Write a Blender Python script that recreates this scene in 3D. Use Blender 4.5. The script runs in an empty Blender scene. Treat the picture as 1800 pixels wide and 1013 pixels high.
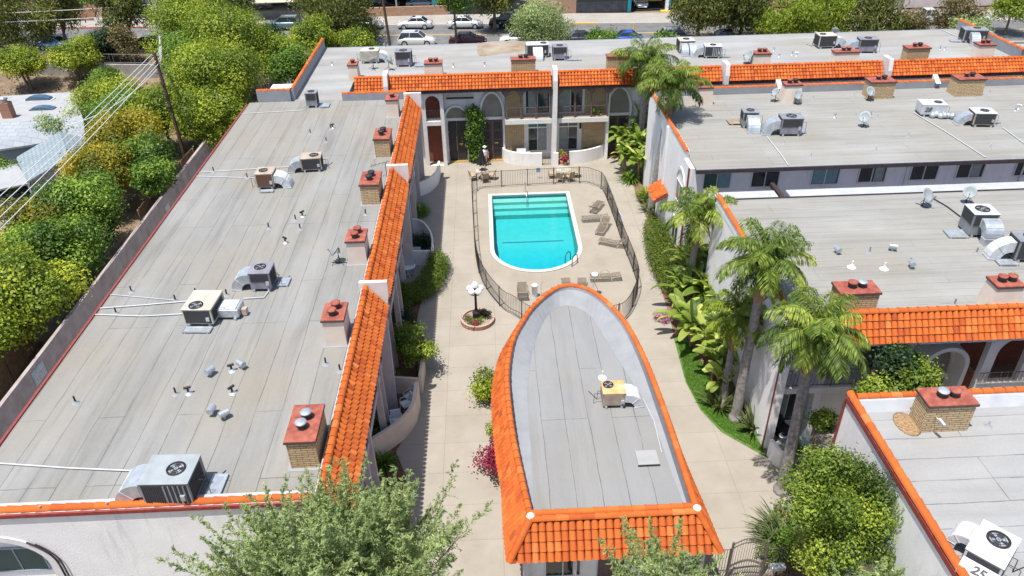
import bpy, math, random
import numpy as np
from mathutils import Vector, Matrix
from mathutils.geometry import tessellate_polygon

R = math.radians
scene = bpy.context.scene
col = scene.collection

# ---------------------------------------------------------------- camera
cam_data = bpy.data.cameras.new('camera')
cam = bpy.data.objects.new('camera', cam_data)
col.objects.link(cam)
cam_data.sensor_width = 36.0
cam_data.lens = 36.0 * 1340.0 / 1800.0
cam_data.clip_start = 0.5
cam_data.clip_end = 2000.0
_yaw, _pit, _rol = R(1.664), R(33.04), R(1.274)
_f = Vector((math.sin(_yaw) * math.cos(_pit), math.cos(_yaw) * math.cos(_pit), -math.sin(_pit)))
_r = Vector((math.cos(_yaw), -math.sin(_yaw), 0.0))
_d = _f.cross(_r)
_r2 = _r * math.cos(_rol) + _d * math.sin(_rol)
_d2 = _d * math.cos(_rol) - _r * math.sin(_rol)
cam.matrix_world = Matrix(((_r2.x, -_d2.x, -_f.x, 0), (_r2.y, -_d2.y, -_f.y, 0), (_r2.z, -_d2.z, -_f.z, 26.0), (0, 0, 0, 1)))
scene.camera = cam

# ---------------------------------------------------------------- sky and sun
SUN_EL, SUN_AZ = R(73.0), R(46.3)      # the sun stands behind and to the left of the camera
sd = Vector((math.cos(SUN_EL) * math.cos(SUN_AZ), math.cos(SUN_EL) * math.sin(SUN_AZ), -math.sin(SUN_EL)))
world = bpy.data.worlds.new('World')
scene.world = world
world.use_nodes = True
wn = world.node_tree
bg = wn.nodes['Background']
sky = wn.nodes.new('ShaderNodeTexSky')
sky.sky_type = 'NISHITA'
sky.sun_disc = False
sky.sun_elevation = SUN_EL
sky.sun_rotation = math.atan2(-sd.x, -sd.y)
sky.air_density = 1.0
sky.dust_density = 1.5
wn.links.new(sky.outputs[0], bg.inputs[0])
bg.inputs[1].default_value = 0.105
sun_d = bpy.data.lights.new('sun', 'SUN')
sun_d.energy = 4.0
sun_d.angle = R(0.5)
sun_d.color = (1.0, 0.955, 0.88)
sun = bpy.data.objects.new('sun', sun_d)
col.objects.link(sun)
sun.rotation_euler = sd.to_track_quat('-Z', 'Y').to_euler()
sun.location = (-30, -30, 120)
scene.view_settings.view_transform = 'Standard'
scene.view_settings.look = 'None'
scene.view_settings.gamma = 1.0
scene.view_settings.exposure = 0.72
scene.cycles.max_bounces = 6
scene.cycles.transparent_max_bounces = 12

# ---------------------------------------------------------------- materials
M = {}
def _mat(name):
    m = bpy.data.materials.new(name); m.use_nodes = True
    nt = m.node_tree
    p = nt.nodes['Principled BSDF']
    M[name] = m
    return m, nt, p
def _n(nt, t, **kw):
    n = nt.nodes.new(t)
    for k, v in kw.items(): setattr(n, k, v)
    return n
def _coord(nt, perm=None, scale=(1, 1, 1), rotz=0.0):
    tc = _n(nt, 'ShaderNodeTexCoord')
    mp = _n(nt, 'ShaderNodeMapping')
    mp.inputs['Scale'].default_value = scale
    mp.inputs['Rotation'].default_value = (0, 0, rotz)
    nt.links.new(tc.outputs['Object'], mp.inputs[0])
    return mp.outputs[0]
def _noise(nt, vec, scale, detail=4, rough=0.55):
    n = _n(nt, 'ShaderNodeTexNoise')
    n.inputs['Scale'].default_value = scale; n.inputs['Detail'].default_value = detail
    n.inputs['Roughness'].default_value = rough
    nt.links.new(vec, n.inputs['Vector'])
    return n.outputs['Fac']
def _ramp(nt, fac, stops):
    r = _n(nt, 'ShaderNodeValToRGB')
    e = r.color_ramp.elements
    while len(e) < len(stops): e.new(0.5)
    for i, (p, c) in enumerate(stops):
        e[i].position = p; e[i].color = (*c, 1) if len(c) == 3 else c
    nt.links.new(fac, r.inputs[0])
    return r.outputs[0]
def _mix(nt, fac, a, b, mode='MIX'):
    m = _n(nt, 'ShaderNodeMix', data_type='RGBA', blend_type=mode)
    if isinstance(fac, float): m.inputs[0].default_value = fac
    else: nt.links.new(fac, m.inputs[0])
    for i, v in ((6, a), (7, b)):
        if isinstance(v, tuple): m.inputs[i].default_value = (*v, 1) if len(v) == 3 else v
        else: nt.links.new(v, m.inputs[i])
    return m.outputs[2]
def _bump(nt, p, h, strength=0.3, dist=0.02):
    b = _n(nt, 'ShaderNodeBump')
    b.inputs['Strength'].default_value = strength; b.inputs['Distance'].default_value = dist
    nt.links.new(h, b.inputs['Height']); nt.links.new(b.outputs[0], p.inputs['Normal'])
def mottled(name, c1, c2, scale=3.0, rough=0.8, bump=0.0, bscale=30, metal=0.0, spec=0.3):
    m, nt, p = _mat(name)
    v = _coord(nt)
    f = _noise(nt, v, scale)
    nt.links.new(_ramp(nt, f, [(0.3, c1), (0.7, c2)]), p.inputs['Base Color'])
    p.inputs['Roughness'].default_value = rough; p.inputs['Metallic'].default_value = metal
    p.inputs['Specular IOR Level'].default_value = spec
    if bump: _bump(nt, p, _noise(nt, v, bscale, 3), bump)
    return m

def roof_mat(name, base, dark, seam_dir, width=0.95, stain=0.5, warm=(0.245, 0.222, 0.18), seam=0.85, length=9.0, seamw=0.016):
    m, nt, p = _mat(name)
    tc = _n(nt, 'ShaderNodeTexCoord')
    mp = _n(nt, 'ShaderNodeMapping')
    if seam_dir == 'y': mp.inputs['Rotation'].default_value = (0, 0, R(90))
    nt.links.new(tc.outputs['Object'], mp.inputs[0])
    v = mp.outputs[0]
    wob = _n(nt, 'ShaderNodeVectorMath', operation='MULTIPLY_ADD')
    nz = _n(nt, 'ShaderNodeTexNoise'); nz.inputs['Scale'].default_value = 0.5
    nt.links.new(v, nz.inputs['Vector'])
    nt.links.new(nz.outputs['Color'], wob.inputs[0]); wob.inputs[1].default_value = (0.12, 0.12, 0); nt.links.new(v, wob.inputs[2])
    br = _n(nt, 'ShaderNodeTexBrick'); br.offset = 0.37; br.offset_frequency = 3
    br.inputs['Scale'].default_value = 1; br.inputs['Brick Width'].default_value = length
    br.inputs['Row Height'].default_value = width; br.inputs['Mortar Size'].default_value = seamw
    br.inputs['Mortar Smooth'].default_value = 0.2; br.inputs['Bias'].default_value = 0.0
    br.inputs['Color1'].default_value = (1, 1, 1, 1); br.inputs['Color2'].default_value = (0.90, 0.90, 0.895, 1)
    br.inputs['Mortar'].default_value = (0.26, 0.26, 0.28, 1)
    nt.links.new(wob.outputs[0], br.inputs['Vector'])
    mp2 = _n(nt, 'ShaderNodeMapping'); mp2.inputs['Scale'].default_value = (0.25, 1.1, 1)
    nt.links.new(v, mp2.inputs[0])
    f1 = _noise(nt, mp2.outputs[0], 0.55, 6, 0.62)
    f2 = _noise(nt, v, 0.16, 4, 0.6)
    f3 = _noise(nt, v, 14, 4, 0.7)
    mp3 = _n(nt, 'ShaderNodeMapping'); mp3.inputs['Scale'].default_value = (0.14, 2.2, 1); mp3.inputs['Location'].default_value = (3.1, 1.7, 0)
    nt.links.new(v, mp3.inputs[0])
    f4 = _noise(nt, mp3.outputs[0], 0.7, 7, 0.7)
    basec = _ramp(nt, f1, [(0.30, dark), (0.62, base)])
    c = _mix(nt, _ramp(nt, f2, [(0.40, (0, 0, 0)), (0.66, (stain, stain, stain))]), basec, warm)
    c = _mix(nt, _ramp(nt, f4, [(0.51, (0, 0, 0)), (0.74, (stain*.6, stain*.6, stain*.6))]), c, (0.08, 0.08, 0.08))
    # the seams fade in and out along their length
    fs = _noise(nt, v, 0.8, 5, 0.7)
    sm = _mix(nt, _ramp(nt, fs, [(0.36, (seam * 0.35,) * 3), (0.6, (seam,) * 3)]), (1, 1, 1), br.outputs['Color'])
    c = _mix(nt, 1.0, c, sm, 'MULTIPLY')
    c = _mix(nt, 1.0, c, _ramp(nt, f3, [(0.3, (0.93, 0.93, 0.93)), (0.7, (1.04, 1.04, 1.04))]), 'MULTIPLY')
    nt.links.new(c, p.inputs['Base Color'])
    p.inputs['Roughness'].default_value = 0.85
    _bump(nt, p, f3, 0.25, 0.01)
roof_mat('roof_left', (0.262, 0.260, 0.252), (0.195, 0.195, 0.187), 'y', stain=0.8)
roof_mat('roof_centre', (0.245, 0.249, 0.254), (0.212, 0.216, 0.22), 'y', width=1.0, stain=0.45)
roof_mat('roof_back', (0.33, 0.332, 0.335), (0.25, 0.25, 0.245), 'x', stain=0.55, seam=0.35)
roof_mat('roof_right', (0.295, 0.294, 0.282), (0.23, 0.227, 0.214), 'x', width=0.55, stain=0.6, seam=0.55)
roof_mat('roof_corner', (0.325, 0.33, 0.34), (0.285, 0.288, 0.294), 'x', stain=0.3, seam=1.0)

def concrete_mat(name, c1, c2, bw, rh, mortar, msize=0.012):
    m, nt, p = _mat(name)
    v = _coord(nt)
    br = _n(nt, 'ShaderNodeTexBrick'); br.offset = 0.0
    br.inputs['Scale'].default_value = 1; br.inputs['Brick Width'].default_value = bw
    br.inputs['Row Height'].default_value = rh; br.inputs['Mortar Size'].default_value = msize
    br.inputs['Color1'].default_value = (1, 1, 1, 1); br.inputs['Color2'].default_value = (0.955, 0.955, 0.95, 1)
    br.inputs['Mortar'].default_value = (*mortar, 1)
    nt.links.new(v, br.inputs['Vector'])
    f = _noise(nt, v, 0.6, 7, 0.65); f3 = _noise(nt, v, 20, 4, 0.7)
    c = _mix(nt, 1.0, _ramp(nt, f, [(0.3, c1), (0.7, c2)]), br.outputs['Color'], 'MULTIPLY')
    c = _mix(nt, 1.0, c, _ramp(nt, f3, [(0.3, (0.94, 0.94, 0.94)), (0.7, (1.03, 1.03, 1.03))]), 'MULTIPLY')
    st = _noise(nt, v, 0.33, 8, 0.72); wv = _n(nt, 'ShaderNodeVectorMath', operation='MULTIPLY_ADD'); nz = _n(nt, 'ShaderNodeTexNoise'); nz.inputs['Scale'].default_value = 1.5; nz.inputs['Detail'].default_value = 5
    nt.links.new(v, nz.inputs['Vector']); nt.links.new(nz.outputs['Color'], wv.inputs[0]); wv.inputs[1].default_value = (.9, .9, 0); nt.links.new(v, wv.inputs[2])
    vo = _n(nt, 'ShaderNodeTexVoronoi', feature='DISTANCE_TO_EDGE'); vo.inputs['Scale'].default_value = 0.16; nt.links.new(wv.outputs[0], vo.inputs['Vector'])
    c = _mix(nt, 1.0, c, _ramp(nt, st, [(0.48, (1, 1, 1)), (0.62, (0.93, 0.92, 0.91)), (0.76, (0.80, 0.78, 0.76))]), 'MULTIPLY')
    nt.links.new(c, p.inputs['Base Color']); p.inputs['Roughness'].default_value = 0.85
    _bump(nt, p, f3, 0.2, 0.01)
concrete_mat('concrete', (0.295, 0.264, 0.222), (0.345, 0.312, 0.268), 2.6, 1.9, (0.72, 0.68, 0.64))
concrete_mat('concrete_deck', (0.285, 0.25, 0.203), (0.335, 0.298, 0.248), 3.1, 3.4, (0.86, 0.83, 0.80), 0.01)
concrete_mat('sidewalk', (0.30, 0.28, 0.255), (0.36, 0.34, 0.31), 1.6, 1.6, (0.7, 0.68, 0.66))
mottled('asphalt', (0.115, 0.115, 0.12), (0.17, 0.17, 0.17), 1.2, 0.9, 0.2, 40)
mottled('dirt', (0.13, 0.09, 0.06), (0.24, 0.175, 0.12), 1.3, 0.95, 0.4, 14)
mottled('mulch', (0.07, 0.040, 0.025), (0.22, 0.11, 0.06), 9, 0.95, 0.6, 30)
mottled('soil', (0.10, 0.065, 0.04), (0.24, 0.15, 0.10), 6, 0.95, 0.6, 30)
mottled('lawn', (0.05, 0.11, 0.02), (0.12, 0.20, 0.045), 4, 0.95, 0.6, 60)
mottled('stucco', (0.74, 0.725, 0.715), (0.82, 0.81, 0.80), 1.1, 0.9, 0.5, 26)
mottled('stucco_trim', (0.64, 0.62, 0.605), (0.73, 0.71, 0.695), 2, 0.88, 0.25, 26)
mottled('stucco_pink', (0.48, 0.42, 0.42), (0.58, 0.515, 0.51), 1.1, 0.9, 0.4, 26)
mottled('stucco_lifted_shade', (0.76, 0.70, 0.71), (0.84, 0.79, 0.80), 1.1, 0.9, 0.4, 26)  # pink stucco paled and tinted lilac: bright eave shade put into the colour
mottled('stucco_warm', (0.60, 0.50, 0.42), (0.70, 0.60, 0.51), 1.4, 0.9, 0.5, 26)
mottled('block_wall', (0.27, 0.225, 0.215), (0.40, 0.34, 0.33), 1.4, 0.92, 0.5, 12)
mottled('retaining_concrete', (0.22, 0.21, 0.19), (0.40, 0.38, 0.35), 0.7, 0.92, 0.4, 8)
mottled('membrane_grey', (0.235, 0.248, 0.275), (0.29, 0.302, 0.328), 1.5, 0.7, 0.2, 6)
mottled('membrane_light', (0.36, 0.375, 0.41), (0.44, 0.455, 0.485), 1.5, 0.6, 0.2, 5)
mottled('clubhouse_membrane', (0.225, 0.235, 0.252), (0.27, 0.28, 0.30), 1.5, 0.8, 0.2, 6)
mottled('hatch_grey', (0.285, 0.29, 0.295), (0.33, 0.335, 0.34), 3, 0.8)
mottled('coping', (0.44, 0.42, 0.385), (0.52, 0.50, 0.465), 3, 0.7)
mottled('plaster_aqua', (0.17, 0.42, 0.365), (0.20, 0.47, 0.41), 2, 0.7)
mottled('pool_tile', (0.05, 0.24, 0.33), (0.07, 0.29, 0.39), 20, 0.4)
mottled('cap_red', (0.20, 0.045, 0.032), (0.38, 0.125, 0.085), 3.5, 0.7, 0.1)
mottled('cap_edge', (0.07, 0.045, 0.045), (0.12, 0.08, 0.075), 5, 0.8)
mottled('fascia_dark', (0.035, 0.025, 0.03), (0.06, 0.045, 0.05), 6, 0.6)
mottled('fascia_red', (0.20, 0.035, 0.03), (0.28, 0.06, 0.05), 6, 0.6)
mottled('wood_brown', (0.055, 0.035, 0.035), (0.10, 0.065, 0.06), 6, 0.5)
mottled('door_black', (0.022, 0.022, 0.026), (0.045, 0.042, 0.045), 6, 0.4)
mottled('door_plum', (0.07, 0.045, 0.05), (0.11, 0.07, 0.075), 6, 0.4)
mottled('brick_dark_red', (0.16, 0.05, 0.03), (0.24, 0.08, 0.05), 8, 0.85, 0.5, 20)
mottled('galvanised', (0.42, 0.46, 0.50), (0.60, 0.64, 0.68), 4, 0.4, 0.1, 8, metal=0.6)
mottled('duct_white', (0.42, 0.44, 0.46), (0.62, 0.64, 0.66), 4, 0.5, 0.1, 8)
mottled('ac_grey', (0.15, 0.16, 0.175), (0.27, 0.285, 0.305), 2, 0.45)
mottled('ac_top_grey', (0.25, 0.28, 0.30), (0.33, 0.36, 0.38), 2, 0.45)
mottled('ac_purple', (0.15, 0.145, 0.18), (0.28, 0.265, 0.31), 2, 0.45)
mottled('ac_tan', (0.28, 0.21, 0.16), (0.46, 0.40, 0.33), 2, 0.55)
mottled('ac_cream', (0.36, 0.33, 0.26), (0.54, 0.52, 0.46), 2, 0.5)
mottled('ac_white', (0.42, 0.43, 0.46), (0.56, 0.57, 0.60), 2, 0.5)
mottled('ac_rust', (0.66, 0.25, 0.06), (0.62, 0.46, 0.28), 3.0, 0.75)
mottled('coil_dark', (0.035, 0.035, 0.04), (0.07, 0.07, 0.075), 30, 0.6)
mottled('coil_brown', (0.11, 0.055, 0.04), (0.17, 0.09, 0.07), 30, 0.7)
mottled('black_iron', (0.022, 0.020, 0.022), (0.04, 0.035, 0.035), 8, 0.5)
mottled('iron_brown', (0.10, 0.075, 0.07), (0.15, 0.115, 0.105), 8, 0.55)
mottled('white_paint', (0.74, 0.74, 0.73), (0.82, 0.82, 0.81), 5, 0.5)
mottled('globe_white', (0.80, 0.81, 0.84), (0.86, 0.87, 0.89), 5, 0.25)
mottled('pvc_white', (0.46, 0.48, 0.50), (0.54, 0.56, 0.58), 5, 0.4)
mottled('patio_white', (0.62, 0.65, 0.70), (0.75, 0.78, 0.82), 5, 0.5)
mottled('cushion_blue', (0.45, 0.52, 0.62), (0.55, 0.62, 0.70), 5, 0.8)
mottled('black_fabric', (0.015, 0.015, 0.018), (0.035, 0.035, 0.04), 5, 0.85)
mottled('lounger_frame', (0.30, 0.26, 0.21), (0.40, 0.36, 0.30), 6, 0.5)
mottled('lounger_strap', (0.12, 0.095, 0.07), (0.19, 0.155, 0.12), 6, 0.7)
mottled('wicker', (0.40, 0.30, 0.20), (0.52, 0.41, 0.29), 12, 0.8)
mottled('dish_grey', (0.24, 0.27, 0.29), (0.31, 0.345, 0.36), 4, 0.5)
mottled('chrome', (0.60, 0.62, 0.64), (0.75, 0.77, 0.78), 6, 0.2, metal=0.9)
mottled('rubber', (0.018, 0.018, 0.018), (0.03, 0.03, 0.03), 8, 0.85)
mottled('pole_wood', (0.075, 0.045, 0.035), (0.14, 0.09, 0.07), 5, 0.9, 0.4, 20)
mottled('bark', (0.10, 0.075, 0.055), (0.22, 0.17, 0.13), 5, 0.95, 0.8, 14)
mottled('palm_bark', (0.16, 0.145, 0.14), (0.34, 0.315, 0.30), 6, 0.95, 0.8, 14)
mottled('palm_boot', (0.22, 0.14, 0.08), (0.42, 0.31, 0.19), 9, 0.9, 0.8, 20)
mottled('fence_wood', (0.22, 0.14, 0.09), (0.36, 0.25, 0.16), 4, 0.9, 0.3, 12)
mottled('house_white', (0.30, 0.305, 0.32), (0.36, 0.365, 0.375), 1.4, 0.8, 0.2, 18)
mottled('house_blue', (0.27, 0.32, 0.37), (0.35, 0.40, 0.45), 2, 0.9)
mottled('commercial_grey', (0.30, 0.29, 0.28), (0.42, 0.41, 0.40), 1, 0.9)
mottled('lunette_grey', (0.20, 0.185, 0.165), (0.28, 0.26, 0.235), 1, 0.9)
mottled('shop_dark', (0.03, 0.035, 0.045), (0.07, 0.075, 0.09), 2, 0.35)
mottled('shade_beige', (0.42, 0.36, 0.28), (0.52, 0.46, 0.37), 1.5, 0.9)
mottled('teal_paint', (0.02, 0.20, 0.27), (0.03, 0.28, 0.36), 3, 0.6)
mottled('yellow_paint', (0.65, 0.38, 0.03), (0.75, 0.48, 0.06), 3, 0.7)
mottled('curb_red', (0.38, 0.10, 0.08), (0.48, 0.18, 0.14), 3, 0.85)
mottled('curb_grey', (0.42, 0.40, 0.37), (0.52, 0.50, 0.46), 3, 0.85)
mottled('line_yellow', (0.50, 0.36, 0.08), (0.60, 0.44, 0.12), 5, 0.8)
mottled('terracotta_pot', (0.42, 0.17, 0.08), (0.55, 0.25, 0.13), 5, 0.85)
mottled('brown_debris', (0.16, 0.09, 0.05), (0.40, 0.27, 0.15), 14, 0.95, 0.8, 20)
mottled('teal_floor', (0.30, 0.44, 0.38), (0.40, 0.54, 0.47), 2, 0.7)
mottled('grill_steel', (0.55, 0.56, 0.58), (0.70, 0.71, 0.72), 6, 0.3, metal=0.5)
mottled('bucket_blue', (0.10, 0.20, 0.45), (0.45, 0.52, 0.60), 8, 0.4)
mottled('sign_blue', (0.30, 0.45, 0.62), (0.40, 0.55, 0.70), 14, 0.5)
mottled('sign_white', (0.72, 0.76, 0.82), (0.82, 0.84, 0.88), 9, 0.5)
mottled('skin', (0.55, 0.33, 0.24), (0.60, 0.37, 0.28), 5, 0.6)
mottled('cloth_white', (0.70, 0.72, 0.76), (0.78, 0.80, 0.83), 6, 0.9)
mottled('cloth_pink', (0.60, 0.30, 0.28), (0.68, 0.38, 0.34), 6, 0.9)
mottled('cloth_blue', (0.10, 0.15, 0.28), (0.14, 0.20, 0.34), 6, 0.9)
mottled('hair_dark', (0.03, 0.02, 0.015), (0.06, 0.04, 0.03), 20, 0.6)
mottled('wire_black', (0.03, 0.03, 0.03), (0.05, 0.05, 0.05), 8, 0.6)
mottled('wire_pale', (0.62, 0.64, 0.68), (0.72, 0.74, 0.76), 8, 0.4)
mottled('marker_black', (0.06, 0.06, 0.07), (0.09, 0.09, 0.10), 30, 0.7)
mottled('gold_trim', (0.55, 0.36, 0.10), (0.66, 0.45, 0.15), 8, 0.35, metal=0.4)
mottled('shaded_orange', (0.10, 0.03, 0.018), (0.16, 0.05, 0.03), 5, 0.7)  # orange darkened so the channels between roof tiles carry painted shade
mottled('patch_tan', (0.22, 0.155, 0.095), (0.33, 0.29, 0.24), 0.9, 0.9)
mottled('curtain', (0.24, 0.25, 0.24), (0.36, 0.37, 0.36), 3, 0.7)
mottled('curtain_blue', (0.15, 0.24, 0.28), (0.22, 0.32, 0.36), 3, 0.5)

def brick_mat(name, c1, c2, mortar, bw=0.40, rh=0.10, ms=0.012):
    m, nt, p = _mat(name)
    tc = _n(nt, 'ShaderNodeTexCoord')
    sx = _n(nt, 'ShaderNodeSeparateXYZ'); nt.links.new(tc.outputs['Object'], sx.inputs[0])
    ad = _n(nt, 'ShaderNodeMath', operation='ADD'); nt.links.new(sx.outputs[0], ad.inputs[0]); nt.links.new(sx.outputs[1], ad.inputs[1])
    cx = _n(nt, 'ShaderNodeCombineXYZ'); nt.links.new(ad.outputs[0], cx.inputs[0]); nt.links.new(sx.outputs[2], cx.inputs[1])
    br = _n(nt, 'ShaderNodeTexBrick')
    br.inputs['Scale'].default_value = 1; br.inputs['Brick Width'].default_value = bw
    br.inputs['Row Height'].default_value = rh; br.inputs['Mortar Size'].default_value = ms
    br.inputs['Color1'].default_value = (*c1, 1); br.inputs['Color2'].default_value = (*c2, 1)
    br.inputs['Mortar'].default_value = (*mortar, 1)
    nt.links.new(cx.outputs[0], br.inputs['Vector'])
    f = _noise(nt, tc.outputs['Object'], 9, 4)
    nt.links.new(_mix(nt, 1.0, br.outputs['Color'], _ramp(nt, f, [(0.3, (0.82, 0.82, 0.82)), (0.7, (1.12, 1.1, 1.08))]), 'MULTIPLY'), p.inputs['Base Color'])
    p.inputs['Roughness'].default_value = 0.9
    inv = _n(nt, 'ShaderNodeMath', operation='SUBTRACT'); inv.inputs[0].default_value = 1.0
    nt.links.new(br.outputs['Fac'], inv.inputs[1])
    _bump(nt, p, inv.outputs[0], 0.8, 0.02)
def stain_wall(name):
    m = M[name]; nt = m.node_tree; p = nt.nodes['Principled BSDF']
    src = p.inputs['Base Color'].links[0].from_socket
    tc = _n(nt, 'ShaderNodeTexCoord'); mp = _n(nt, 'ShaderNodeMapping'); mp.inputs['Scale'].default_value = (1.6, 1.6, 0.22)
    nt.links.new(tc.outputs['Object'], mp.inputs[0])
    f = _noise(nt, mp.outputs[0], 1.3, 7, 0.7)
    nt.links.new(_mix(nt, _ramp(nt, f, [(0.54, (0, 0, 0)), (0.78, (.55, .55, .55))]), src, (0.42, 0.40, 0.38)), p.inputs['Base Color'])
for k_ in ('stucco', 'stucco_pink', 'stucco_lifted_shade', 'stucco_trim', 'stucco_warm', 'block_wall', 'retaining_concrete'): stain_wall(k_)
brick_mat('brick_tan', (0.58, 0.43, 0.25), (0.48, 0.35, 0.20), (0.17, 0.12, 0.07))
brick_mat('brick_red', (0.42, 0.16, 0.10), (0.33, 0.12, 0.08), (0.30, 0.24, 0.20), 0.22, 0.075, 0.010)
brick_mat('brick_far', (0.46, 0.28, 0.18), (0.38, 0.22, 0.14), (0.30, 0.22, 0.17), 0.5, 0.2, 0.02)
brick_mat('brick_ring', (0.36, 0.12, 0.08), (0.28, 0.09, 0.06), (0.40, 0.30, 0.25), 0.14, 0.09, 0.012)

def shingle_mat(name, c1, c2, mortar, bw, rh, ms):
    m, nt, p = _mat(name)
    v = _coord(nt)
    br = _n(nt, 'ShaderNodeTexBrick')
    br.inputs['Scale'].default_value = 1; br.inputs['Brick Width'].default_value = bw
    br.inputs['Row Height'].default_value = rh; br.inputs['Mortar Size'].default_value = ms
    br.inputs['Color1'].default_value = (*c1, 1); br.inputs['Color2'].default_value = (*c2, 1)
    br.inputs['Mortar'].default_value = (*mortar, 1)
    nt.links.new(v, br.inputs['Vector'])
    nt.links.new(br.outputs['Color'], p.inputs['Base Color']); p.inputs['Roughness'].default_value = 0.85
shingle_mat('shingle_blue', (0.20, 0.245, 0.275), (0.26, 0.31, 0.335), (0.12, 0.155, 0.185), 0.35, 0.32, 0.03)
shingle_mat('shingle_white', (0.27, 0.295, 0.33), (0.32, 0.345, 0.375), (0.21, 0.235, 0.27), 0.8, 0.5, 0.03)

def tint_mat(name, stops, rough=0.75, bump=0.0, trans=0.0, spec=0.3, grime=0.0):
    m, nt, p = _mat(name)
    at = _n(nt, 'ShaderNodeAttribute', attribute_name='tint')
    c = _ramp(nt, at.outputs['Fac'], stops)
    v = _coord(nt)
    if grime:
        c = _mix(nt, _ramp(nt, _noise(nt, v, 1.7, 5, 0.65), [(0.5, (0, 0, 0)), (0.85, (grime,) * 3)]), c, (0.30, 0.11, 0.05))
        c = _mix(nt, 1.0, c, _ramp(nt, _noise(nt, v, 24, 3), [(0.3, (0.88, 0.86, 0.84)), (0.7, (1.08, 1.08, 1.06))]), 'MULTIPLY')
    nt.links.new(c, p.inputs['Base Color']); p.inputs['Roughness'].default_value = rough
    p.inputs['Specular IOR Level'].default_value = spec
    if bump: _bump(nt, p, _noise(nt, v, 40, 3), bump)
    if trans:
        tr = _n(nt, 'ShaderNodeBsdfTranslucent'); mx = _n(nt, 'ShaderNodeMixShader'); mx.inputs[0].default_value = trans
        nt.links.new(_mix(nt, 1.0, c, (1.35, 1.5, 0.7), 'MULTIPLY'), tr.inputs['Color'])
        out = nt.nodes['Material Output']
        nt.links.new(p.outputs[0], mx.inputs[1]); nt.links.new(tr.outputs[0], mx.inputs[2]); nt.links.new(mx.outputs[0], out.inputs[0])
    return m
tint_mat('tile_orange', [(0.0, (0.33, 0.070, 0.026)), (0.3, (0.46, 0.105, 0.028)), (0.7, (0.54, 0.140, 0.034)), (1.0, (0.60, 0.19, 0.06))], 0.9, 0.25, grime=0.45, spec=0.08)
def leafy(name, a, b, c, trans=0.28):
    tint_mat(name, [(0.0, a), (0.5, b), (1.0, c)], 0.55, trans=trans, spec=0.35)
leafy('leaf_green', (0.025, 0.06, 0.008), (0.10, 0.19, 0.020), (0.27, 0.39, 0.05))
leafy('leaf_bush', (0.03, 0.06, 0.008), (0.14, 0.215, 0.02), (0.38, 0.44, 0.06))
leafy('leaf_lime', (0.045, 0.085, 0.008), (0.18, 0.245, 0.018), (0.42, 0.46, 0.04))
leafy('leaf_yellow', (0.10, 0.12, 0.012), (0.30, 0.26, 0.018), (0.55, 0.40, 0.025))
leafy('leaf_olive', (0.035, 0.05, 0.012), (0.105, 0.125, 0.025), (0.25, 0.25, 0.06))
leafy('leaf_willow', (0.09, 0.13, 0.045), (0.24, 0.31, 0.12), (0.46, 0.52, 0.24))
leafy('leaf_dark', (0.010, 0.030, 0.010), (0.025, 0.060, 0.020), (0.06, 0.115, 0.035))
leafy('leaf_brown', (0.07, 0.06, 0.025), (0.15, 0.12, 0.05), (0.24, 0.18, 0.08))
leafy('leaf_magenta', (0.13, 0.015, 0.03), (0.30, 0.025, 0.07), (0.50, 0.05, 0.14))
leafy('leaf_hedge', (0.03, 0.055, 0.006), (0.095, 0.145, 0.012), (0.23, 0.28, 0.03))
leafy('leaf_banana', (0.035, 0.075, 0.010), (0.16, 0.235, 0.03), (0.50, 0.54, 0.14))
leafy('leaf_palm', (0.025, 0.055, 0.008), (0.12, 0.19, 0.02), (0.42, 0.47, 0.08))
leafy('leaf_bird', (0.04, 0.07, 0.02), (0.11, 0.15, 0.05), (0.24, 0.26, 0.12))
leafy('leaf_grass', (0.05, 0.13, 0.015), (0.12, 0.26, 0.03), (0.25, 0.40, 0.07))
leafy('petal_pink', (0.40, 0.12, 0.28), (0.55, 0.22, 0.42), (0.70, 0.42, 0.60))
leafy('petal_orange', (0.50, 0.16, 0.03), (0.62, 0.26, 0.05), (0.70, 0.45, 0.15))

def car_paint(name, c):
    m, nt, p = _mat(name)
    p.inputs['Base Color'].default_value = (*c, 1); p.inputs['Roughness'].default_value = 0.28
    p.inputs['Metallic'].default_value = 0.25; p.inputs['Coat Weight'].default_value = 0.6
for k, c in dict(white=(0.72, 0.73, 0.75), silver=(0.38, 0.40, 0.43), blue_grey=(0.13, 0.20, 0.27), black=(0.02, 0.02, 0.025),
                 maroon=(0.12, 0.015, 0.03), blue=(0.02, 0.09, 0.42), pale_blue=(0.18, 0.33, 0.60), dark_teal=(0.03, 0.06, 0.07)).items():
    car_paint('paint_' + k, c)
def glass(name, c, rough=0.08):
    m, nt, p = _mat(name)
    p.inputs['Base Color'].default_value = (*c, 1); p.inputs['Roughness'].default_value = rough
    p.inputs['Specular IOR Level'].default_value = 0.8
glass('glass_dark', (0.02, 0.026, 0.03)); glass('glass_green', (0.03, 0.07, 0.06)); glass('glass_blue', (0.05, 0.10, 0.16))
glass('glass_grey', (0.09, 0.10, 0.10)); glass('lamp_red', (0.35, 0.02, 0.02)); glass('lamp_clear', (0.6, 0.62, 0.65))

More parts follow.
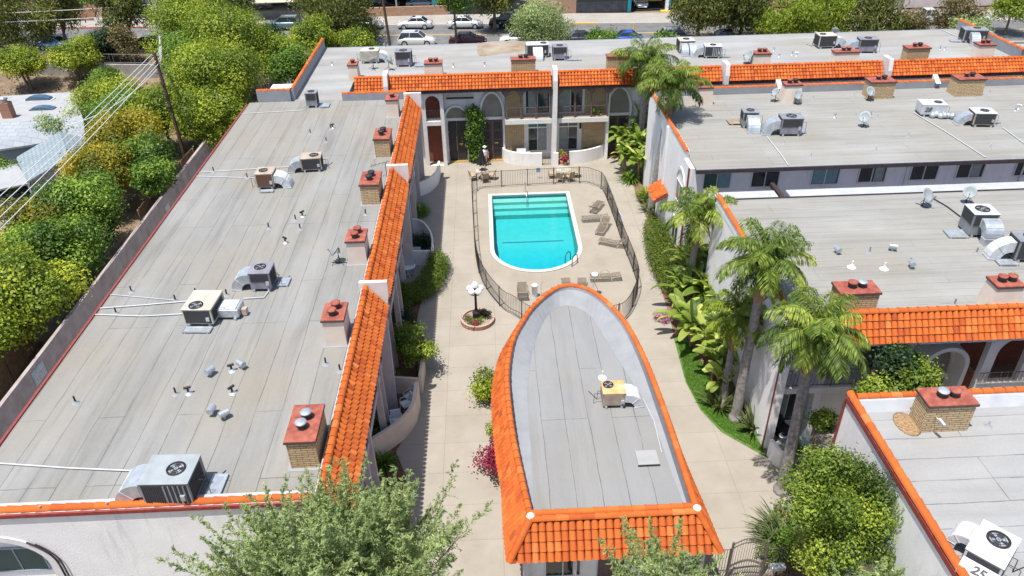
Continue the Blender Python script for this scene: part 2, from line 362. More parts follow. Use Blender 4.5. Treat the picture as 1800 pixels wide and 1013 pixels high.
# water: a clear surface over a lightly absorbing body
m, nt, p = _mat('pool_water')
out = nt.nodes['Material Output']; nt.nodes.remove(p)
tr = _n(nt, 'ShaderNodeBsdfTransparent'); gl = _n(nt, 'ShaderNodeBsdfGlossy'); gl.inputs['Roughness'].default_value = 0.03
fr = _n(nt, 'ShaderNodeFresnel'); fr.inputs[0].default_value = 1.33
mx = _n(nt, 'ShaderNodeMixShader')
nz = _noise(nt, _coord(nt), 2.2, 3)
bp = _n(nt, 'ShaderNodeBump'); bp.inputs['Strength'].default_value = 0.25; bp.inputs['Distance'].default_value = 0.05
nt.links.new(nz, bp.inputs['Height']); nt.links.new(bp.outputs[0], gl.inputs['Normal']); nt.links.new(bp.outputs[0], fr.inputs['Normal'])
tr.inputs[0].default_value = (0.97, 1, 1, 1)
nt.links.new(fr.outputs[0], mx.inputs[0]); nt.links.new(tr.outputs[0], mx.inputs[1]); nt.links.new(gl.outputs[0], mx.inputs[2]); nt.links.new(mx.outputs[0], out.inputs[0])
va = _n(nt, 'ShaderNodeVolumeAbsorption'); va.inputs['Color'].default_value = (0.01, 0.89, 0.995, 1); va.inputs['Density'].default_value = 0.62
nt.links.new(va.outputs[0], out.inputs[1])
# ---------------------------------------------------------------- mesh helpers
rng = random.Random(7)
class MB:
    def __init__(s): s.v = []; s.f = []; s.t = []; s.sm = []
    def add(s, vs, fs, tint=0.5, smooth=False):
        b = len(s.v); s.v.extend([tuple(x) for x in vs])
        for f in fs: s.f.append(tuple(b + i for i in f)); s.t.append(tint); s.sm.append(smooth)
    def box(s, x0, x1, y0, y1, z0, z1, tint=0.5):
        s.add([(x0,y0,z0),(x1,y0,z0),(x1,y1,z0),(x0,y1,z0),(x0,y0,z1),(x1,y0,z1),(x1,y1,z1),(x0,y1,z1)],
              [(0,3,2,1),(4,5,6,7),(0,1,5,4),(1,2,6,5),(2,3,7,6),(3,0,4,7)], tint)
        return s
    def hexa(s, bot, top, tint=0.5):   # two quads, bottom and top, counter-clockwise
        s.add(list(bot) + list(top), [(0,3,2,1),(4,5,6,7),(0,1,5,4),(1,2,6,5),(2,3,7,6),(3,0,4,7)], tint); return s
    def tube(s, pts, r, n=6, r1=None, caps=True, tint=0.5, smooth=True):
        pts = [Vector(p) for p in pts]; r1 = r if r1 is None else r1
        rings = []; prev = None
        for i, p in enumerate(pts):
            d = (pts[min(i+1, len(pts)-1)] - pts[max(i-1, 0)])
            if d.length < 1e-9: d = Vector((0,0,1))
            d.normalize()
            ref = prev if prev is not None and abs(prev.dot(d)) < 0.95 else (Vector((0,0,1)) if abs(d.z) < 0.9 else Vector((1,0,0)))
            a = (ref - d * ref.dot(d)).normalized(); b = d.cross(a); prev = a
            rr = r + (r1 - r) * i / max(1, len(pts)-1)
            rings.append([p + (a * math.cos(2*math.pi*k/n) + b * math.sin(2*math.pi*k/n)) * rr for k in range(n)])
        vs = [v for rg in rings for v in rg]; fs = []
        for i in range(len(pts)-1):
            for k in range(n): fs.append((i*n+k, i*n+(k+1)%n, (i+1)*n+(k+1)%n, (i+1)*n+k))
        s.add(vs, fs, tint, smooth)
        if caps: s.add(rings[0], [tuple(reversed(range(n)))], tint); s.add(rings[-1], [tuple(range(n))], tint)
        return s
    def lathe(s, prof, c=(0,0,0), n=16, tint=0.5, smooth=True):
        vs = []; fs = []
        for r, z in prof:
            for k in range(n): a = 2*math.pi*k/n; vs.append((c[0]+r*math.cos(a), c[1]+r*math.sin(a), c[2]+z))
        for i in range(len(prof)-1):
            for k in range(n): fs.append((i*n+k, i*n+(k+1)%n, (i+1)*n+(k+1)%n, (i+1)*n+k))
        s.add(vs, fs, tint, smooth)
        s.add(vs[-n:], [tuple(range(n))], tint); s.add(vs[:n], [tuple(reversed(range(n)))], tint)
        return s
    def ball(s, c, rx, ry, rz, n=12, m=8, tint=0.5):
        prof = []
        vs = []; fs = []
        for i in range(m+1):
            th = math.pi * i / m
            for k in range(n):
                a = 2*math.pi*k/n
                vs.append((c[0]+rx*math.sin(th)*math.cos(a), c[1]+ry*math.sin(th)*math.sin(a), c[2]-rz*math.cos(th)))
        for i in range(m):
            for k in range(n): fs.append((i*n+k, i*n+(k+1)%n, (i+1)*n+(k+1)%n, (i+1)*n+k))
        s.add(vs, fs, tint, True); return s
    def prism(s, outer, holes, to3d, off, tint=0.5):
        """polygon with holes, given in 2-D, thickened by the 3-D offset off"""
        loops = [list(outer)] + [list(h) for h in holes]
        tris = tessellate_polygon([[Vector((x, y, 0)) for x, y in lp] for lp in loops])
        flat = [p for lp in loops for p in lp]
        a = [Vector(to3d(*p)) for p in flat]; o = Vector(off); b = [v + o for v in a]; n = len(flat)
        fs = [tuple(t) for t in tris] + [tuple(n + i for i in reversed(t)) for t in tris]
        k = 0
        for lp in loops:
            m_ = len(lp)
            for i in range(m_): fs.append((k+i, k+(i+1)%m_, n+k+(i+1)%m_, n+k+i))
            k += m_
        s.add(a + b, fs, tint); return s
    def sheet(s, outer, holes, z, tint=0.5):
        loops = [list(outer)] + [list(h) for h in holes]
        tris = tessellate_polygon([[Vector((x, y, 0)) for x, y in lp] for lp in loops])
        flat = [p for lp in loops for p in lp]
        vs = [(x, y, z) for x, y in flat]
        fs = []
        for t in tris:
            a, b, c = (Vector(vs[i]) for i in t)
            fs.append(tuple(t) if (b-a).cross(c-a).z > 0 else tuple(reversed(t)))
        s.add(vs, fs, tint); return s
    def mesh(s, name, mat, off=(0,0,0)):
        me = bpy.data.meshes.new(name)
        o = off
        me.from_pydata([(x-o[0], y-o[1], z-o[2]) for x, y, z in s.v], [], s.f)
        at = me.attributes.new('tint', 'FLOAT', 'FACE'); at.data.foreach_set('value', s.t)
        me.polygons.foreach_set('use_smooth', s.sm)
        me.materials.append(M[mat]); me.update()
        return me

def thing(name, label, cat, loc=(0,0,0), rz=0.0, group=None):
    o = bpy.data.objects.new(name, None); col.objects.link(o)
    o.empty_display_size = 0.3
    o.location = loc; o.rotation_euler = (0, 0, rz); o['label'] = label; o['category'] = cat
    if group: o['group'] = group
    return o
def part(parent, name, mb, mat, world=False, label=None, bevel=0):
    """one mesh; world=True: its vertices are in world metres and the top-level parent stands unrotated"""
    root = parent
    while root is not None and root.parent: root = root.parent
    off = tuple(root.location) if (world and root is not None) else (0, 0, 0)
    if isinstance(mb, bpy.types.Mesh): me = mb
    else: me = mb.mesh(name, mat, off)
    o = bpy.data.objects.new(name, me); col.objects.link(o); o.parent = parent
    if label: o['label'] = label
    if bevel:
        b = o.modifiers.new('bevel', 'BEVEL'); b.width = bevel; b.segments = 2; b.limit_method = 'ANGLE'
    return o
def solo(name, mb, mat, label, cat, group=None, loc=(0,0,0)):
    o = part(None, name, mb, mat); o.location = loc
    o['label'] = label; o['category'] = cat
    if group: o['group'] = group
    return o
def struct(name, mb, mat, kind='structure'):
    o = part(None, name, mb, mat); o['kind'] = kind; return o
def dup(o, loc=None, rz=None, label=None, parent=None, scale=None):
    c = o.copy(); col.objects.link(c)
    if parent is not None: c.parent = parent
    for ch in list(o.children): dup(ch, parent=c)
    if loc is not None: c.location = loc
    if rz is not None: c.rotation_euler = (0, 0, rz)
    if scale is not None: c.scale = scale
    if label: c['label'] = label
    return c

# ---------------------------------------------------------------- clay tiles
def tile_cols(mb, cols, courses=3, r=0.125, seed=1):
    """cols: list of (top point, bottom point, unit vector along the ridge, t0) - one run of barrel tiles each"""
    rg = random.Random(seed)
    for P, Q, a, t0 in cols:
        P, Q, a = Vector(P), Vector(Q), Vector(a).normalized()
        d = Q - P; n = a.cross(d).normalized()
        if n.z < 0: n = -n
        for k in range(courses):
            u0, u1 = k / courses, (k + 1) / courses
            if u1 <= t0 + 0.02: continue
            u0 = max(u0, t0)
            lift0, lift1 = 0.0, 0.048
            A = P + d * u0 + n * lift0; B = P + d * (u1 + 0.035) + n * lift1
            j = a * rg.uniform(-0.008, 0.008); B = B + j
            ra, rb = r * 0.86, r * 0.98
            vs = []; N = 5
            for c_, rr in ((A, ra), (B, rb)):
                for i in range(N + 1):
                    th = math.pi * i / N
                    vs.append(c_ + a * (-math.cos(th) * rr) + n * (math.sin(th) * rr * 0.85))
            fs = [(i, i+1, N+2+i, N+1+i) for i in range(N)]
            t = min(1, max(0, rg.gauss(0.5, 0.2) - (0.45 if rg.random() < 0.035 else 0)))
            mb.add(vs, fs, t, True)
            mb.add(vs[N+1:], [tuple(range(N+1))], t * 0.6)
def strip_cols(P0, P1, Q0, Q1, pitch=0.262, t0=None):
    P0, P1, Q0, Q1 = map(Vector, (P0, P1, Q0, Q1))
    n = max(1, round((P1 - P0).length / pitch)); a = (P1 - P0).normalized(); out = []
    for i in range(n):
        u = (i + 0.5) / n
        out.append((P0.lerp(P1, u), Q0.lerp(Q1, u), a, t0(u) if t0 else 0.0))
    return out
def cap_run(mb, pts, r=0.13, seg=0.40, seed=3, squash=0.9):
    """a row of barrel tiles lying along a line of points"""
    rg = random.Random(seed)
    pts = [Vector(p) for p in pts]
    L = [0.0]
    for i in range(len(pts)-1): L.append(L[-1] + (pts[i+1]-pts[i]).length)
    def at(s_):
        s_ = max(0, min(L[-1], s_))
        for i in range(len(pts)-1):
            if s_ <= L[i+1] + 1e-9: return pts[i].lerp(pts[i+1], (s_-L[i]) / max(1e-9, L[i+1]-L[i]))
        return pts[-1]
    n = max(1, round(L[-1] / seg))
    for k in range(n):
        A = at(L[-1]*k/n - 0.02); B = at(L[-1]*(k+1)/n + 0.03)
        d = (B - A).normalized(); side = d.cross(Vector((0,0,1))).normalized(); up = side.cross(d).normalized()
        A = A + side * rg.uniform(-.006, .006); vs = []; N = 6
        for c_, rr, lf in ((A, r * 1.05, 0.02), (B, r * 0.90, 0.0)):
            for i in range(N + 1):
                th = math.pi * i / N
                vs.append(c_ + side * (math.cos(th) * rr) + up * (math.sin(th) * rr * squash + lf))
        t = min(1, max(0, rg.gauss(0.5, 0.17)))
        mb.add(vs, [(i+1, i, N+1+i, N+2+i) for i in range(N)], t, True)
        mb.add(vs[:N+1], [tuple(range(N+1))], t*0.6); mb.add(vs[N+1:], [tuple(reversed(range(N+1)))], t*0.6)

# ---------------------------------------------------------------- leaves (numpy)
def leaf_mesh(name, mat, C, U, W, Lh, Wd, T):
    """C centres, U long axis, W width axis (unit), half length, half width, tint -> one mesh of pointed leaves"""
    n = len(C)
    Lh = np.asarray(Lh, float).reshape(-1, 1) * np.ones((n, 1)); Wd = np.asarray(Wd, float).reshape(-1, 1) * np.ones((n, 1))
    V = np.empty((n, 4, 3))
    V[:, 0] = C - U * Lh; V[:, 1] = C + W * Wd; V[:, 2] = C + U * Lh; V[:, 3] = C - W * Wd
    me = bpy.data.meshes.new(name)
    me.vertices.add(n * 4); me.vertices.foreach_set('co', V.reshape(-1).astype(np.float32))
    me.loops.add(n * 4); me.loops.foreach_set('vertex_index', np.arange(n * 4, dtype=np.int32))
    me.polygons.add(n); me.polygons.foreach_set('loop_start', np.arange(0, n * 4, 4, dtype=np.int32))
    me.polygons.foreach_set('loop_total', np.full(n, 4, dtype=np.int32))
    me.update(calc_edges=True)
    at = me.attributes.new('tint', 'FLOAT', 'FACE'); at.data.foreach_set('value', np.clip(T, 0, 1).astype(np.float32))
    me.materials.append(M[mat])
    return me
def unit(a): return a / np.maximum(1e-9, np.linalg.norm(a, axis=1, keepdims=True))
def crown_mesh(mat, blobs, n, L=0.12, W=0.06, seed=0, droop=0.0, flat=0.5, shell=0.35, spread=0.16):
    g_ = np.random.default_rng(seed)
    B = np.array(blobs, float); vol = (B[:, 3] * B[:, 4] + B[:, 5] ** 2) ; pr = vol / vol.sum()
    k = g_.choice(len(B), n, p=pr)
    u = unit(g_.normal(size=(n, 3)))
    # lumpy shell: a few bumps per blob
    ph = B[k, 0] * 3.1 + B[k, 1] * 1.7
    lump = 1 + 0.13 * np.sin(u[:, 0] * 7 + ph) * np.sin(u[:, 1] * 6 + ph * 2) + 0.10 * np.sin(u[:, 2] * 9 + ph)
    rr = (1 - shell * g_.random(n) ** 1.5) * lump
    stray = np.where(g_.random(n) < 0.16, g_.exponential(0.16, n), 0.0); rr = rr + stray
    P = B[k, :3] + u * B[k, 3:6] * rr[:, None] + g_.normal(size=(n, 3)) * L * 0.8
    nrm = unit(u * flat * 1.5 + g_.normal(size=(n, 3)) * 0.42 + np.array([0, 0, 0.45]))
    t = unit(np.cross(nrm, g_.normal(size=(n, 3))))
    t[:, 2] -= droop; t = unit(t)
    w = unit(np.cross(nrm, t))
    bt = g_.normal(0.48, spread, len(B))
    T = bt[k] + g_.normal(0, 0.13, n)
    s = g_.uniform(0.65, 1.25, n)
    return leaf_mesh('crown', mat, P, t, w, L * 0.5 * s, W * 0.5 * s, T)
def blobs_for(h, r, k, seed, zr=0.75, br=0.42, base=0.45):
    rg = random.Random(seed); out = []
    zc = h - r * zr
    for i in range(k):
        a = rg.uniform(0, 6.283); q = math.sqrt(rg.random()) * 0.72; zz = rg.uniform(-0.75, 0.8)
        lim = math.sqrt(max(0.1, 1 - zz*zz*0.8))
        s = r * br * rg.uniform(0.75, 1.25)
        out.append((math.cos(a)*q*r*lim, math.sin(a)*q*r*lim, zc + zz*r*zr*0.75, s, s, s*rg.uniform(0.65, 0.9)))
    return out
def trunk_mb(blobs, h0, r0, seed, stems=1):
    rg = random.Random(seed); mb = MB()
    bs = sorted(blobs, key=lambda b: -b[2])
    for s_ in range(stems):
        a = rg.uniform(0, 6.28); o = (0.18*math.cos(a), 0.18*math.sin(a)) if stems > 1 else (0, 0)
        top = Vector((o[0]*2.5, o[1]*2.5, h0))
        mb.tube([(o[0], o[1], -0.05), (o[0]*1.4+rg.uniform(-.05,.05), o[1]*1.4, h0*0.5), top], r0, 7, r0*0.72)
        for b in bs[s_::stems][:7]:
            e = Vector(b[:3]); m_ = top.lerp(e, 0.5) + Vector((rg.uniform(-.2,.2), rg.uniform(-.2,.2), 0.15))
            mb.tube([top - Vector((0,0,0.1)), m_, e], r0*0.5, 5, r0*0.14, caps=False)
    return mb
GZ = 0.0
def tree(name, label, cat, x, y, h, r, mat='leaf_green', n=5000, L=0.2, W=0.11, k=16, seed=1, group=None, z=0.0, zr=0.75, droop=0.0,
         flat=0.5, stems=1, br=0.42, trunk_r=0.16, bark='bark', shell=0.35, sx=1.0, sy=1.0, spread=0.16):
    t = thing(name, label, cat, (x, y, z), 0, group)
    bl = [(b[0]*sx, b[1]*sy, b[2], b[3], b[4], b[5]) for b in blobs_for(h, r, k, seed, zr, br)]
    h0 = max(0.25, (h - r*zr*2) * 0.9 + 0.3*r*zr)
    part(t, 'trunk', trunk_mb(bl, h0, trunk_r, seed, stems), bark)
    part(t, 'crown', crown_mesh(mat, bl, n, L, W, seed, droop, flat, shell, spread), mat)
    return t
def shrub(name, label, cat, x, y, h, r, mat='leaf_green', n=1500, L=0.12, W=0.07, k=7, seed=1, group=None, z=0.0, sx=1.0, sy=1.0, br=0.5, **kw):
    t = thing(name, label, cat, (x, y, z), 0, group)
    bl = [(b[0]*sx, b[1]*sy, max(b[2], b[5]*0.8), b[3], b[4], b[5]) for b in blobs_for(h, r, k, seed, min(0.95, h*0.5/r), br)]
    part(t, 'stem', trunk_mb(bl, h*0.25, 0.035, seed, 2), 'bark')
    part(t, 'foliage', crown_mesh(mat, bl, n, L, W, seed, **kw), mat)
    return t
def spray_crown(mat, cx, cz, rx, ry, rz, nplume, per, L, W, seed, up=0.8, slen=1.8):
    """leafy plumes: each plume is an axis carrying side sprigs that shorten towards its tip"""
    g_ = np.random.default_rng(seed)
    u = unit(g_.normal(size=(nplume, 3)) + np.array([0, 0, 0.45])); rr = g_.random((nplume, 1)) ** 0.5
    S = np.array([cx, 0, cz]) + u * rr * np.array([rx, ry, rz]) * 0.78
    D = unit(u * np.array([.75, .75, .5]) * (0.3 + rr) + np.array([0, 0, up]) + g_.normal(size=(nplume, 3)) * 0.16)
    PL = slen * g_.uniform(0.6, 1.25, nplume); tp = g_.normal(0.5, 0.11, nplume)
    ns = 30; nn_ = nplume * ns; k = np.repeat(np.arange(nplume), ns); f = np.tile(np.linspace(0.02, 1, ns), nplume)
    B = S[k] + D[k] * (PL[k] * f)[:, None]
    sd_ = unit(D[k] * 0.8 + unit(g_.normal(size=(nn_, 3))) * 0.95); sl = (0.55 * (1 - f * 0.85) + 0.05) * g_.uniform(0.6, 1.2, nn_)
    q = np.repeat(np.arange(nn_), per); h = np.tile(np.linspace(0.05, 1, per), nn_)
    P = B[q] + sd_[q] * (sl[q] * h)[:, None]; P[:, 2] -= (h ** 2) * sl[q] * 0.12; P += g_.normal(size=P.shape) * 0.022
    t = unit(sd_[q] * 0.9 + g_.normal(size=P.shape) * 0.5); nr = unit(g_.normal(size=P.shape) * 0.6 + np.array([-0.1, -0.3, 0.8])); w = unit(np.cross(nr, t))
    s = g_.uniform(0.7, 1.2, len(P))
    return leaf_mesh('crown', mat, P, t, w, L*0.5*s, W*0.5*s, tp[k][q] + g_.normal(0, .07, nn_)[q] + g_.normal(0, .12, len(P))), S, D

# ---------------------------------------------------------------- palms and big-leaved plants
def palm(label, x, y, h, seed, nf=22, fl=2.5, tr=0.19, lean=(0, 0), group='tall palms along the right hand buildings', mat='leaf_palm', knob=1.0):
    t = thing('palm_tree', label, 'palm tree', (x, y, 0), 0, group)
    rg = random.Random(seed); g_ = np.random.default_rng(seed)
    mb = MB(); H = h; prof = []
    n = int(H / 0.11)
    pts = []
    for i in range(n + 1):
        z = H * i / n; s_ = z / H
        r = tr * (1.25 - 0.35 * s_) * (1 + 0.035 * (i % 2)) * (1.35 if z < 0.25 else 1)
        c = (lean[0]*s_**1.3, lean[1]*s_**1.3)
        pts.append((c[0], c[1], z, r))
    N = 10; vs = []; fs = []
    for (cx, cy, z, r) in pts:
        for k in range(N): a = 2*math.pi*k/N; vs.append((cx+r*math.cos(a), cy+r*math.sin(a), z))
    for i in range(len(pts)-1):
        for k in range(N): fs.append((i*N+k, i*N+(k+1)%N, (i+1)*N+(k+1)%N, (i+1)*N+k))
    mb.add(vs, fs, 0.5, True); part(t, 'trunk', mb, 'palm_bark')
    top = (lean[0], lean[1], H)
    mb = MB(); mb.lathe([(tr*0.9, -1.75), (tr*1.45*knob, -1.5), (tr*1.7*knob, -1.15), (tr*1.25, -0.8), (tr*0.85, -0.5), (tr*.75, 0.0), (tr*0.3, 0.6)], top, 10)
    for i in range(26):
        a = rg.uniform(0, 6.28); z = rg.uniform(-1.6, -0.75); rr = tr * 1.4
        p = Vector((top[0]+rr*math.cos(a), top[1]+rr*math.sin(a), H+z))
        mb.tube([p, p + Vector((math.cos(a)*0.13, math.sin(a)*0.13, 0.22))], 0.05, 4, 0.015)
    part(t, 'leaf_base', mb, 'palm_boot')
    C = []; U = []; Wv = []; LL = []; WW = []; T = []; st = MB()
    for i in range(nf):
        az = i * 2.39996 + rg.uniform(-.2, .2); q = i / nf
        el = R(88) - q * R(98) + rg.uniform(-.1, .1); L = fl * rg.uniform(0.85, 1.1) * (0.75 + 0.25 * math.sin(q * 3.14))
        droop = 1.15 + 0.5 * rg.random() + 0.3*q
        p = Vector((top[0], top[1], H + 0.35)); ns = 22; path = [p.copy()]; dirs = []
        e = el
        for s_ in range(ns):
            e = el - droop * (s_ / ns) ** 1.5
            d = Vector((math.cos(az)*math.cos(e), math.sin(az)*math.cos(e), math.sin(e)))
            p = p + d * (L / ns); path.append(p.copy()); dirs.append(d)
        st.tube(path[::3], 0.028, 4, 0.006, caps=False)
        side = Vector((-math.sin(az), math.cos(az), 0)); tint0 = rg.gauss(0.50 - 0.1*q, 0.16)
        for s_ in range(3, ns):
            f = s_ / ns; ll = 0.74 * math.sin(math.pi * (0.12 + 0.80 * f)) ** 0.6 * fl / 2.5
            d = dirs[s_]; up = side.cross(d).normalized()
            if up.z < 0: up = -up
            for sg in (-1, 1):
                for rep in range(4):
                    vdir = (side * sg * (0.85 + rg.uniform(-.1,.1)) + d * (0.55 + rg.uniform(-.15,.2)) + up * rg.uniform(-0.25, 0.4) + Vector((0, 0, -0.55 + rg.uniform(-.35,.2)))).normalized()
                    b0 = path[s_].lerp(path[s_+1 if s_+1 < len(path) else s_], rep/4)
                    m1 = b0 + vdir * ll * 0.5; v2 = (vdir + Vector((0, 0, -0.75))).normalized(); m2 = m1 + v2 * ll * 0.5
                    wn = vdir.cross(Vector((rg.uniform(-.4,.4), rg.uniform(-.4,.4), 1))).normalized()
                    for (a_, b_) in ((b0, m1 + vdir*0.05), (m1, m2)):
                        C.append((a_+b_)*0.5); U.append((b_-a_).normalized()); Wv.append(wn); LL.append((b_-a_).length*0.52); WW.append(0.022); T.append(tint0 + rg.gauss(0, .16))
    dm = MB()
    for i in range(7):
        az = rg.uniform(0, 6.283); p0 = Vector((top[0]+tr*1.3*math.cos(az), top[1]+tr*1.3*math.sin(az), H-.1)); d_ = Vector((math.cos(az)*.28, math.sin(az)*.28, -1)).normalized(); L_ = fl*rg.uniform(.35, .6)
        dm.tube([p0, p0+Vector((math.cos(az)*.25, math.sin(az)*.25, .05)), p0+Vector((math.cos(az)*.3, math.sin(az)*.3, 0))+d_*L_], .02, 4, .006, caps=False, tint=.6)
        for k in range(26):
            q0 = p0 + Vector((math.cos(az)*.3, math.sin(az)*.3, 0)) + d_*L_*k/26; e_ = Vector((rg.uniform(-.25, .25), rg.uniform(-.25, .25), -.35)); w_ = Vector((.018, .01, 0))
            dm.add([q0-w_, q0+w_, q0+e_], [(0, 1, 2)], rg.random())
    part(t, 'dead_fronds', dm, 'leaf_brown')
    part(t, 'frond_stalk', st, 'leaf_bird')
    part(t, 'crown', leaf_mesh('crown', mat, np.array(C), np.array(U), np.array(Wv), np.array(LL), np.array(WW), np.array(T)), mat)
    return t
def paddle(mb, base, az, el, L, W, droop, tint, seg=7, twist=0.0, stalk=0.3, sr=0.022):
    """a banana-like leaf: stalk, then a folded blade that arches over"""
    p = Vector(base); e = el; pts = [p.copy()]; ds = []
    n = seg + 2
    for i in range(n):
        e = el - droop * (i / n) ** 1.4
        d = Vector((math.cos(az)*math.cos(e), math.sin(az)*math.cos(e), math.sin(e)))
        p = p + d * ((stalk if i < 2 else (1-stalk)) * L / (2 if i < 2 else seg)); pts.append(p.copy()); ds.append(d)
    mb.tube(pts[:4], sr, 4, sr*0.6, caps=False, tint=tint)
    vs = []; fs = []
    side = Vector((-math.sin(az), math.cos(az), 0))
    for i in range(2, len(pts)):
        f = (i-2) / (len(pts)-3); w = W * (math.sin(math.pi * min(1, 0.10 + 0.86*f)) ** 0.7) * 0.5 + 0.01
        up = side.cross(ds[min(i, len(ds)-1)]);  up = up if up.z > 0 else -up
        s2 = (side*math.cos(twist) + up*math.sin(twist)); u2 = (up*math.cos(twist) - side*math.sin(twist))
        vs += [pts[i] + s2*w + u2*w*0.35, pts[i], pts[i] - s2*w + u2*w*0.35]
    for i in range(len(vs)//3 - 1):
        a = i*3; fs += [(a, a+1, a+4, a+3), (a+1, a+2, a+5, a+4)]
    h_ = len(fs)
    for i, f in enumerate(fs): mb.add([vs[q] for q in f], [(0, 1, 2, 3)], tint + (0.06 if i % 2 else -0.05))
def banana(label, x, y, seed, h=2.2, nl=9, L=1.7, W=0.48, stems=2, name='banana_plant', cat='banana plant', mat='leaf_banana', group=None, z=0.0, sp=0.5):
    rg = random.Random(seed); t = thing(name, label, cat, (x, y, z), 0, group)
    sm = MB(); lf = MB()
    for s_ in range(stems):
        ox, oy = rg.uniform(-sp, sp), rg.uniform(-sp, sp); hh = h * rg.uniform(0.7, 1.05)
        if s_ == 0: ox = oy = 0
        tx, ty = ox + rg.uniform(-.25, .25), oy + rg.uniform(-.25, .25)
        sm.tube([(ox, oy, -0.05), ((ox+tx)/2, (oy+ty)/2, hh*0.3), (tx, ty, hh*0.62)], 0.10, 7, 0.06)
        for i in range(nl):
            az = i*2.4 + rg.uniform(-.4, .4) + s_; el = R(rg.uniform(25, 85))
            paddle(lf, (tx, ty, hh*0.6), az, el, L*rg.uniform(0.7, 1.1), W*rg.uniform(0.75, 1.15), rg.uniform(0.9, 2.0), min(1, max(0, rg.gauss(0.5, 0.22))), twist=rg.uniform(-.5, .5))
    part(t, 'stem', sm, 'palm_boot'); part(t, 'leaves', lf, mat); return t
def blade_plant(name, label, cat, x, y, seed, n=60, L=0.8, W=0.05, mat='leaf_bird', droop=1.2, z=0.0, el=(20, 85), group=None, r0=0.12, tilt=0.0):
    rg = random.Random(seed); t = thing(name, label, cat, (x, y, z), 0, group); lf = MB()
    for i in range(n):
        az = rg.uniform(0, 6.283); e0 = R(rg.uniform(*el)); l = L*rg.uniform(0.6, 1.1); q = r0*rg.random()
        p = Vector((math.cos(az)*q, math.sin(az)*q, 0)); sd_ = Vector((-math.sin(az), math.cos(az), 0)); vs = []; S = 5
        tt = min(1, max(0, rg.gauss(0.5, 0.2)))
        for s_ in range(S + 1):
            w = W * 0.5 * math.sin(math.pi*(0.18 + 0.80*s_/S)); e = e0 - droop*(s_/S)**1.5*rg.uniform(.85, 1.1)
            vs += [p + sd_*w, p - sd_*w]
            p = p + Vector((math.cos(az)*math.cos(e), math.sin(az)*math.cos(e), math.sin(e)))*(l/S)
        for s_ in range(S): lf.add([vs[2*s_], vs[2*s_+1], vs[2*s_+3], vs[2*s_+2]], [(0, 1, 2, 3)], tt)
    sm = MB(); sm.tube([(0, 0, -0.03), (0, 0, 0.08)], r0*0.8, 7, r0*0.5)
    part(t, 'root_crown', sm, 'palm_boot'); part(t, 'leaves', lf, mat); return t

# ---------------------------------------------------------------- roof equipment
def fan_parts(root, x, y, z, r, mat='coil_dark', ring='black_iron', nm='fan_grille'):
    mb = MB(); mb.lathe([(r*1.02, -0.04), (r*1.02, 0.035), (r*0.93, 0.035), (r*0.93, 0.0)], (x, y, z), 18)
    for q in (0.3, 0.6, 0.85):
        mb.tube([(x+r*q*math.cos(a), y+r*q*math.sin(a), z+0.025) for a in [k*math.pi/8 for k in range(17)]], 0.008, 4, caps=False)
    for k in range(6):
        a = k*math.pi/3; mb.tube([(x, y, z+0.03), (x+r*math.cos(a), y+r*math.sin(a), z+0.025)], 0.009, 4)
    gr = part(root, nm, mb, ring)
    mb = MB(); mb.lathe([(r*0.92, 0.0), (r*0.9, 0.004)], (x, y, z+0.002), 18); part(gr, 'fan_well', mb, mat)
    mb = MB()
    for k in range(4):
        a = k*math.pi/2 + 0.4; c, s_ = math.cos(a), math.sin(a); c2, s2 = math.cos(a+0.75), math.sin(a+0.75)
        mb.add([(x, y, z+0.012), (x+c*r*.82, y+s_*r*.82, z+0.012), (x+c2*r*.82, y+s2*r*.82, z+0.022)], [(0, 1, 2)])
    mb.lathe([(r*0.24, 0.0), (r*0.22, 0.026)], (x, y, z+0.008), 10); part(gr, 'fan_blade', mb, 'galvanised')
def duct_arc(mb, x0, y0, z0, dx, dy, w, rad, th, drop=0.0, n=7):
    """rectangular elbow leaving a side horizontally and bending down to the roof"""
    px, py = -dy, dx
    inn = []; outr = []
    for i in range(n + 1):
        a = math.pi/2 * i / n
        for lst, rr in ((outr, rad), (inn, rad - th)):
            ox = math.sin(a) * rr; oz = math.cos(a) * rr
            lst.append((x0 + dx*ox, y0 + dy*ox, z0 - rad + oz))
    if drop > 0:
        for lst in (outr, inn): q = lst[-1]; lst.append((q[0], q[1], q[2] - drop))
    m_ = len(outr); vs = []
    for a_, b_ in zip(outr, inn):
        for q, s_ in ((a_, 1), (a_, -1), (b_, -1), (b_, 1)): vs.append((q[0]+px*w/2*s_, q[1]+py*w/2*s_, q[2]))
    fs = []
    for i in range(m_-1):
        for k in range(4): fs.append((i*4+k, i*4+(k+1)%4, (i+1)*4+(k+1)%4, (i+1)*4+k))
    fs += [(3, 2, 1, 0), tuple(range((m_-1)*4, m_*4))]
    mb.add(vs, fs)
    for i in (0, m_//2, m_-1):
        pass
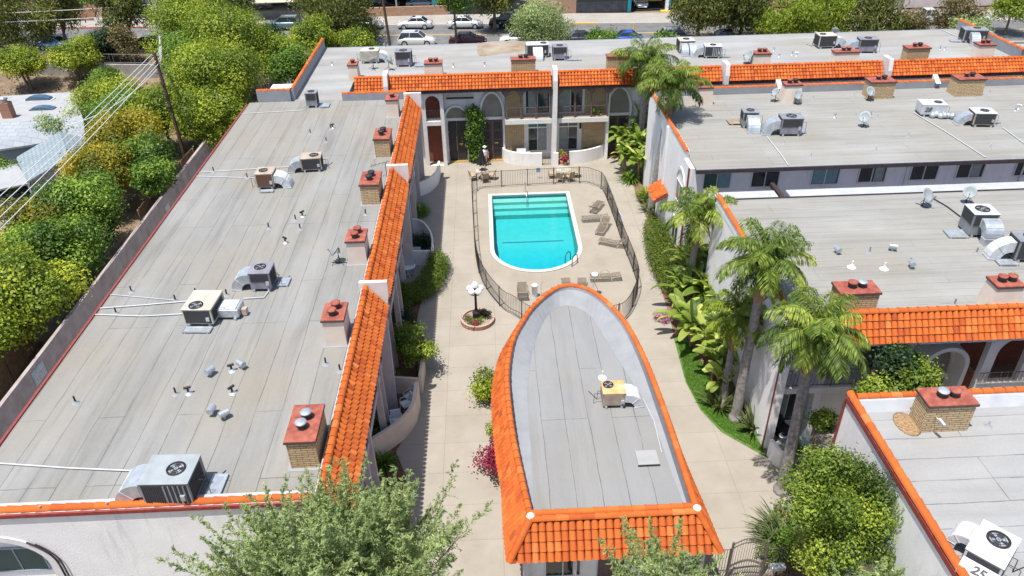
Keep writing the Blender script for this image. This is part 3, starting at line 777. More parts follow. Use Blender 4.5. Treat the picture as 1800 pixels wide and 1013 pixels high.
def ac_unit(label, x, y, z, w=1.1, d=0.9, h=0.8, rz=0.0, mat='ac_grey', top=None, coil='coil_dark', duct=None, duct_mat='galvanised', dw=0.55,
            fan=(0.15, 0.0), fr=0.25, front='coil', tray=None, conduit=True, number=None, curb=True, ribs=False, seed=1):
    """rooftop air conditioner; its own x runs along the front"""
    t = thing('air_conditioner', label, 'air conditioner', (x - math.sin(rz)*d*.5, y + math.cos(rz)*d*.5, z), rz, 'rooftop air conditioners')
    rg = random.Random(seed); zb = 0.14
    if curb:
        mb = MB()
        for sx in (-1, 1): mb.box(sx*w*0.36-0.05, sx*w*0.36+0.05, -d/2-0.05, d/2+0.05, 0.0, zb)
        part(t, 'support_skid', mb, 'galvanised')
    mb = MB().box(-w/2, w/2, -d/2, d/2, zb, zb+h-0.035)
    cab = part(t, 'cabinet', mb, mat, bevel=0.012)
    mb = MB().box(-w/2-0.018, w/2+0.018, -d/2-0.018, d/2+0.018, zb+h-0.03, zb+h)
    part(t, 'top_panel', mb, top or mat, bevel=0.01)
    fan_parts(t, fan[0]*w, fan[1]*d, zb+h, fr)
    def louvre(x0, x1, z0, z1, side):
        mb = MB()
        if side in ('f', 'b'):
            s_ = -1 if side == 'f' else 1
            y0 = s_*(d/2+0.004); mb.box(x0, x1, min(y0, y0+s_*0.012), max(y0, y0+s_*0.012), z0, z1)
            k = int((x1-x0)/0.07)
            for i in range(k): xx = x0 + (i+.5)*(x1-x0)/k; mb.box(xx-0.007, xx+0.007, min(y0+s_*.013, y0+s_*.024), max(y0+s_*.013, y0+s_*.024), z0, z1)
        else:
            s_ = -1 if side == 'l' else 1
            q = s_*(w/2+0.004); mb.box(min(q, q+s_*0.012), max(q, q+s_*0.012), x0, x1, z0, z1)
            k = int((x1-x0)/0.07)
            for i in range(k): yy = x0 + (i+.5)*(x1-x0)/k; mb.box(min(q+s_*.013, q+s_*.024), max(q+s_*.013, q+s_*.024), yy-0.007, yy+0.007, z0, z1)
        return mb
    zc = zb + h*0.46 if front == 'split' else zb + 0.07
    part(t, 'coil_panel', louvre(-w/2+0.07, w/2-0.07, zc, zb+h-0.07, 'f'), coil)
    part(t, 'coil_panel', louvre(-d/2+0.07, d/2-0.07, zc, zb+h-0.07, 'l'), coil)
    part(t, 'side_panel', louvre(-d/2+0.09, d/2-0.2, zb+0.1, zb+h-0.12, 'r'), 'coil_dark' if ribs else coil)
    if ribs:
        mb = MB()
        for i in range(5): xx = -w*0.02 + i*w*0.1; mb.box(xx, xx+0.05, -d/2-0.03, -d/2-0.017, zb+0.06, zb+h-0.1)
        part(t, 'panel_rib', mb, mat)
    if duct:
        for q in duct:
            dx, dy = {'l': (-1, 0), 'r': (1, 0), 'f': (0, -1), 'b': (0, 1)}[q[0]]
            off = q[1]; sx0 = dx*w/2 + (0 if dx else off*w); sy0 = dy*d/2 + (0 if dy else off*d)
            mb = MB(); zt0 = zb + h*0.82; rad = zt0*(q[2] if len(q) > 2 else 1.0); ln = 0.10
            px, py = -dy, dx
            # a short straight collar, then the elbow
            c0 = (sx0, sy0); c1 = (sx0+dx*ln, sy0+dy*ln)
            zt, zm = zt0, zt0 - rad*0.55
            mb.hexa([(c0[0]+px*dw/2*s1, c0[1]+py*dw/2*s1, zm) for s1 in (1,)] + [(c1[0]+px*dw/2, c1[1]+py*dw/2, zm), (c1[0]-px*dw/2, c1[1]-py*dw/2, zm), (c0[0]-px*dw/2, c0[1]-py*dw/2, zm)],
                    [(c0[0]+px*dw/2, c0[1]+py*dw/2, zt), (c1[0]+px*dw/2, c1[1]+py*dw/2, zt), (c1[0]-px*dw/2, c1[1]-py*dw/2, zt), (c0[0]-px*dw/2, c0[1]-py*dw/2, zt)])
            duct_arc(mb, c1[0], c1[1], zt0, dx, dy, dw, rad, rad*0.55, drop=zt0-rad)
            dd = part(t, 'duct', mb, duct_mat)
            mb = MB()
            for a in (0.0, 0.75, 1.5):
                ox, oz = math.sin(a)*rad*1.0, math.cos(a)*rad*1.0; ix, iz = math.sin(a)*rad*0.45, math.cos(a)*rad*0.45
                for s1 in (-1, 1):
                    mb.tube([(c1[0]+dx*ix+px*(dw/2+.006)*s1, c1[1]+dy*ix+py*(dw/2+.006)*s1, iz+zt0-rad), (c1[0]+dx*ox+px*(dw/2+.006)*s1, c1[1]+dy*ox+py*(dw/2+.006)*s1, oz+zt0-rad)], 0.014, 4)
                mb.tube([(c1[0]+dx*ox+px*(dw/2), c1[1]+dy*ox+py*(dw/2), oz+.006+zt0-rad), (c1[0]+dx*ox-px*(dw/2), c1[1]+dy*ox-py*(dw/2), oz+.006+zt0-rad)], 0.014, 4)
            part(dd, 'duct_flange', mb, 'duct_white')
    if tray:
        tx, ty, tw, td = tray; mb = MB().box(tx-tw/2, tx+tw/2, ty-td/2, ty+td/2, 0.05, 0.075)
        for (a, b, c, e) in ((tx-tw/2, tx+tw/2, ty-td/2, ty-td/2+.02), (tx-tw/2, tx+tw/2, ty+td/2-.02, ty+td/2), (tx-tw/2, tx-tw/2+.02, ty-td/2+.02, ty+td/2-.02), (tx+tw/2-.02, tx+tw/2, ty-td/2+.02, ty+td/2-.02)):
            mb.box(a, b, c, e, 0.076, 0.11)
        for sx in (-1, 1): mb.box(tx+sx*tw*.4-.03, tx+sx*tw*.4+.03, ty-td/2, ty+td/2, 0.0, 0.048)
        part(t, 'drip_tray', mb, 'galvanised')
    if conduit:
        mb = MB(); s_ = 1 if not (duct and duct[0][0] == 'r') else -1
        mb.tube([(s_*w/2, d*0.2, zb+h*0.5), (s_*(w/2+0.16), d*0.2, zb+h*0.5), (s_*(w/2+0.18), d*0.2, 0.04), (s_*(w/2+0.5), d*0.5+0.3, 0.03)], 0.014, 5)
        mb.tube([(s_*w/2, -d*0.1, zb+h*0.62), (s_*(w/2+0.34), -d*0.1, zb+h*0.62), (s_*(w/2+0.36), -d*0.1, 0.03)], 0.012, 5)
        part(t, 'conduit', mb, 'black_iron')
        mb = MB().box(w*0.30, w*0.30+0.14, -d/2-0.10, -d/2-0.03, zb+h*0.28, zb+h*0.5)
        part(t, 'junction_box', mb, 'galvanised')
    if number:
        number_plate(t, number[0], number[1], *number[2])
    return t
def number_plate(parent, text, size, loc, rot):
    cu = bpy.data.curves.new('painted_number', 'FONT'); cu.body = text; cu.size = size; cu.align_x = 'CENTER'; cu.align_y = 'CENTER'; cu.offset = 0.012; cu.extrude = 0.002; cu.shear = 0.25
    tmp = bpy.data.objects.new('tmp', cu); col.objects.link(tmp)
    me = bpy.data.meshes.new_from_object(tmp); bpy.data.objects.remove(tmp)
    me.materials.clear(); me.materials.append(M['marker_black'])
    o = bpy.data.objects.new('painted_number', me); col.objects.link(o); o.parent = parent
    o.location, o.rotation_euler = loc, rot
    return o
def chimney(root, x0, x1, y0, y1, z0, z1, kind='brick', flue=2, taper=0.0, along='x', mats=None, label=None):
    mb = MB(); a = taper
    mb.hexa([(x0-a, y0-a, z0), (x1+a, y0-a, z0), (x1+a, y1+a, z0), (x0-a, y1+a, z0)], [(x0, y0, z1-0.1), (x1, y0, z1-0.1), (x1, y1, z1-0.1), (x0, y1, z1-0.1)])
    c = part(root, 'chimney', mb, 'brick_tan' if kind == 'brick' else 'stucco_warm', world=True, label=label or ('tan brick chimney with a red painted cap' if kind == 'brick' else 'pale stucco chimney with a red painted cap'))
    e = 0.05
    part(c, 'chimney_cap', MB().box(x0-e, x1+e, y0-e, y1+e, z1-0.022, z1), 'cap_red', world=True)
    part(c, 'cap_edge', MB().box(x0-e-0.006, x1+e+0.006, y0-e-0.006, y1+e+0.006, z1-0.11, z1-0.025), 'cap_edge', world=True)
    cx, cy = (x0+x1)/2, (y0+y1)/2; mb = MB()
    for i in range(flue):
        o = 0 if flue == 1 else (i - 0.5) * (0.42 if along == 'x' else 0.62)
        px, py = (cx+o, cy) if along == 'x' else (cx+o*0.12, cy+o*0.8)
        mt = (mats or ['black_iron'])[i % len(mats or [1])]
        mb = MB().lathe([(0.15, 0.0), (0.13, 0.05), (0.125, 0.13)], (px, py, z1+0.002), 14)
        mb.lathe([(0.17, 0.13), (0.185, 0.15), (0.185, 0.235)], (px, py, z1+0.002), 14)
        fl = part(c, 'flue', mb, 'coil_dark', world=True)
        mb = MB().lathe([(0.20, 0.24), (0.20, 0.275), (0.12, 0.30), (0.02, 0.305)], (px, py, z1+0.002), 14)
        part(c, 'flue_lid', mb, mt, world=True)
    return c
def dish(label, x, y, z, az, el=35, r=0.42, mast=0.6, mat='dish_grey', tilt_back=0):
    r *= .74
    t = thing('satellite_dish', label, 'satellite dish', (x, y, z), az, 'satellite dishes on the roofs')
    mb = MB(); mb.tube([(0, 0, 0.02), (0, 0, mast)], 0.022, 6); mb.tube([(-0.3, 0.3, 0.015), (0, 0, mast*0.55)], 0.014, 5); mb.tube([(0.3, 0.3, 0.015), (0, 0, mast*0.55)], 0.014, 5)
    mb.box(-0.38, 0.38, -0.03, 0.03, 0.0, 0.02); part(t, 'mount', mb, 'black_iron')
    # bowl opening towards its own +x, raised by el
    ce, se = math.cos(R(el)), math.sin(R(el)); ax = Vector((ce, 0, se)); up = Vector((-se, 0, ce)); sd_ = Vector((0, 1, 0)); c0 = Vector((0.05, 0, mast))
    vs = [c0]; fs = []; n = 18
    for k in (0.35, 0.7, 1.0):
        for i in range(n): a = 2*math.pi*i/n; vs.append(c0 + up*(r*1.08*k*math.cos(a)) + sd_*(r*k*math.sin(a)) + ax*(0.16*r*2*k*k))
    for i in range(n): fs.append((0, 1+i, 1+(i+1) % n))
    for q in range(2):
        for i in range(n): fs.append((1+q*n+i, 1+(q+1)*n+i, 1+(q+1)*n+(i+1) % n, 1+q*n+(i+1) % n))
    mb = MB(); mb.add(vs, fs, 0.5, True)
    o = part(t, 'reflector', mb, mat); sm = o.modifiers.new('thick', 'SOLIDIFY'); sm.thickness = 0.02
    mb = MB(); e = c0 + ax*(r*1.15) - up*(r*0.55); mb.tube([c0 - up*r*0.95 + ax*0.1, e], 0.015, 5); mb.tube([e - ax*0.06, e + ax*0.06 + up*0.02], 0.04, 8)
    part(t, 'feed_arm', mb, 'ac_grey'); return t
def vent_pipe(label, x, y, z, h=0.32, r=0.035, mat='black_iron', kind='pipe', rz=0.0, group='small vent pipes on the flat roofs'):
    t = thing('vent_pipe', label, 'vent pipe', (x, y, z), rz, group)
    if kind == 'pipe':
        part(t, 'pipe', MB().tube([(0, 0, 0), (0, 0, h)], r, 8), mat)
        part(t, 'flashing', MB().lathe([(0.15, 0.004), (0.09, 0.03), (r+0.01, 0.10)], (0, 0, 0), 12), 'membrane_grey')
    elif kind == 'cowl':
        part(t, 'pipe', MB().tube([(0, 0, 0), (0, 0, h*0.7)], r*1.4, 8), 'galvanised')
        part(t, 'cowl', MB().tube([(-0.05, -0.17, h), (0.05, 0.17, h)], 0.125, 12), 'galvanised')
    elif kind == 'cone':
        part(t, 'pipe', MB().tube([(0, 0, 0), (0, 0, h)], r, 8), mat)
        part(t, 'flashing', MB().lathe([(0.20, 0.004), (0.13, 0.05), (r+0.01, 0.16)], (0, 0, 0), 14), 'white_paint')
    elif kind == 'tee':
        part(t, 'pipe', MB().tube([(0, 0, 0), (0, 0, h*0.8)], r*1.2, 8), mat)
        part(t, 'tee_top', MB().tube([(-0.13, 0, h*0.85), (0.13, 0, h*0.85)], r*1.5, 8), mat)
        part(t, 'flashing', MB().lathe([(0.15, 0.004), (0.09, 0.03), (r+0.01, 0.10)], (0, 0, 0), 12), 'galvanised')
    return t

# ---------------------------------------------------------------- building details
def window(root, p, w, h, face='-y', pane='glass_dark', frame='stucco_trim', mull=1, rec=0.06, label=None, curtain=None, bars=False, depth=0.05):
    """window whose lower left corner (seen from outside) is p; face = outward side"""
    F = {'-y': (Vector((1,0,0)), Vector((0,-1,0))), '+y': (Vector((-1,0,0)), Vector((0,1,0))), '-x': (Vector((0,-1,0)), Vector((-1,0,0))), '+x': (Vector((0,1,0)), Vector((1,0,0)))}
    u, nrm = F[face]; p = Vector(p); up = Vector((0,0,1)); b = 0.05
    def bx(mb, a0, a1, z0, z1, d0, d1):
        q = [p + u*a + up*zz for a, zz in ((a0, z0), (a1, z0), (a1, z1), (a0, z1))]
        mb.hexa([v + nrm*d1 for v in q], [v + nrm*d0 for v in q])
    mb = MB(); bx(mb, -b, 0, -b, h+b, 0.003, depth); bx(mb, w, w+b, -b, h+b, 0.003, depth); bx(mb, 0, w, -b, 0, 0.003, depth); bx(mb, 0, w, h, h+b, 0.003, depth)
    for i in range(mull): a = w*(i+1)/(mull+1); bx(mb, a-0.02, a+0.02, 0, h, 0.003, depth-0.01)
    o = part(root, 'window', mb, frame, world=True, label=label)
    mb = MB()
    n = mull + 1
    for i in range(n):
        a0 = w*i/n + (0.021 if i else 0.001); a1 = w*(i+1)/n - (0.021 if i < n-1 else 0.001); bx(mb, a0, a1, 0.001, h-0.001, 0.006, 0.016)
    part(o, 'pane', mb, pane, world=True)
    if curtain:
        mb = MB(); a0, a1 = curtain[0]*w, curtain[1]*w; k = 8
        for i in range(k): bx(mb, a0+(a1-a0)*i/k, a0+(a1-a0)*(i+1)/k-0.004, 0.03, h-0.03, 0.017, 0.020+0.008*(i % 2))
        part(o, 'curtain', mb, curtain[2], world=True)
    return o
def railing(mb, pts, h=0.95, z=0.0, bar=0.13, r=0.012, rail=0.022, post=2.0, pr=0.03, low=0.10, mid=None):
    pts = [Vector((p[0], p[1], z)) for p in pts]
    L = [0.0]
    for i in range(len(pts)-1): L.append(L[-1] + (pts[i+1]-pts[i]).length)
    def at(s_):
        for i in range(len(pts)-1):
            if s_ <= L[i+1]+1e-9: return pts[i].lerp(pts[i+1], max(0, (s_-L[i])/max(1e-9, L[i+1]-L[i])))
        return pts[-1]
    up = Vector((0, 0, 1))
    for zz in ([h, low] + ([mid] if mid else [])): mb.tube([p + up*zz for p in pts], rail, 4, smooth=False)
    n = max(1, round(L[-1]/bar))
    for i in range(n+1): q = at(L[-1]*i/n); mb.tube([q + up*low, q + up*h], r, 4, caps=False, smooth=False)
    if post:
        n = max(1, round(L[-1]/post))
        for i in range(n+1): q = at(L[-1]*i/n); mb.tube([q, q + up*(h+0.05)], pr, 4, smooth=False)
def arc_pts(cx, cz, rx, rz, a0, a1, n): return [(cx + rx*math.cos(R(a0+(a1-a0)*i/n)), cz + rz*math.sin(R(a0+(a1-a0)*i/n))) for i in range(n+1)]
def curved_wall(label, pts, h, th=0.16, mat='stucco', slope=None, group='curved stucco patio walls', cap=None, cat='patio wall'):
    """free-standing wall following a plan line; slope = list of top heights"""
    mb = MB(); P = [Vector((x, y, 0)) for x, y in pts]; n = len(P); H = slope or [h]*n
    A = []; B = []
    for i in range(n):
        d = (P[min(i+1, n-1)] - P[max(i-1, 0)]).normalized(); s_ = Vector((-d.y, d.x, 0))*th/2; A.append(P[i]+s_); B.append(P[i]-s_)
    for i in range(n-1):
        mb.add([A[i], A[i+1], B[i+1], B[i], A[i]+Vector((0,0,H[i])), A[i+1]+Vector((0,0,H[i+1])), B[i+1]+Vector((0,0,H[i+1])), B[i]+Vector((0,0,H[i]))],
               [(0,1,5,4), (2,3,7,6), (4,5,6,7)], 0.5, True)
    mb.add([A[0], B[0], B[0]+Vector((0,0,H[0])), A[0]+Vector((0,0,H[0]))], [(0,1,2,3)]); mb.add([A[-1], B[-1], B[-1]+Vector((0,0,H[-1])), A[-1]+Vector((0,0,H[-1]))], [(3,2,1,0)])
    for i, f in enumerate(mb.f):
        pass
    mb.sm = [False]*len(mb.f)
    loc = pts[n//2]
    o = part(None, 'patio_wall', mb.mesh('patio_wall', mat, (loc[0], loc[1], 0)), mat); o.location = (loc[0], loc[1], 0)
    o['label'] = label; o['category'] = cat; o['group'] = group
    return o
def smooth_line(pts, k=6):
    """Catmull-Rom through 2-D points"""
    P = [Vector((p[0], p[1])) for p in pts]; P = [P[0]*2-P[1]] + P + [P[-1]*2-P[-2]]; out = []
    for i in range(1, len(P)-2):
        for j in range(k):
            t = j/k; a, b, c, d = P[i-1:i+3]
            out.append(0.5*((2*b) + (c-a)*t + (2*a-5*b+4*c-d)*t*t + (3*b-a-3*c+d)*t**3))
    out.append(P[-2]); return [(p.x, p.y) for p in out]

# ---------------------------------------------------------------- cars
def car(label, x, y, z, rz, paint, kind='sedan', group='cars parked along the street', cat=None, L=4.5):
    t = thing({'pickup': 'pickup_truck', 'suv': 'parked_suv'}.get(kind, 'parked_car'), label, cat or {'pickup': 'truck'}.get(kind, 'car'), (x, y, z), rz, group)
    W = 0.90; h = {'sedan': 1.42, 'suv': 1.66, 'pickup': 1.82}[kind]; bz = {'sedan': 0.92, 'suv': 1.02, 'pickup': 1.08}[kind]; g0 = 0.24 if kind != 'pickup' else 0.38
    if kind == 'pickup': L = 5.4
    hl = L/2
    prof = {'sedan': [(-hl, .52, .70), (-hl*.93, .86, .92), (-hl*.55, .95, .96), (0, .95, .98), (hl*.42, .93, .98), (hl*.80, .80, .94), (hl*.96, .62, .84), (hl, .48, .70)],
            'suv': [(-hl, .55, .74), (-hl*.95, 1.0, .93), (-hl*.5, 1.04, .98), (0, 1.03, 1.0), (hl*.45, 1.02, .99), (hl*.85, .90, .95), (hl*.97, .70, .86), (hl, .5, .74)],
            'pickup': [(-hl, .72, .90), (-hl*.97, 1.10, .95), (-hl*.5, 1.12, 1.0), (0, 1.12, 1.0), (hl*.42, 1.12, 1.0), (hl*.85, 1.04, .97), (hl*.97, .85, .92), (hl, .6, .84)]}[kind]
    mb = MB(); vs = []; N = 8
    for (px, zt, wf) in prof:
        w = W*wf
        vs += [(px, -w*.92, g0), (px, -w, g0+.16), (px, -w, zt*.80), (px, -w*.90, zt), (px, w*.90, zt), (px, w, zt*.80), (px, w, g0+.16), (px, w*.92, g0)]
    fs = []
    for i in range(len(prof)-1):
        for k in range(N): fs.append((i*N+k, (i+1)*N+k, (i+1)*N+(k+1) % N, i*N+(k+1) % N))
    fs += [tuple(reversed(range(N)))[::-1], tuple(range((len(prof)-1)*N, len(prof)*N))]
    mb.add(vs, fs, 0.5, True)
    if kind == 'pickup':   # bed walls
        mb.box(-hl*.96, -hl*.15, -W*.97, -W*.86, 1.08, 1.26); mb.box(-hl*.96, -hl*.15, W*.86, W*.97, 1.08, 1.26); mb.box(-hl*.98, -hl*.94, -W*.86, W*.86, 1.08, 1.26)
    body = part(t, 'body', mb, 'paint_' + paint)
    # cabin: glass house with a painted roof panel
    c = {'sedan': (-hl*.74, -hl*.42, hl*.12, hl*.46), 'suv': (-hl*.93, -hl*.74, hl*.16, hl*.50), 'pickup': (-hl*.16, -hl*.10, hl*.34, hl*.56)}[kind]
    b0 = bz - 0.06; zt = h - 0.05
    low = [(c[0], -W*.90), (c[3], -W*.88), (c[3], W*.88), (c[0], W*.90)]; hi = [(c[1], -W*.70), (c[2], -W*.70), (c[2], W*.70), (c[1], W*.70)]
    mb = MB().hexa([(a, b, b0) for a, b in low], [(a, b, zt) for a, b in hi]); part(t, 'window_glass', mb, 'glass_dark')
    mb = MB()
    mb.hexa([(a*1.0, b*1.03, zt+0.002) for a, b in hi], [(c[1]+.08, -W*.60, h), (c[2]-.10, -W*.60, h), (c[2]-.10, W*.60, h), (c[1]+.08, W*.60, h)])
    for (i, j) in ((0, 0), (1, 1), (2, 2), (3, 3)):
        a, b = low[i], hi[j]; mb.tube([(a[0], a[1]*1.01, b0), (b[0], b[1]*1.02, zt)], 0.035, 4)
    for s_ in (-1, 1):
        mx_ = (c[1]+c[2])/2; mb.tube([(mx_-.1, s_*W*.91, b0), (mx_, s_*W*.715, zt)], 0.04, 4)
    part(t, 'roof_panel', mb, 'paint_' + paint)
    if kind == 'suv':
        mb = MB()
        for s_ in (-1, 1): mb.tube([(c[1]+.1, s_*W*.62, h+.03), (c[2]-.1, s_*W*.62, h+.03)], 0.02, 5)
        part(t, 'roof_rail', mb, 'black_iron')
    if kind != 'pickup':
        part(t, 'sunroof', MB().box(-hl*.05, hl*.12, -W*.42, W*.42, h+.002, h+.012), 'glass_dark')
    wr = 0.33 if kind == 'sedan' else 0.38
    for sx in (-1, 1):
        for s_ in (-1, 1):
            cx, cy = sx*hl*.60, s_*W*.88
            mb = MB(); mb.tube([(cx, cy-s_*.12, wr), (cx, cy+s_*.13, wr)], wr, 16)
            w_ = part(t, 'wheel', mb, 'rubber')
            mb = MB(); mb.tube([(cx, cy+s_*.131, wr), (cx, cy+s_*.138, wr)], wr*.62, 12); part(w_, 'rim', mb, 'galvanised')
    for s_ in (-1, 1):
        part(t, 'headlight', MB().ball((hl*.955, s_*W*.66, .64 if kind != 'pickup' else .85), .10, .16, .08, 8, 5), 'lamp_clear')
        part(t, 'taillight', MB().ball((-hl*.965, s_*W*.70, .74 if kind != 'pickup' else .95), .07, .13, .09, 8, 5), 'lamp_red')
        part(t, 'wing_mirror', MB().ball((c[3]-.12, s_*(W+.07), bz+.03), .07, .09, .06, 8, 5), 'paint_' + paint)
    return t

# ---------------------------------------------------------------- people
def person(label, x, y, z, rz, top='cloth_white', legs='cloth_blue', hat='cloth_white', hair='hair_dark', arm='down', stride=0.12):
    t = thing('person', label, 'person', (x, y, z), rz)
    V = [(0, 0, .95), (0, 0, 1.15), (0, 0, 1.38), (0, 0, 1.48), (0, .01, 1.56)]; E = [(0, 1), (1, 2), (2, 3), (3, 4)]; Rr = [(.15, .11), (.135, .10), (.17, .11), (.06, .06), (.055, .055)]
    def add(p, q, r): V.append(p); E.append((q, len(V)-1)); Rr.append((r, r)); return len(V)-1
    for s_ in (-1, 1):
        k = add((s_*.09, 0, .88), 0, .095); k = add((s_*.10, stride*s_*.5, .50), k, .062); k = add((s_*.10, stride*s_, .09), k, .042); add((s_*.11, stride*s_+.15, .03), k, .035)
        if arm == 'up' and s_ == 1: pts = [((.19, .02, 1.37), .052), ((.30, .16, 1.30), .04), ((.22, .38, 1.38), .032), ((.20, .45, 1.42), .028)]
        else: pts = [((s_*.19, 0, 1.37), .052), ((s_*.25, -.02, 1.10), .04), ((s_*.25, .08, .86), .03), ((s_*.25, .11, .79), .028)]
        k = 2
        for p, r in pts: k = add(p, k, r)
        hand = pts[-1][0]
        for i in range(4):   # fingers
            fx = (i-1.5)*.017; q = add((hand[0]+fx, hand[1]+.03, hand[2]-.04), k, .009); add((hand[0]+fx, hand[1]+.045, hand[2]-.075+.006*abs(i-1.5)), q, .007)
        q = add((hand[0]-s_*.035, hand[1]+.02, hand[2]-.02), k, .010); add((hand[0]-s_*.05, hand[1]+.035, hand[2]-.045), q, .008)
    me = bpy.data.meshes.new('body'); me.from_pydata(V, E, []); me.materials.append(M['skin'])
    o = bpy.data.objects.new('body', me); col.objects.link(o); o.parent = t
    sk = o.modifiers.new('skin', 'SKIN'); o.modifiers.new('sub', 'SUBSURF').levels = 1; o.modifiers[-1].render_levels = 1
    for i, r in enumerate(Rr): me.skin_vertices[0].data[i].radius = r
    me.skin_vertices[0].data[0].use_root = True
    # head with face, kept as one piece with the body's skin colour
    mb = MB(); mb.ball((0, .015, 1.65), .078, .095, .115, 14, 10); mb.ball((0, .115, 1.635), .012, .02, .02, 6, 4)
    for s_ in (-1, 1): mb.ball((s_*.08, .01, 1.64), .012, .02, .03, 6, 4)
    hd = part(t, 'head', mb, 'skin'); mb = MB()
    for s_ in (-1, 1): mb.ball((s_*.03, .103, 1.655), .011, .008, .008, 6, 4)
    mb.box(-.022, .022, .100, .108, 1.594, 1.602); part(hd, 'eyes_and_mouth', mb, 'hair_dark')
    mb = MB(); mb.ball((0, -.01, 1.68), .086, .098, .10, 12, 8); part(t, 'hair', mb, hair)
    if hat:
        mb = MB(); mb.lathe([(.17, 0), (.165, .012), (.095, .02), (.09, .07), (.05, .10), (.01, .105)], (0, .01, 1.71), 14); part(t, 'hat', mb, hat)
    mb = MB(); mb.lathe([(.155, .93), (.17, .98), (.16, 1.12), (.18, 1.30), (.175, 1.40), (.09, 1.47), (.07, 1.48)], (0, 0, 0), 14)
    mb.v = [(a*1.12, b*.82, c) for a, b, c in mb.v]
    for s_ in (-1, 1):
        if arm == 'up' and s_ == 1: mb.tube([(.19, .02, 1.38), (.26, .10, 1.33)], .07, 8, .058)
        else: mb.tube([(s_*.19, 0, 1.38), (s_*.235, -.01, 1.20)], .07, 8, .058)
    part(t, 'shirt', mb, top)
    mb = MB(); mb.lathe([(.11, .86), (.165, .90), (.16, .965)], (0, 0, 0), 12); mb.v = [(a*1.08, b*.85, c) for a, b, c in mb.v]
    for s_ in (-1, 1): mb.tube([(s_*.09, 0, .92), (s_*.10, stride*s_*.5, .50), (s_*.10, stride*s_, .12)], .115, 9, .065)
    part(t, 'trousers', mb, legs)
    mb = MB()
    for s_ in (-1, 1): mb.ball((s_*.105, stride*s_+.07, .035), .048, .13, .04, 10, 6)
    part(t, 'shoes', mb, 'black_fabric')
    return t

# ================================================================ THE SETTING
STZ = 1.2   # the street lies above the courtyard, up a short bank
POOL = [(0.15, 53.0), (0.15, 44.85)] + [(3.0 + 2.85*math.cos(R(a)), 44.85 + 2.9*math.sin(R(a))) for a in range(190, 351, 8)] + [(5.85, 44.85), (5.85, 53.0)]
def grow(p, e):
    c = (3.0, 47.5); out = []
    for x, y in p:
        if y > 44.8: out.append((x + (e if x > c[0] else -e), y + (e if y > 50 else 0)))
        else: d = Vector((x-3.0, y-44.85)).normalized(); out.append((x+d.x*e, y+d.y*e))
    return out
COPE = grow(POOL, 0.30); COPE2 = grow(POOL, 0.31)
mb = MB(); mb.sheet([(-260, -120), (300, -120), (300, 82), (-260, 82)], [[(-1, 41), (7, 41), (7, 54), (-1, 54)]], -0.004); struct('ground', mb, 'dirt')
mb = MB(); mb.sheet([(-6.2, 2), (13.2, 2), (13.2, 61.5), (-6.2, 61.5)], [COPE2], 0.0); struct('courtyard_paving', mb, 'concrete')
mb = MB(); mb.sheet(smooth_line([(-1.25, 54.0), (-1.25, 44.5), (-0.9, 41.2), (0.2, 38.4), (2.0, 36.0), (4.5, 35.0), (6.7, 36.0), (8.6, 38.3), (9.7, 41.2), (9.9, 44.2), (9.4, 47), (9.0, 51), (8.7, 53.2), (8.0, 54.3), (6, 54.6), (1, 54.6), (-0.7, 54.5)], 5), [COPE2], 0.004); struct('pool_deck', mb, 'concrete_deck')
mb = MB(); mb.sheet([(-23, 5), (-17.3, 5), (-17.3, 62), (-23, 62)], [], 0.0); struct('driveway', mb, 'asphalt')
mb = MB(); mb.sheet([(12.58, 57.62), (11.34, 54.87), (11.13, 52.14), (11.25, 48.42), (10.80, 47.33), (10.67, 44.74), (10.40, 41.09), (10.32, 37.22), (10.08, 33.85), (9.84, 30.32), (10.11, 28.19), (10.72, 26.66), (12.43, 24.75), (12.55, 26.0), (12.3, 54.5)], [], 0.006); struct('planting_bed', mb, 'soil')
mb = MB(); mb.sheet([(10.07, 34.39), (9.84, 30.32), (10.09, 28.11), (10.69, 26.54), (12.36, 24.72), (12.48, 25.74), (11.85, 27.47), (11.18, 28.98), (11.13, 31.26), (10.97, 33.79)], [], 0.011); struct('lawn_strip', mb, 'lawn')
mb = MB(); mb.sheet([(9.30, 19.59), (10.67, 19.51), (10.91, 20.63), (11.36, 21.50), (11.94, 22.06), (12.7, 20.4), (12.7, 14.0), (10.0, 14.0)][1:], [], 0.006); struct('corner_bed', mb, 'soil')
mb = MB(); mb.sheet([(12.6, 20.6), (40, 20.6), (40, 26.6), (12.6, 26.6)], [], 0.008); struct('side_courtyard_paving', mb, 'concrete')
mb = MB(); mb.sheet([(13.92, 26.94), (15.15, 26.86), (14.19, 24.29), (12.83, 24.37)], [], 0.014); struct('green_patio_floor', mb, 'teal_floor')
mb = MB(); mb.sheet([(-6.1, 17.0), (-4.3, 17.0), (-4.3, 24.6), (-4.9, 26.2), (-4.2, 28.0), (-4.0, 35.0), (-4.6, 36.5), (-4.4, 39.5), (-6.1, 39.5)], [], 0.006); struct('side_planting_bed', mb, 'mulch')
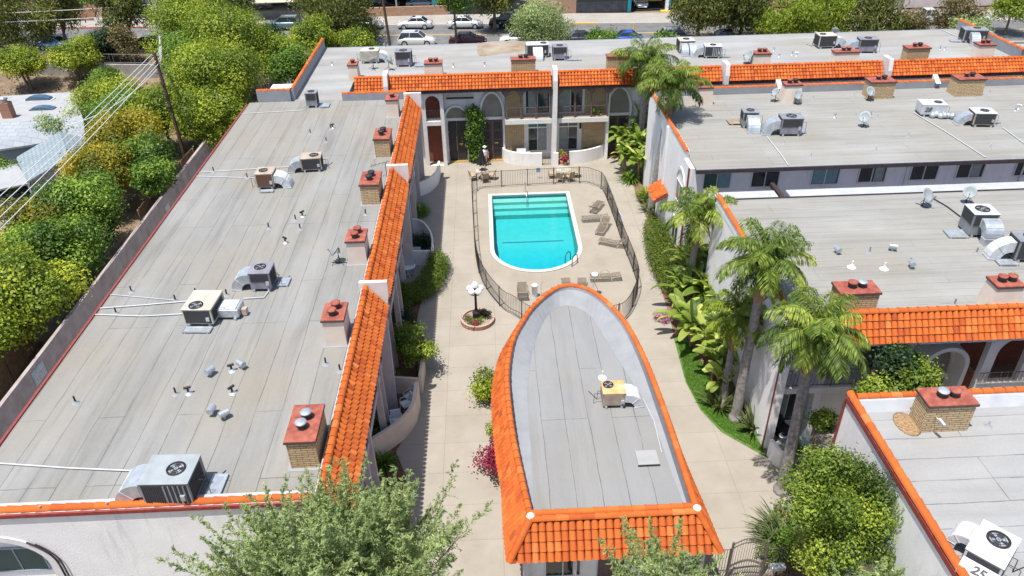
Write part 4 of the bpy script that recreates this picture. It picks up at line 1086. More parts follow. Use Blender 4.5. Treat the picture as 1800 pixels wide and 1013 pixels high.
# bank up to the street
mb = MB(); A = [(-260, 82, -0.004), (300, 82, -0.004), (300, 87.2, STZ-.02), (-260, 92.0, STZ-.02)]
mb.add(A, [(0, 1, 2, 3)]); mb.add([(-260, 92, STZ-.02), (300, 87.2, STZ-.02), (300, 420, STZ-.02), (-260, 420, STZ-.02)], [(0, 1, 2, 3)]); struct('bank', mb, 'dirt')
def lin(p, q, xs): return [(x, p[1] + (q[1]-p[1])*(x-p[0])/(q[0]-p[0])) for x in xs]
NEAR = ((-41.4, 92.6), (21.7, 88.0)); FAR = ((-52.0, 104.0), (12.9, 98.6))
n0, n1 = lin(*NEAR, (-150, 160)); f0, f1 = lin(*FAR, (-150, 160))
mb = MB(); mb.add([(*n0, STZ), (*n1, STZ), (*f1, STZ), (*f0, STZ)], [(0, 1, 2, 3)]); struct('street', mb, 'asphalt')
mb = MB(); mb.add([(f0[0], f0[1]+.18, STZ+.14), (f1[0], f1[1]+.18, STZ+.14), (f1[0], f1[1]+5.2, STZ+.14), (f0[0], f0[1]+5.2, STZ+.14)], [(0, 1, 2, 3)]); struct('far_sidewalk', mb, 'sidewalk')
mb = MB(); mb.hexa([(*f0, STZ-.01), (*f1, STZ-.01), (f1[0], f1[1]+.175, STZ-.01), (f0[0], f0[1]+.175, STZ-.01)], [(*f0, STZ+.145), (*f1, STZ+.145), (f1[0], f1[1]+.175, STZ+.145), (f0[0], f0[1]+.175, STZ+.145)]); struct('far_kerb', mb, 'curb_grey')
mb = MB()
for (x0, x1) in ((-58, -43.5),):
    a, b = lin(*FAR, (x0, x1)); mb.hexa([(a[0], a[1]-.02, STZ), (b[0], b[1]-.02, STZ), (b[0], b[1]+.20, STZ), (a[0], a[1]+.20, STZ)], [(a[0], a[1]-.02, STZ+.152), (b[0], b[1]-.02, STZ+.152), (b[0], b[1]+.20, STZ+.152), (a[0], a[1]+.20, STZ+.152)])
struct('red_kerb', mb, 'curb_red')
mb = MB()
for (x0, x1) in ((11.0, 14.2), (27.0, 30.5)):
    a, b = lin(*FAR, (x0, x1)); mb.hexa([(a[0], a[1]-.02, STZ), (b[0], b[1]-.02, STZ), (b[0], b[1]+.20, STZ), (a[0], a[1]+.20, STZ)], [(a[0], a[1]-.02, STZ+.152), (b[0], b[1]-.02, STZ+.152), (b[0], b[1]+.20, STZ+.152), (a[0], a[1]+.20, STZ+.152)])
struct('yellow_kerb', mb, 'yellow_paint')
mb = MB()
for dy in (0, .28):
    a, b = lin(((-41, 98.3+dy)), (21.7, 93.4+dy), (-150, 160)); mb.add([(a[0], a[1], STZ+.005), (b[0], b[1], STZ+.005), (b[0], b[1]+.12, STZ+.005), (a[0], a[1]+.12, STZ+.005)], [(0, 1, 2, 3)])
struct('road_centre_lines', mb, 'line_yellow')
mb = MB(); mb.hexa([(n0[0], n0[1]-.16, STZ-.02), (n1[0], n1[1]-.16, STZ-.02), (*n1, STZ-.02), (*n0, STZ-.02)], [(n0[0], n0[1]-.16, STZ+.13), (n1[0], n1[1]-.16, STZ+.13), (*n1, STZ+.13), (*n0, STZ+.13)]); struct('near_kerb', mb, 'curb_grey')
mb = MB(); mb.add([(-60, f0[1]-20, 0)]*0, []);
mb.sheet([(-56.18, 107.53), (-52.25, 107.68), (-55.66, 117.31), (-58.98, 132.75), (-68.33, 138.59)], [], STZ+.146); struct('mulch_bed', mb, 'mulch')
mb = MB(); mb.sheet([(-58.52, 116.96), (-56.31, 118.10), (-62.15, 133.18), (-67.18, 133.87)], [], STZ+.152); struct('verge_lawn', mb, 'lawn')
mb = MB(); mb.sheet([(49.20, 74.72), (60.33, 73.63), (90.34, 118.39), (72.32, 112.79)], [], 0.01)
mb = MB(); mb.add([(46, 70, .02), (75, 70, .02), (80, 87, STZ+.0), (52, 87, STZ)], [(0, 1, 2, 3)]); struct('pale_path', mb, 'sidewalk')

# ---- the pool: an open basin, coping, steps, water
D0, D1 = -1.05, -2.3
mb = MB(); n = len(POOL)
def depth(y): return D0 if y > 47.6 else max(D1, D0 + (y-47.6)*0.40)
for i in range(n):
    a, b = POOL[i], POOL[(i+1) % n]; m_ = 8
    for j in range(m_):
        p = (a[0]+(b[0]-a[0])*j/m_, a[1]+(b[1]-a[1])*j/m_); q = (a[0]+(b[0]-a[0])*(j+1)/m_, a[1]+(b[1]-a[1])*(j+1)/m_)
        mb.add([(*p, depth(p[1])-.1), (*q, depth(q[1])-.1), (*q, 0.0), (*p, 0.0)], [(0, 1, 2, 3)])
ys = [53.2, 47.6, 44.4, 41.5]
for a, b in zip(ys, ys[1:]): mb.add([(-.1, a, depth(a)), (-.1, b, depth(b)), (6.1, b, depth(b)), (6.1, a, depth(a))], [(0, 1, 2, 3)])
pool = thing('swimming_pool', 'turquoise swimming pool with a square far end and a rounded near end', 'swimming pool', (3.0, 47.5, 0))
part(pool, 'basin', mb, 'plaster_aqua', world=True)
mb = MB()
for k, (yy, zz) in enumerate(((52.35, -.26), (51.75, -.48), (51.1, -.70))): mb.box(.16, 5.84, yy, [52.99, 52.345, 51.745][k], D0-.05, zz)
part(pool, 'steps', mb, 'plaster_aqua', world=True)
mb = MB()
pass
mb.box(.75, 5.15, 47.52, 47.62, D0+.004, D0+.012); part(pool, 'tile_line', mb, 'pool_tile', world=True)
mb = MB()
for i in range(n):
    a, b = POOL[i], POOL[(i+1) % n]; e = .006
    c_ = Vector((3.0, 47.0)); pa = Vector(a); pb = Vector(b); pa = pa + (c_-pa).normalized()*e; pb = pb + (c_-pb).normalized()*e
    mb.add([(*pa, -.30), (*pb, -.30), (*pb, -.02), (*pa, -.02)], [(0, 1, 2, 3)])
part(pool, 'waterline_tile', mb, 'pool_tile', world=True)
mb = MB(); mb.prism(COPE, [POOL], lambda x, y: (x, y, 0.055), (0, 0, -.075)); part(pool, 'coping', mb, 'coping', world=True)
mb = MB(); inner = [(3.0+(x-3.0)*.9985, 47.5+(y-47.5)*.9985) for x, y in POOL]
mb.prism(inner, [], lambda x, y: (x, y, -0.11), (0, 0, -2.6)); w_ = struct('water', mb, 'pool_water')
# handrail and ladder
mb = MB()
mb.tube([(2.72, 53.55, .0), (2.72, 53.55, .72), (2.73, 53.45, .84), (2.74, 53.2, .86), (2.76, 52.5, .45), (2.78, 51.95, .05), (2.78, 51.9, -.55)], .028, 8)
t = solo('handrail', mb, 'chrome', 'curved metal handrail at the middle of the pool steps', 'handrail')
lad = thing('pool_ladder', 'dark looped metal ladder on the right curve of the pool', 'ladder', (5.25, 42.75, 0), R(-40))
for s_ in (-1, 1):
    part(lad, 'rail', MB().tube([(s_*.27, -.45, 0), (s_*.27, -.45, .55), (s_*.27, -.35, .72), (s_*.27, -.10, .78), (s_*.27, .12, .62), (s_*.27, .17, .3), (s_*.27, .17, -1.1)], .03, 8), 'black_iron')
for k in range(3): part(lad, 'rung', MB().box(-.25, .25, .13, .21, -.35-.3*k, -.32-.3*k), 'chrome')

# ================================================================ BUILDINGS
BR_ = 'tile_orange'
def mansard(root, segs, name='tile_roof', cap=True, cc='orange barrel tile slope'):
    for (P0, P1, Q0, Q1, courses, sd_) in segs:
        mb = MB(); tile_cols(mb, strip_cols(P0, P1, Q0, Q1), courses, 0.125, sd_); tr_ = part(root, name, mb, 'tile_orange', world=True)
        mb = MB(); up = Vector((0, 0, .03)); dn = Vector((0, 0, -.05))
        mb.hexa([Vector(q)+dn for q in (P0, P1, Q1, Q0)], [Vector(q)-up*0.3 for q in (P0, P1, Q1, Q0)]); part(tr_, 'roof_underlay', mb, 'shaded_orange', world=True)
        if cap: mb = MB(); cap_run(mb, [Vector(P0)+Vector((0, 0, .02)), Vector(P1)+Vector((0, 0, .02))], 0.14, 0.42, sd_+9); part(tr_, 'ridge_tiles', mb, 'tile_orange', world=True)

# ---------------- left building
LB = thing('apartment_building', 'long left apartment building with a grey flat roof and orange tile edge facing the pool', 'building', (-11.7, 36, 0))
WX0, WX1 = -17.4, -6.3
arch_o = [(-19.0, 2.0), (-19.0, 5.05)] + [(x, z) for x, z in arc_pts(-16.9, 4.9, 2.02, 1.32, 180, 0, 18)] + [(-14.88, 2.0)]
def arch_in(cx, hw, z0, zs, rz, n=16): return [(cx-hw, z0)] + arc_pts(cx, zs, hw, rz, 180, 0, n) + [(cx+hw, z0)]
mb = MB()
mb.box(WX0, WX1, 17.35, 55.6, 0, 6.98)
part(LB, 'wall', mb, 'stucco', world=True)
mb = MB(); ai = arch_in(-16.65, 1.62, 3.0, 4.75, 1.28)
mb.prism([(WX0-1.0, 0), (WX1, 0), (WX1, 7.22), (WX0-1.0, 7.22)], [ai], lambda x, z: (x, 16.9, z), (0, .44, 0)); part(LB, 'front_wall', mb, 'stucco', world=True)
mb = MB(); mb.prism(arch_in(-16.65, 1.86, 2.6, 4.75, 1.50), [arch_in(-16.65, 1.60, 2.7, 4.75, 1.26)], lambda x, z: (x, 16.86, z), (0, .25, 0)); part(LB, 'arch_band', mb, 'stucco_trim', world=True)
mb = MB(); mb.tube([(x, 16.84, z) for x, z in arc_pts(-16.65, 4.75, 1.90, 1.54, 50, 0, 10)] + [(-14.75, 16.84, 2.5)], .03, 6); mb.tube([(x+.12, 16.84, z) for x, z in arc_pts(-16.65, 4.75, 1.90, 1.54, 45, 0, 10)] + [(-14.63, 16.84, 2.5)], .022, 6); part(LB, 'drain_pipe', mb, 'fascia_dark', world=True)
window(LB, (-17.3, 17.33, 4.0), 1.75, 1.10, '-y', 'glass_green', 'house_blue', 1)
mb = MB(); mb.box(WX0-.1, -5.95, 17.2, 55.5, 7.0, 7.1); mb.box(-5.95, -5.72, 17.2, 55.5, 7.0, 7.08); part(LB, 'roof', mb, 'roof_left', world=True)
mb = MB(); mb.box(-17.60, -17.50, 16.9, 55.0, 6.92, 7.16); part(LB, 'roof_edge', mb, 'fascia_red', world=True)
mb = MB(); cap_run(mb, [(-18.4, 17.05, 7.25), (-5.9, 17.05, 7.25)], 0.13, 0.46, 4); part(LB, 'parapet_tiles', mb, 'tile_orange', world=True)
mb = MB().box(-18.4, -6.0, 16.82, 16.90, 7.10, 7.24); part(LB, 'parapet_trim', mb, 'fascia_red', world=True)
mb = MB().box(-17.4, -6.0, 17.2, 17.34, 7.1, 7.25); part(LB, 'parapet_flashing', mb, 'membrane_light', world=True)
segs = [(16.95, 29.05), (29.35, 41.95), (42.2, 54.85)]
mansard(LB, [((-5.74, a, 7.44), (-5.74, b, 7.44), (-4.92, a, 6.42), (-4.92, b, 6.42), 4, 11+i) for i, (a, b) in enumerate(segs)])
for a, b in segs:
    part(LB, 'eave_fascia', MB().box(-5.1, -4.98, a, b, 6.22, 6.38), 'fascia_dark', world=True)
    part(LB, 'soffit', MB().box(-6.3, -5.1, a, b, 6.28, 6.36), 'stucco', world=True)
    part(LB, 'ridge_curb', MB().box(-5.95, -5.80, a, b, 7.1, 7.38), 'membrane_light', world=True)
for y in (29.2, 42.08, 55.0):
    mb = MB(); mb.prism([(-6.05, 6.9), (-6.05, 7.64), (-4.78, 7.64), (-4.78, 6.9), (-4.95, 6.1), (-6.05, 6.1)], [], lambda x, z: (x, y-.10, z), (0, .20, 0)); part(LB, 'dividing_fin', mb, 'stucco_trim', world=True)
    mb = MB(); mb.hexa([(-5.6, y-.12, 0), (-5.05, y-.12, 0), (-5.05, y+.12, 0), (-5.6, y+.12, 0)], [(-5.6, y-.12, 6.1), (-4.98, y-.12, 6.1), (-4.98, y+.12, 6.1), (-5.6, y+.12, 6.1)]); part(LB, 'pillar', mb, 'stucco_pink', world=True)
part(LB, 'rear_parapet', MB().box(-10.6, -5.9, 55.2, 55.45, 7.1, 7.62), 'membrane_grey', world=True)
mb = MB(); cap_run(mb, [(-10.6, 55.33, 7.62), (-5.9, 55.33, 7.62)], .12, .42, 5); part(LB, 'parapet_tiles', mb, 'tile_orange', world=True)
# facade behind the fins
yy = [(17.4, 29), (29.5, 41.8), (42.3, 54.8)]
for a, b in yy:
    part(LB, 'balcony_slab', MB().box(-6.28, -5.45, a, b, 3.05, 3.35), 'stucco_pink', world=True)
    mb = MB(); railing(mb, [(-5.5, a), (-5.5, b)], .95, 3.35, .14, .012, .022, 2.4, .03); part(LB, 'balcony_railing', mb, 'black_iron', world=True)
for y in (18.6, 19.6, 22.4, 23.6, 26.99, 27.95, 31.4, 32.6, 35.7, 37.0, 39.6, 45.0, 46.3, 49.2, 50.4, 53.2, 54.0):
    mb = MB(); mb.hexa([(-5.62, y-.10, 0), (-5.30, y-.10, 0), (-5.30, y+.10, 0), (-5.62, y+.10, 0)], [(-5.62, y-.10, 6.28), (-5.42, y-.10, 6.28), (-5.42, y+.10, 6.28), (-5.62, y+.10, 6.28)]); part(LB, 'pillar', mb, 'stucco_pink', world=True)
for i, y in enumerate((20.2, 24.5, 29.9, 33.4, 38.0, 43.0, 47.2, 51.2)):
    window(LB, (-6.29, y, 3.6), 1.6, 2.1, '+x', 'glass_dark', 'stucco_pink', 1)
    window(LB, (-6.29, y, .3), 1.6, 2.2, '+x', 'glass_dark', 'stucco_pink', 1)
for (a, b, c, d, z1, k, n_, al) in ((-7.0, -6.05, 18.45, 20.18, 8.35, 'brick', 2, 'y'), (-6.93, -6.10, 25.22, 26.43, 8.4, 'stucco', 2, 'y'), (-6.88, -6.03, 31.65, 32.8, 8.4, 'stucco', 2, 'y'),
                             (-7.03, -6.04, 37.95, 39.64, 8.35, 'brick', 2, 'y'), (-7.0, -6.07, 44.45, 46.2, 8.35, 'brick', 2, 'y'), (-6.92, -6.14, 51.4, 52.45, 8.4, 'stucco', 1, 'y')):
    chimney(LB, a, b, c, d, 7.08, z1, k, n_, 0.02 if k == 'stucco' else 0, al, ['galvanised'] if c < 20 else (['cap_red', 'cap_red'] if k == 'stucco' else ['black_iron']))
    part(LB, 'chimney_flashing', MB().box(a-.12, b+.12, c-.14, d+.14, 7.101, 7.112), 'membrane_grey', world=True)
# back-left low wall that belongs to the rear range
BB = thing('apartment_building', 'rear apartment building at the far end of the pool court with arches and balconies', 'building', (14.5, 64, 0))
part(BB, 'wall', MB().box(-14.0, 43.0, 60.05, 69.3, 0, 6.98), 'stucco', world=True)
part(BB, 'side_wall', MB().box(-16.8, -10.6, 55.9, 60.04, 0, 6.98), 'stucco', world=True)
part(BB, 'roof', MB().box(-14.2, 43.1, 59.75, 69.5, 7.0, 7.1), 'roof_back', world=True)
part(BB, 'roof', MB().box(-14.2, -10.4, 55.52, 59.745, 7.0, 7.098), 'roof_back', world=True)
part(BB, 'roof_edge', MB().box(-14.2, 43.1, 69.5, 69.58, 6.9, 7.13), 'galvanised', world=True)
mb = MB().box(-14.45, -14.2, 55.8, 69.5, 0, 7.9); part(BB, 'parapet', mb, 'membrane_grey', world=True)
mb = MB(); cap_run(mb, [(-14.33, 69.5, 7.9), (-14.33, 55.85, 7.9)], .13, .42, 6); part(BB, 'parapet_tiles', mb, 'tile_orange', world=True)
part(BB, 'parapet', MB().box(-16.9, -14.46, 55.62, 55.88, 0, 7.9), 'membrane_grey', world=True)
mb = MB(); cap_run(mb, [(-14.4, 55.75, 7.9), (-16.9, 55.75, 7.9)], .13, .42, 6); part(BB, 'parapet_tiles', mb, 'tile_orange', world=True)
mb = MB().box(43.1, 43.35, 60.0, 69.5, 0, 7.9); part(BB, 'parapet', mb, 'membrane_grey', world=True)
mb = MB(); cap_run(mb, [(43.23, 69.5, 7.9), (43.23, 59.9, 7.9)], .13, .42, 6); part(BB, 'parapet_tiles', mb, 'tile_orange', world=True)
RY, EY = 59.62, 58.80
bs = [(-10.3, -7.95), (-7.6, 5.2), (5.75, 18.75), (19.25, 31.7), (32.2, 43.2)]
mansard(BB, [((a, RY, 7.38), (b, RY, 7.38), (a, EY, 6.50), (b, EY, 6.50), 4, 31+i) for i, (a, b) in enumerate(bs)])
for i, (a, b) in enumerate(bs):
    part(BB, 'eave_fascia', MB().box(a, b, EY+.06, EY+.18, 6.22, 6.40), 'fascia_dark', world=True)
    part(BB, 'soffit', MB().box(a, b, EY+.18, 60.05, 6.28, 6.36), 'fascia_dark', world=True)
    mb = MB()
    mb.box(a+.1, b-.1, EY+.056, EY+.059, 6.24, 6.38)
    for k in range(int((b-a)/.42)): xx = a+.2+k*.42; mb.box(xx, xx+.1, EY-.02, EY+.057, 6.24, 6.36)
    part(BB, 'rafter_ends', mb, 'wood_brown', world=True)
for i, x in enumerate((-7.78, 5.47, 19.0, 31.95)):
    mb = MB(); mb.prism([(EY-.28, 6.3), (EY-.28, 7.0), (EY-.10, 7.86), (RY+.25, 7.86), (RY+.25, 6.3)], [], lambda y, z: (x-.17, y, z), (.34, 0, 0)); part(BB, 'dividing_fin', mb, 'stucco_trim', world=True)
    if i in (1,):
        mb = MB(); mb.hexa([(x-.30, 58.45, 0), (x+.10, 58.45, 0), (x+.10, 58.9, 0), (x-.30, 58.9, 0)], [(x-.17, EY-.28, 6.3), (x+.17, EY-.28, 6.3), (x+.17, EY+.05, 6.3), (x-.17, EY+.05, 6.3)]); part(BB, 'pillar', mb, 'stucco_trim', world=True)
# far-left bay: two storey loggia with an arch
mb = MB(); mb.prism([(-5.2, 0), (-3.42, 0), (-3.42, 6.25), (-5.2, 6.25)], [[(-4.88, .02), (-3.72, .02), (-3.72, 3.5), (-4.88, 3.5)], arch_in(-4.30, .58, 3.86, 5.35, .62)], lambda x, z: (x, 59.05, z), (0, .28, 0)); part(BB, 'arcade', mb, 'stucco_trim', world=True)
mb = MB(); railing(mb, [(-4.88, 59.2), (-3.72, 59.2)], .85, 3.86, .12, .014, .025, 0); part(BB, 'balcony_railing', mb, 'iron_brown', world=True)
part(BB, 'brick_panel', MB().box(-5.2, -3.42, 59.95, 60.04, 0, 6.2), 'brick_dark_red', world=True)
part(BB, 'balcony_slab', MB().box(-5.2, -3.45, 59.34, 59.94, 3.52, 3.84), 'stucco', world=True)
# doors under arches
def door_arch(root, cx, hw, zd, zs, rz, Y, kind, mid=True):
    band = .17
    mb = MB(); mb.prism(arch_in(cx, hw+band, .02, zs, rz+band), [arch_in(cx, hw, .03, zs, rz)], lambda x, z: (x, Y-.22, z), (0, .26, 0)); part(root, 'door_arch', mb, 'stucco_trim', world=True)
    mb = MB(); mb.prism([(cx-hw, zd+.22)] + arc_pts(cx, zs, hw, rz, 180, 0, 16) + [(cx+hw, zd+.22)], [], lambda x, z: (x, Y-.03, z), (0, .04, 0)); part(root, 'arch_panel', mb, 'lunette_grey', world=True)
    part(root, 'lintel', MB().box(cx-hw, cx+hw, Y-.16, Y-.03, zd, zd+.22), 'stucco_trim', world=True)
    mb = MB(); mb.box(cx-hw+.14, cx-.012, Y-.06, Y-.01, .05, zd); mb.box(cx+.012, cx+hw-.02, Y-.06, Y-.01, .05, zd)
    d = part(root, 'door', mb, 'door_black' if kind else 'door_plum', world=True)
    mb = MB()
    for s_ in (-1, 1):
        for k in range(4): x0 = cx + s_*hw*.5 - .3; mb.box(x0, x0+.55, Y-.075, Y-.062, .3+k*(zd-.4)/4, .3+(k+.8)*(zd-.4)/4)
    part(d, 'door_panel', mb, 'door_black', world=True)
    part(d, 'door_handle', MB().tube([(cx-.05, Y-.1, .9), (cx-.05, Y-.1, 2.2 if kind else 1.2)], .022, 6), 'gold_trim', world=True)
    part(d, 'letter_plate', MB().box(cx+.15, cx+.45, Y-.09, Y-.077, 1.45, 1.55), 'gold_trim', world=True)
    part(root, 'door_step', MB().box(cx-hw+.1, cx+hw, Y-.45, Y-.1, .012, .06), 'gold_trim', world=True)
door_arch(BB, -2.52, .82, 3.55, 3.75, .95, 60.05, True)
door_arch(BB, .42, .86, 3.55, 4.0, 1.75, 60.05, False)
door_arch(BB, 10.8, .90, 3.55, 4.0, 1.85, 60.05, False)
part(BB, 'trellis_beam', MB().box(-3.2, -1.0, 59.72, 59.86, 5.42, 5.54), 'wood_brown', world=True)
part(BB, 'brick_reveal', MB().box(-1.62, -1.40, 59.75, 60.04, 0, 2.6), 'shaded_orange', world=True)
# balconies either side of the pillar
for (a, b) in ((1.45, 5.25), (5.68, 9.85)):
    part(BB, 'balcony_slab', MB().box(a, b, 58.95, 60.04, 3.42, 3.80), 'stucco_trim', world=True)
    part(BB, 'balcony_floor', MB().box(a+.01, b-.01, 59.0, 60.03, 3.803, 3.815), 'shade_beige', world=True)
    mb = MB(); railing(mb, [(a+.12, 59.08), (b-.12, 59.08)], .95, 3.81, .115, .014, .024, 0); part(BB, 'balcony_railing', mb, 'iron_brown', world=True)
    n_ = 4
    for i in range(n_):
        x = a+.1+(b-a-.2)*i/(n_-1); mb = MB().box(x-.06, x+.06, 59.02, 59.14, 3.81, 6.25)
        mb.hexa([(x-.07, 59.03, 5.7), (x+.07, 59.03, 5.7), (x+.07, 59.13, 5.7), (x-.07, 59.13, 5.7)], [(x-.42, 59.03, 6.2), (x+.42, 59.03, 6.2), (x+.42, 59.13, 6.2), (x-.42, 59.13, 6.2)]); part(BB, 'balcony_post', mb, 'iron_brown', world=True)
part(BB, 'brick_panel', MB().box(1.5, 3.02, 59.9, 60.04, 0, 3.4), 'brick_tan', world=True)
part(BB, 'brick_panel', MB().box(1.5, 3.0, 59.9, 60.04, 3.83, 6.25), 'brick_tan', world=True)
part(BB, 'brick_panel', MB().box(7.85, 9.72, 59.9, 60.04, 0, 3.4), 'brick_tan', world=True)
part(BB, 'brick_panel', MB().box(8.0, 9.72, 59.9, 60.04, 3.83, 6.25), 'brick_tan', world=True)
part(BB, 'stucco_pier', MB().box(9.74, 9.95, 59.2, 60.04, 0, 6.2), 'stucco', world=True)
for (x, z, w, h, p, cu_) in ((3.4, .9, 1.5, 1.75, 'glass_dark', (.5, 1, 'curtain')), (3.4, 2.75, 1.5, .55, 'glass_grey', None), (5.95, .9, 1.5, 1.75, 'glass_dark', (0, .45, 'curtain')), (5.95, 2.75, 1.5, .55, 'glass_grey', None),
                         (3.2, 3.95, 1.9, 1.9, 'glass_dark', (.1, .4, 'curtain')), (5.9, 3.95, 1.9, 1.9, 'glass_dark', (0, .5, 'curtain'))):
    window(BB, (x, 60.04, z-.2 if z < 1 else z), w, h+.2 if z < 1 else h, '-y', p, 'stucco', 1, curtain=cu_)
mb = MB().box(7.62, 7.78, 59.92, 60.03, 2.5, 2.95); part(BB, 'wall_lamp', mb, 'black_iron', world=True)
# arcade seen in the gap further right
holes = []
x = 20.0
while x < 42.6:
    holes.append(arch_in(x+.65, .55, .02, 5.45, .62)); x += 1.62
mb = MB(); mb.prism([(13.2, 0), (43.0, 0), (43.0, 6.26), (13.2, 6.26)], [h_ for h_ in holes if not any(a < h_[0][0] < b or a < h_[-1][0] < b for a, b in ((25.2, 30.0), (33.0, 36.8)))], lambda x, z: (x, 59.05, z), (0, .24, 0)); part(BB, 'arcade', mb, 'stucco', world=True)
# rooftop chimneys of the rear building
for (a, b, c, d, z1, k, n_) in ((-10.75, -10.05, 60.0, 61.0, 8.35, 'stucco', 1), (-4.75, -3.4, 60.1, 61.0, 8.25, 'stucco', 2), (2.1, 4.0, 60.2, 61.0, 8.3, 'brick', 2), (9.75, 11.7, 60.3, 61.1, 8.3, 'brick', 2),
                            (21.7, 22.95, 60.5, 61.4, 8.1, 'stucco', 2), (28.2, 30.2, 60.6, 61.3, 8.0, 'stucco', 2), (33.8, 35.6, 60.0, 60.9, 8.3, 'brick', 2), (39.9, 41.2, 60.5, 61.4, 8.25, 'stucco', 2)):
    chimney(BB, a, b, c, d, 7.08, z1, k, n_, .06 if k == 'stucco' else 0, 'x', ['cap_red'] if k == 'stucco' else ['cap_red', 'black_iron'])
mb = MB(); mb.sheet(smooth_line([(-0.46, 69.69), (1.09, 70.08), (3.80, 69.59), (3.44, 66.74), (1.39, 66.09), (-0.28, 65.59), (-0.67, 67.53), (-0.46, 69.69)], 4), [], 7.106); part(BB, 'roof_patch', mb, 'patch_tan', world=True)

# ---------------- middle right building
MD = thing('apartment_building', 'right hand apartment building with a row of sliding windows under its flat roof edge', 'building', (26, 47.5, 0))
part(MD, 'wall', MB().box(12.25, 41.0, 41.5, 54.0, 0, 6.98), 'stucco_lifted_shade', world=True)
part(MD, 'side_wall', MB().box(12.0, 12.24, 41.5, 54.2, 0, 6.98), 'stucco', world=True)
part(MD, 'roof', MB().box(12.26, 41.2, 41.0, 53.95, 7.0, 7.1), 'roof_right', world=True)
part(MD, 'eave_fascia', MB().box(12.2, 41.2, 40.90, 41.0, 6.90, 7.12), 'fascia_dark', world=True)
part(MD, 'roof_edge', MB().box(12.26, 41.2, 41.0, 41.06, 7.102, 7.13), 'galvanised', world=True)
part(MD, 'parapet', MB().box(12.0, 12.25, 43.0, 54.2, 6.98, 7.5), 'stucco', world=True)
mb = MB(); cap_run(mb, [(12.08, 54.2, 7.5), (12.08, 42.9, 7.5)], .13, .42, 8); part(MD, 'parapet_tiles', mb, 'tile_orange', world=True)
part(MD, 'parapet', MB().box(12.26, 41.0, 53.97, 54.2, 6.9, 7.58), 'membrane_grey', world=True)
mb = MB(); cap_run(mb, [(12.3, 54.1, 7.58), (41.0, 54.1, 7.58)], .12, .45, 9); part(MD, 'parapet_tiles', mb, 'tile_orange', world=True)
for x in (21.5, 33.2): mb = MB(); mb.prism([(53.7, 7.5), (54.5, 7.5), (54.5, 7.95)], [], lambda y, z: (x-.17, y, z), (.34, 0, 0)); part(MD, 'parapet_fin', mb, 'stucco_trim', world=True)
for i, ((x, z), w, h, p, cu_) in enumerate((((12.88, 5.68), 1.62, .98, 'glass_green', (.55, 1, 'curtain_blue')), ((15.80, 5.68), 1.62, .98, 'glass_dark', (.5, 1, 'coil_dark')), ((19.46, 5.70), 1.62, .98, 'glass_blue', (.05, .95, 'curtain_blue')),
      ((22.32, 5.74), 1.62, .98, 'glass_dark', (.6, .95, 'curtain')), ((25.50, 5.77), 1.62, .98, 'glass_dark', None), ((28.34, 5.81), 1.62, .98, 'glass_dark', (.55, .9, 'curtain')), ((31.93, 5.83), 1.62, .98, 'glass_dark', (.5, .9, 'curtain')))):
    window(MD, (x, 41.49, z), w, h, '-y', p, 'stucco_trim', 1, curtain=cu_, depth=.09)
for x in (25.18, 32.35): part(MD, 'downpipe', MB().box(x, x+.09, 41.40, 41.485, 3.5, 6.9), 'stucco_trim', world=True)
part(MD, 'ledge', MB().box(12.3, 41, 41.30, 41.48, 4.28, 4.36), 'fascia_dark', world=True)
for (y, z0) in ((43.3, 3.4),):
    mb = MB(); a2 = lambda hw, zs, rz, z00: [(y-hw, z00)] + arc_pts(y, zs, hw, rz, 180, 0, 14) + [(y+hw, z00)]
    mb.prism(a2(1.05, 5.2, 1.05, .3), [a2(.85, 5.2, .85, .35)], lambda a, b: (11.93, a, b), (.068, 0, 0)); part(MD, 'arch_band', mb, 'stucco_trim', world=True)
window(MD, (11.99, 44.0, 3.9), 1.4, 1.3, '-x', 'glass_green', 'stucco_trim', 1)
window(MD, (11.99, 44.0, 1.0), 1.4, 1.6, '-x', 'glass_dark', 'stucco_trim', 1)
part(MD, 'stucco_rib', MB().box(11.86, 11.99, 47.4, 47.7, 0, 7.3), 'stucco', world=True)
part(MD, 'downpipe', MB().box(11.9, 11.985, 41.52, 41.62, 0, 7.0), 'fascia_red', world=True)
# small tiled hood on its side wall
mb = MB(); tile_cols(mb, strip_cols((12.0, 46.1, 3.15), (12.0, 48.3, 3.15), (11.1, 46.1, 2.55), (11.1, 48.3, 2.55)), 4, .12, 5); part(MD, 'tile_hood', mb, 'tile_orange', world=True)
part(MD, 'hood_board', MB().hexa([(11.12, 46.0, 2.44), (12.0, 46.0, 3.0), (12.0, 48.4, 3.0), (11.12, 48.4, 2.44)], [(11.12, 46.0, 2.52), (12.0, 46.0, 3.1), (12.0, 48.4, 3.1), (11.12, 48.4, 2.52)]), 'shaded_orange', world=True)
for (a, b, c, d, z1, k, tp) in ((14.9, 15.95, 51.9, 52.8, 8.4, 'stucco', .10), (21.1, 22.25, 51.85, 52.65, 8.4, 'stucco', .14), (27.3, 29.05, 52.0, 53.1, 8.35, 'brick', 0), (33.6, 35.5, 52.0, 53.1, 8.35, 'brick', .05)):
    chimney(MD, a, b, c, d, 7.08, z1, k, 2, tp, 'x', ['cap_red', 'black_iron'])

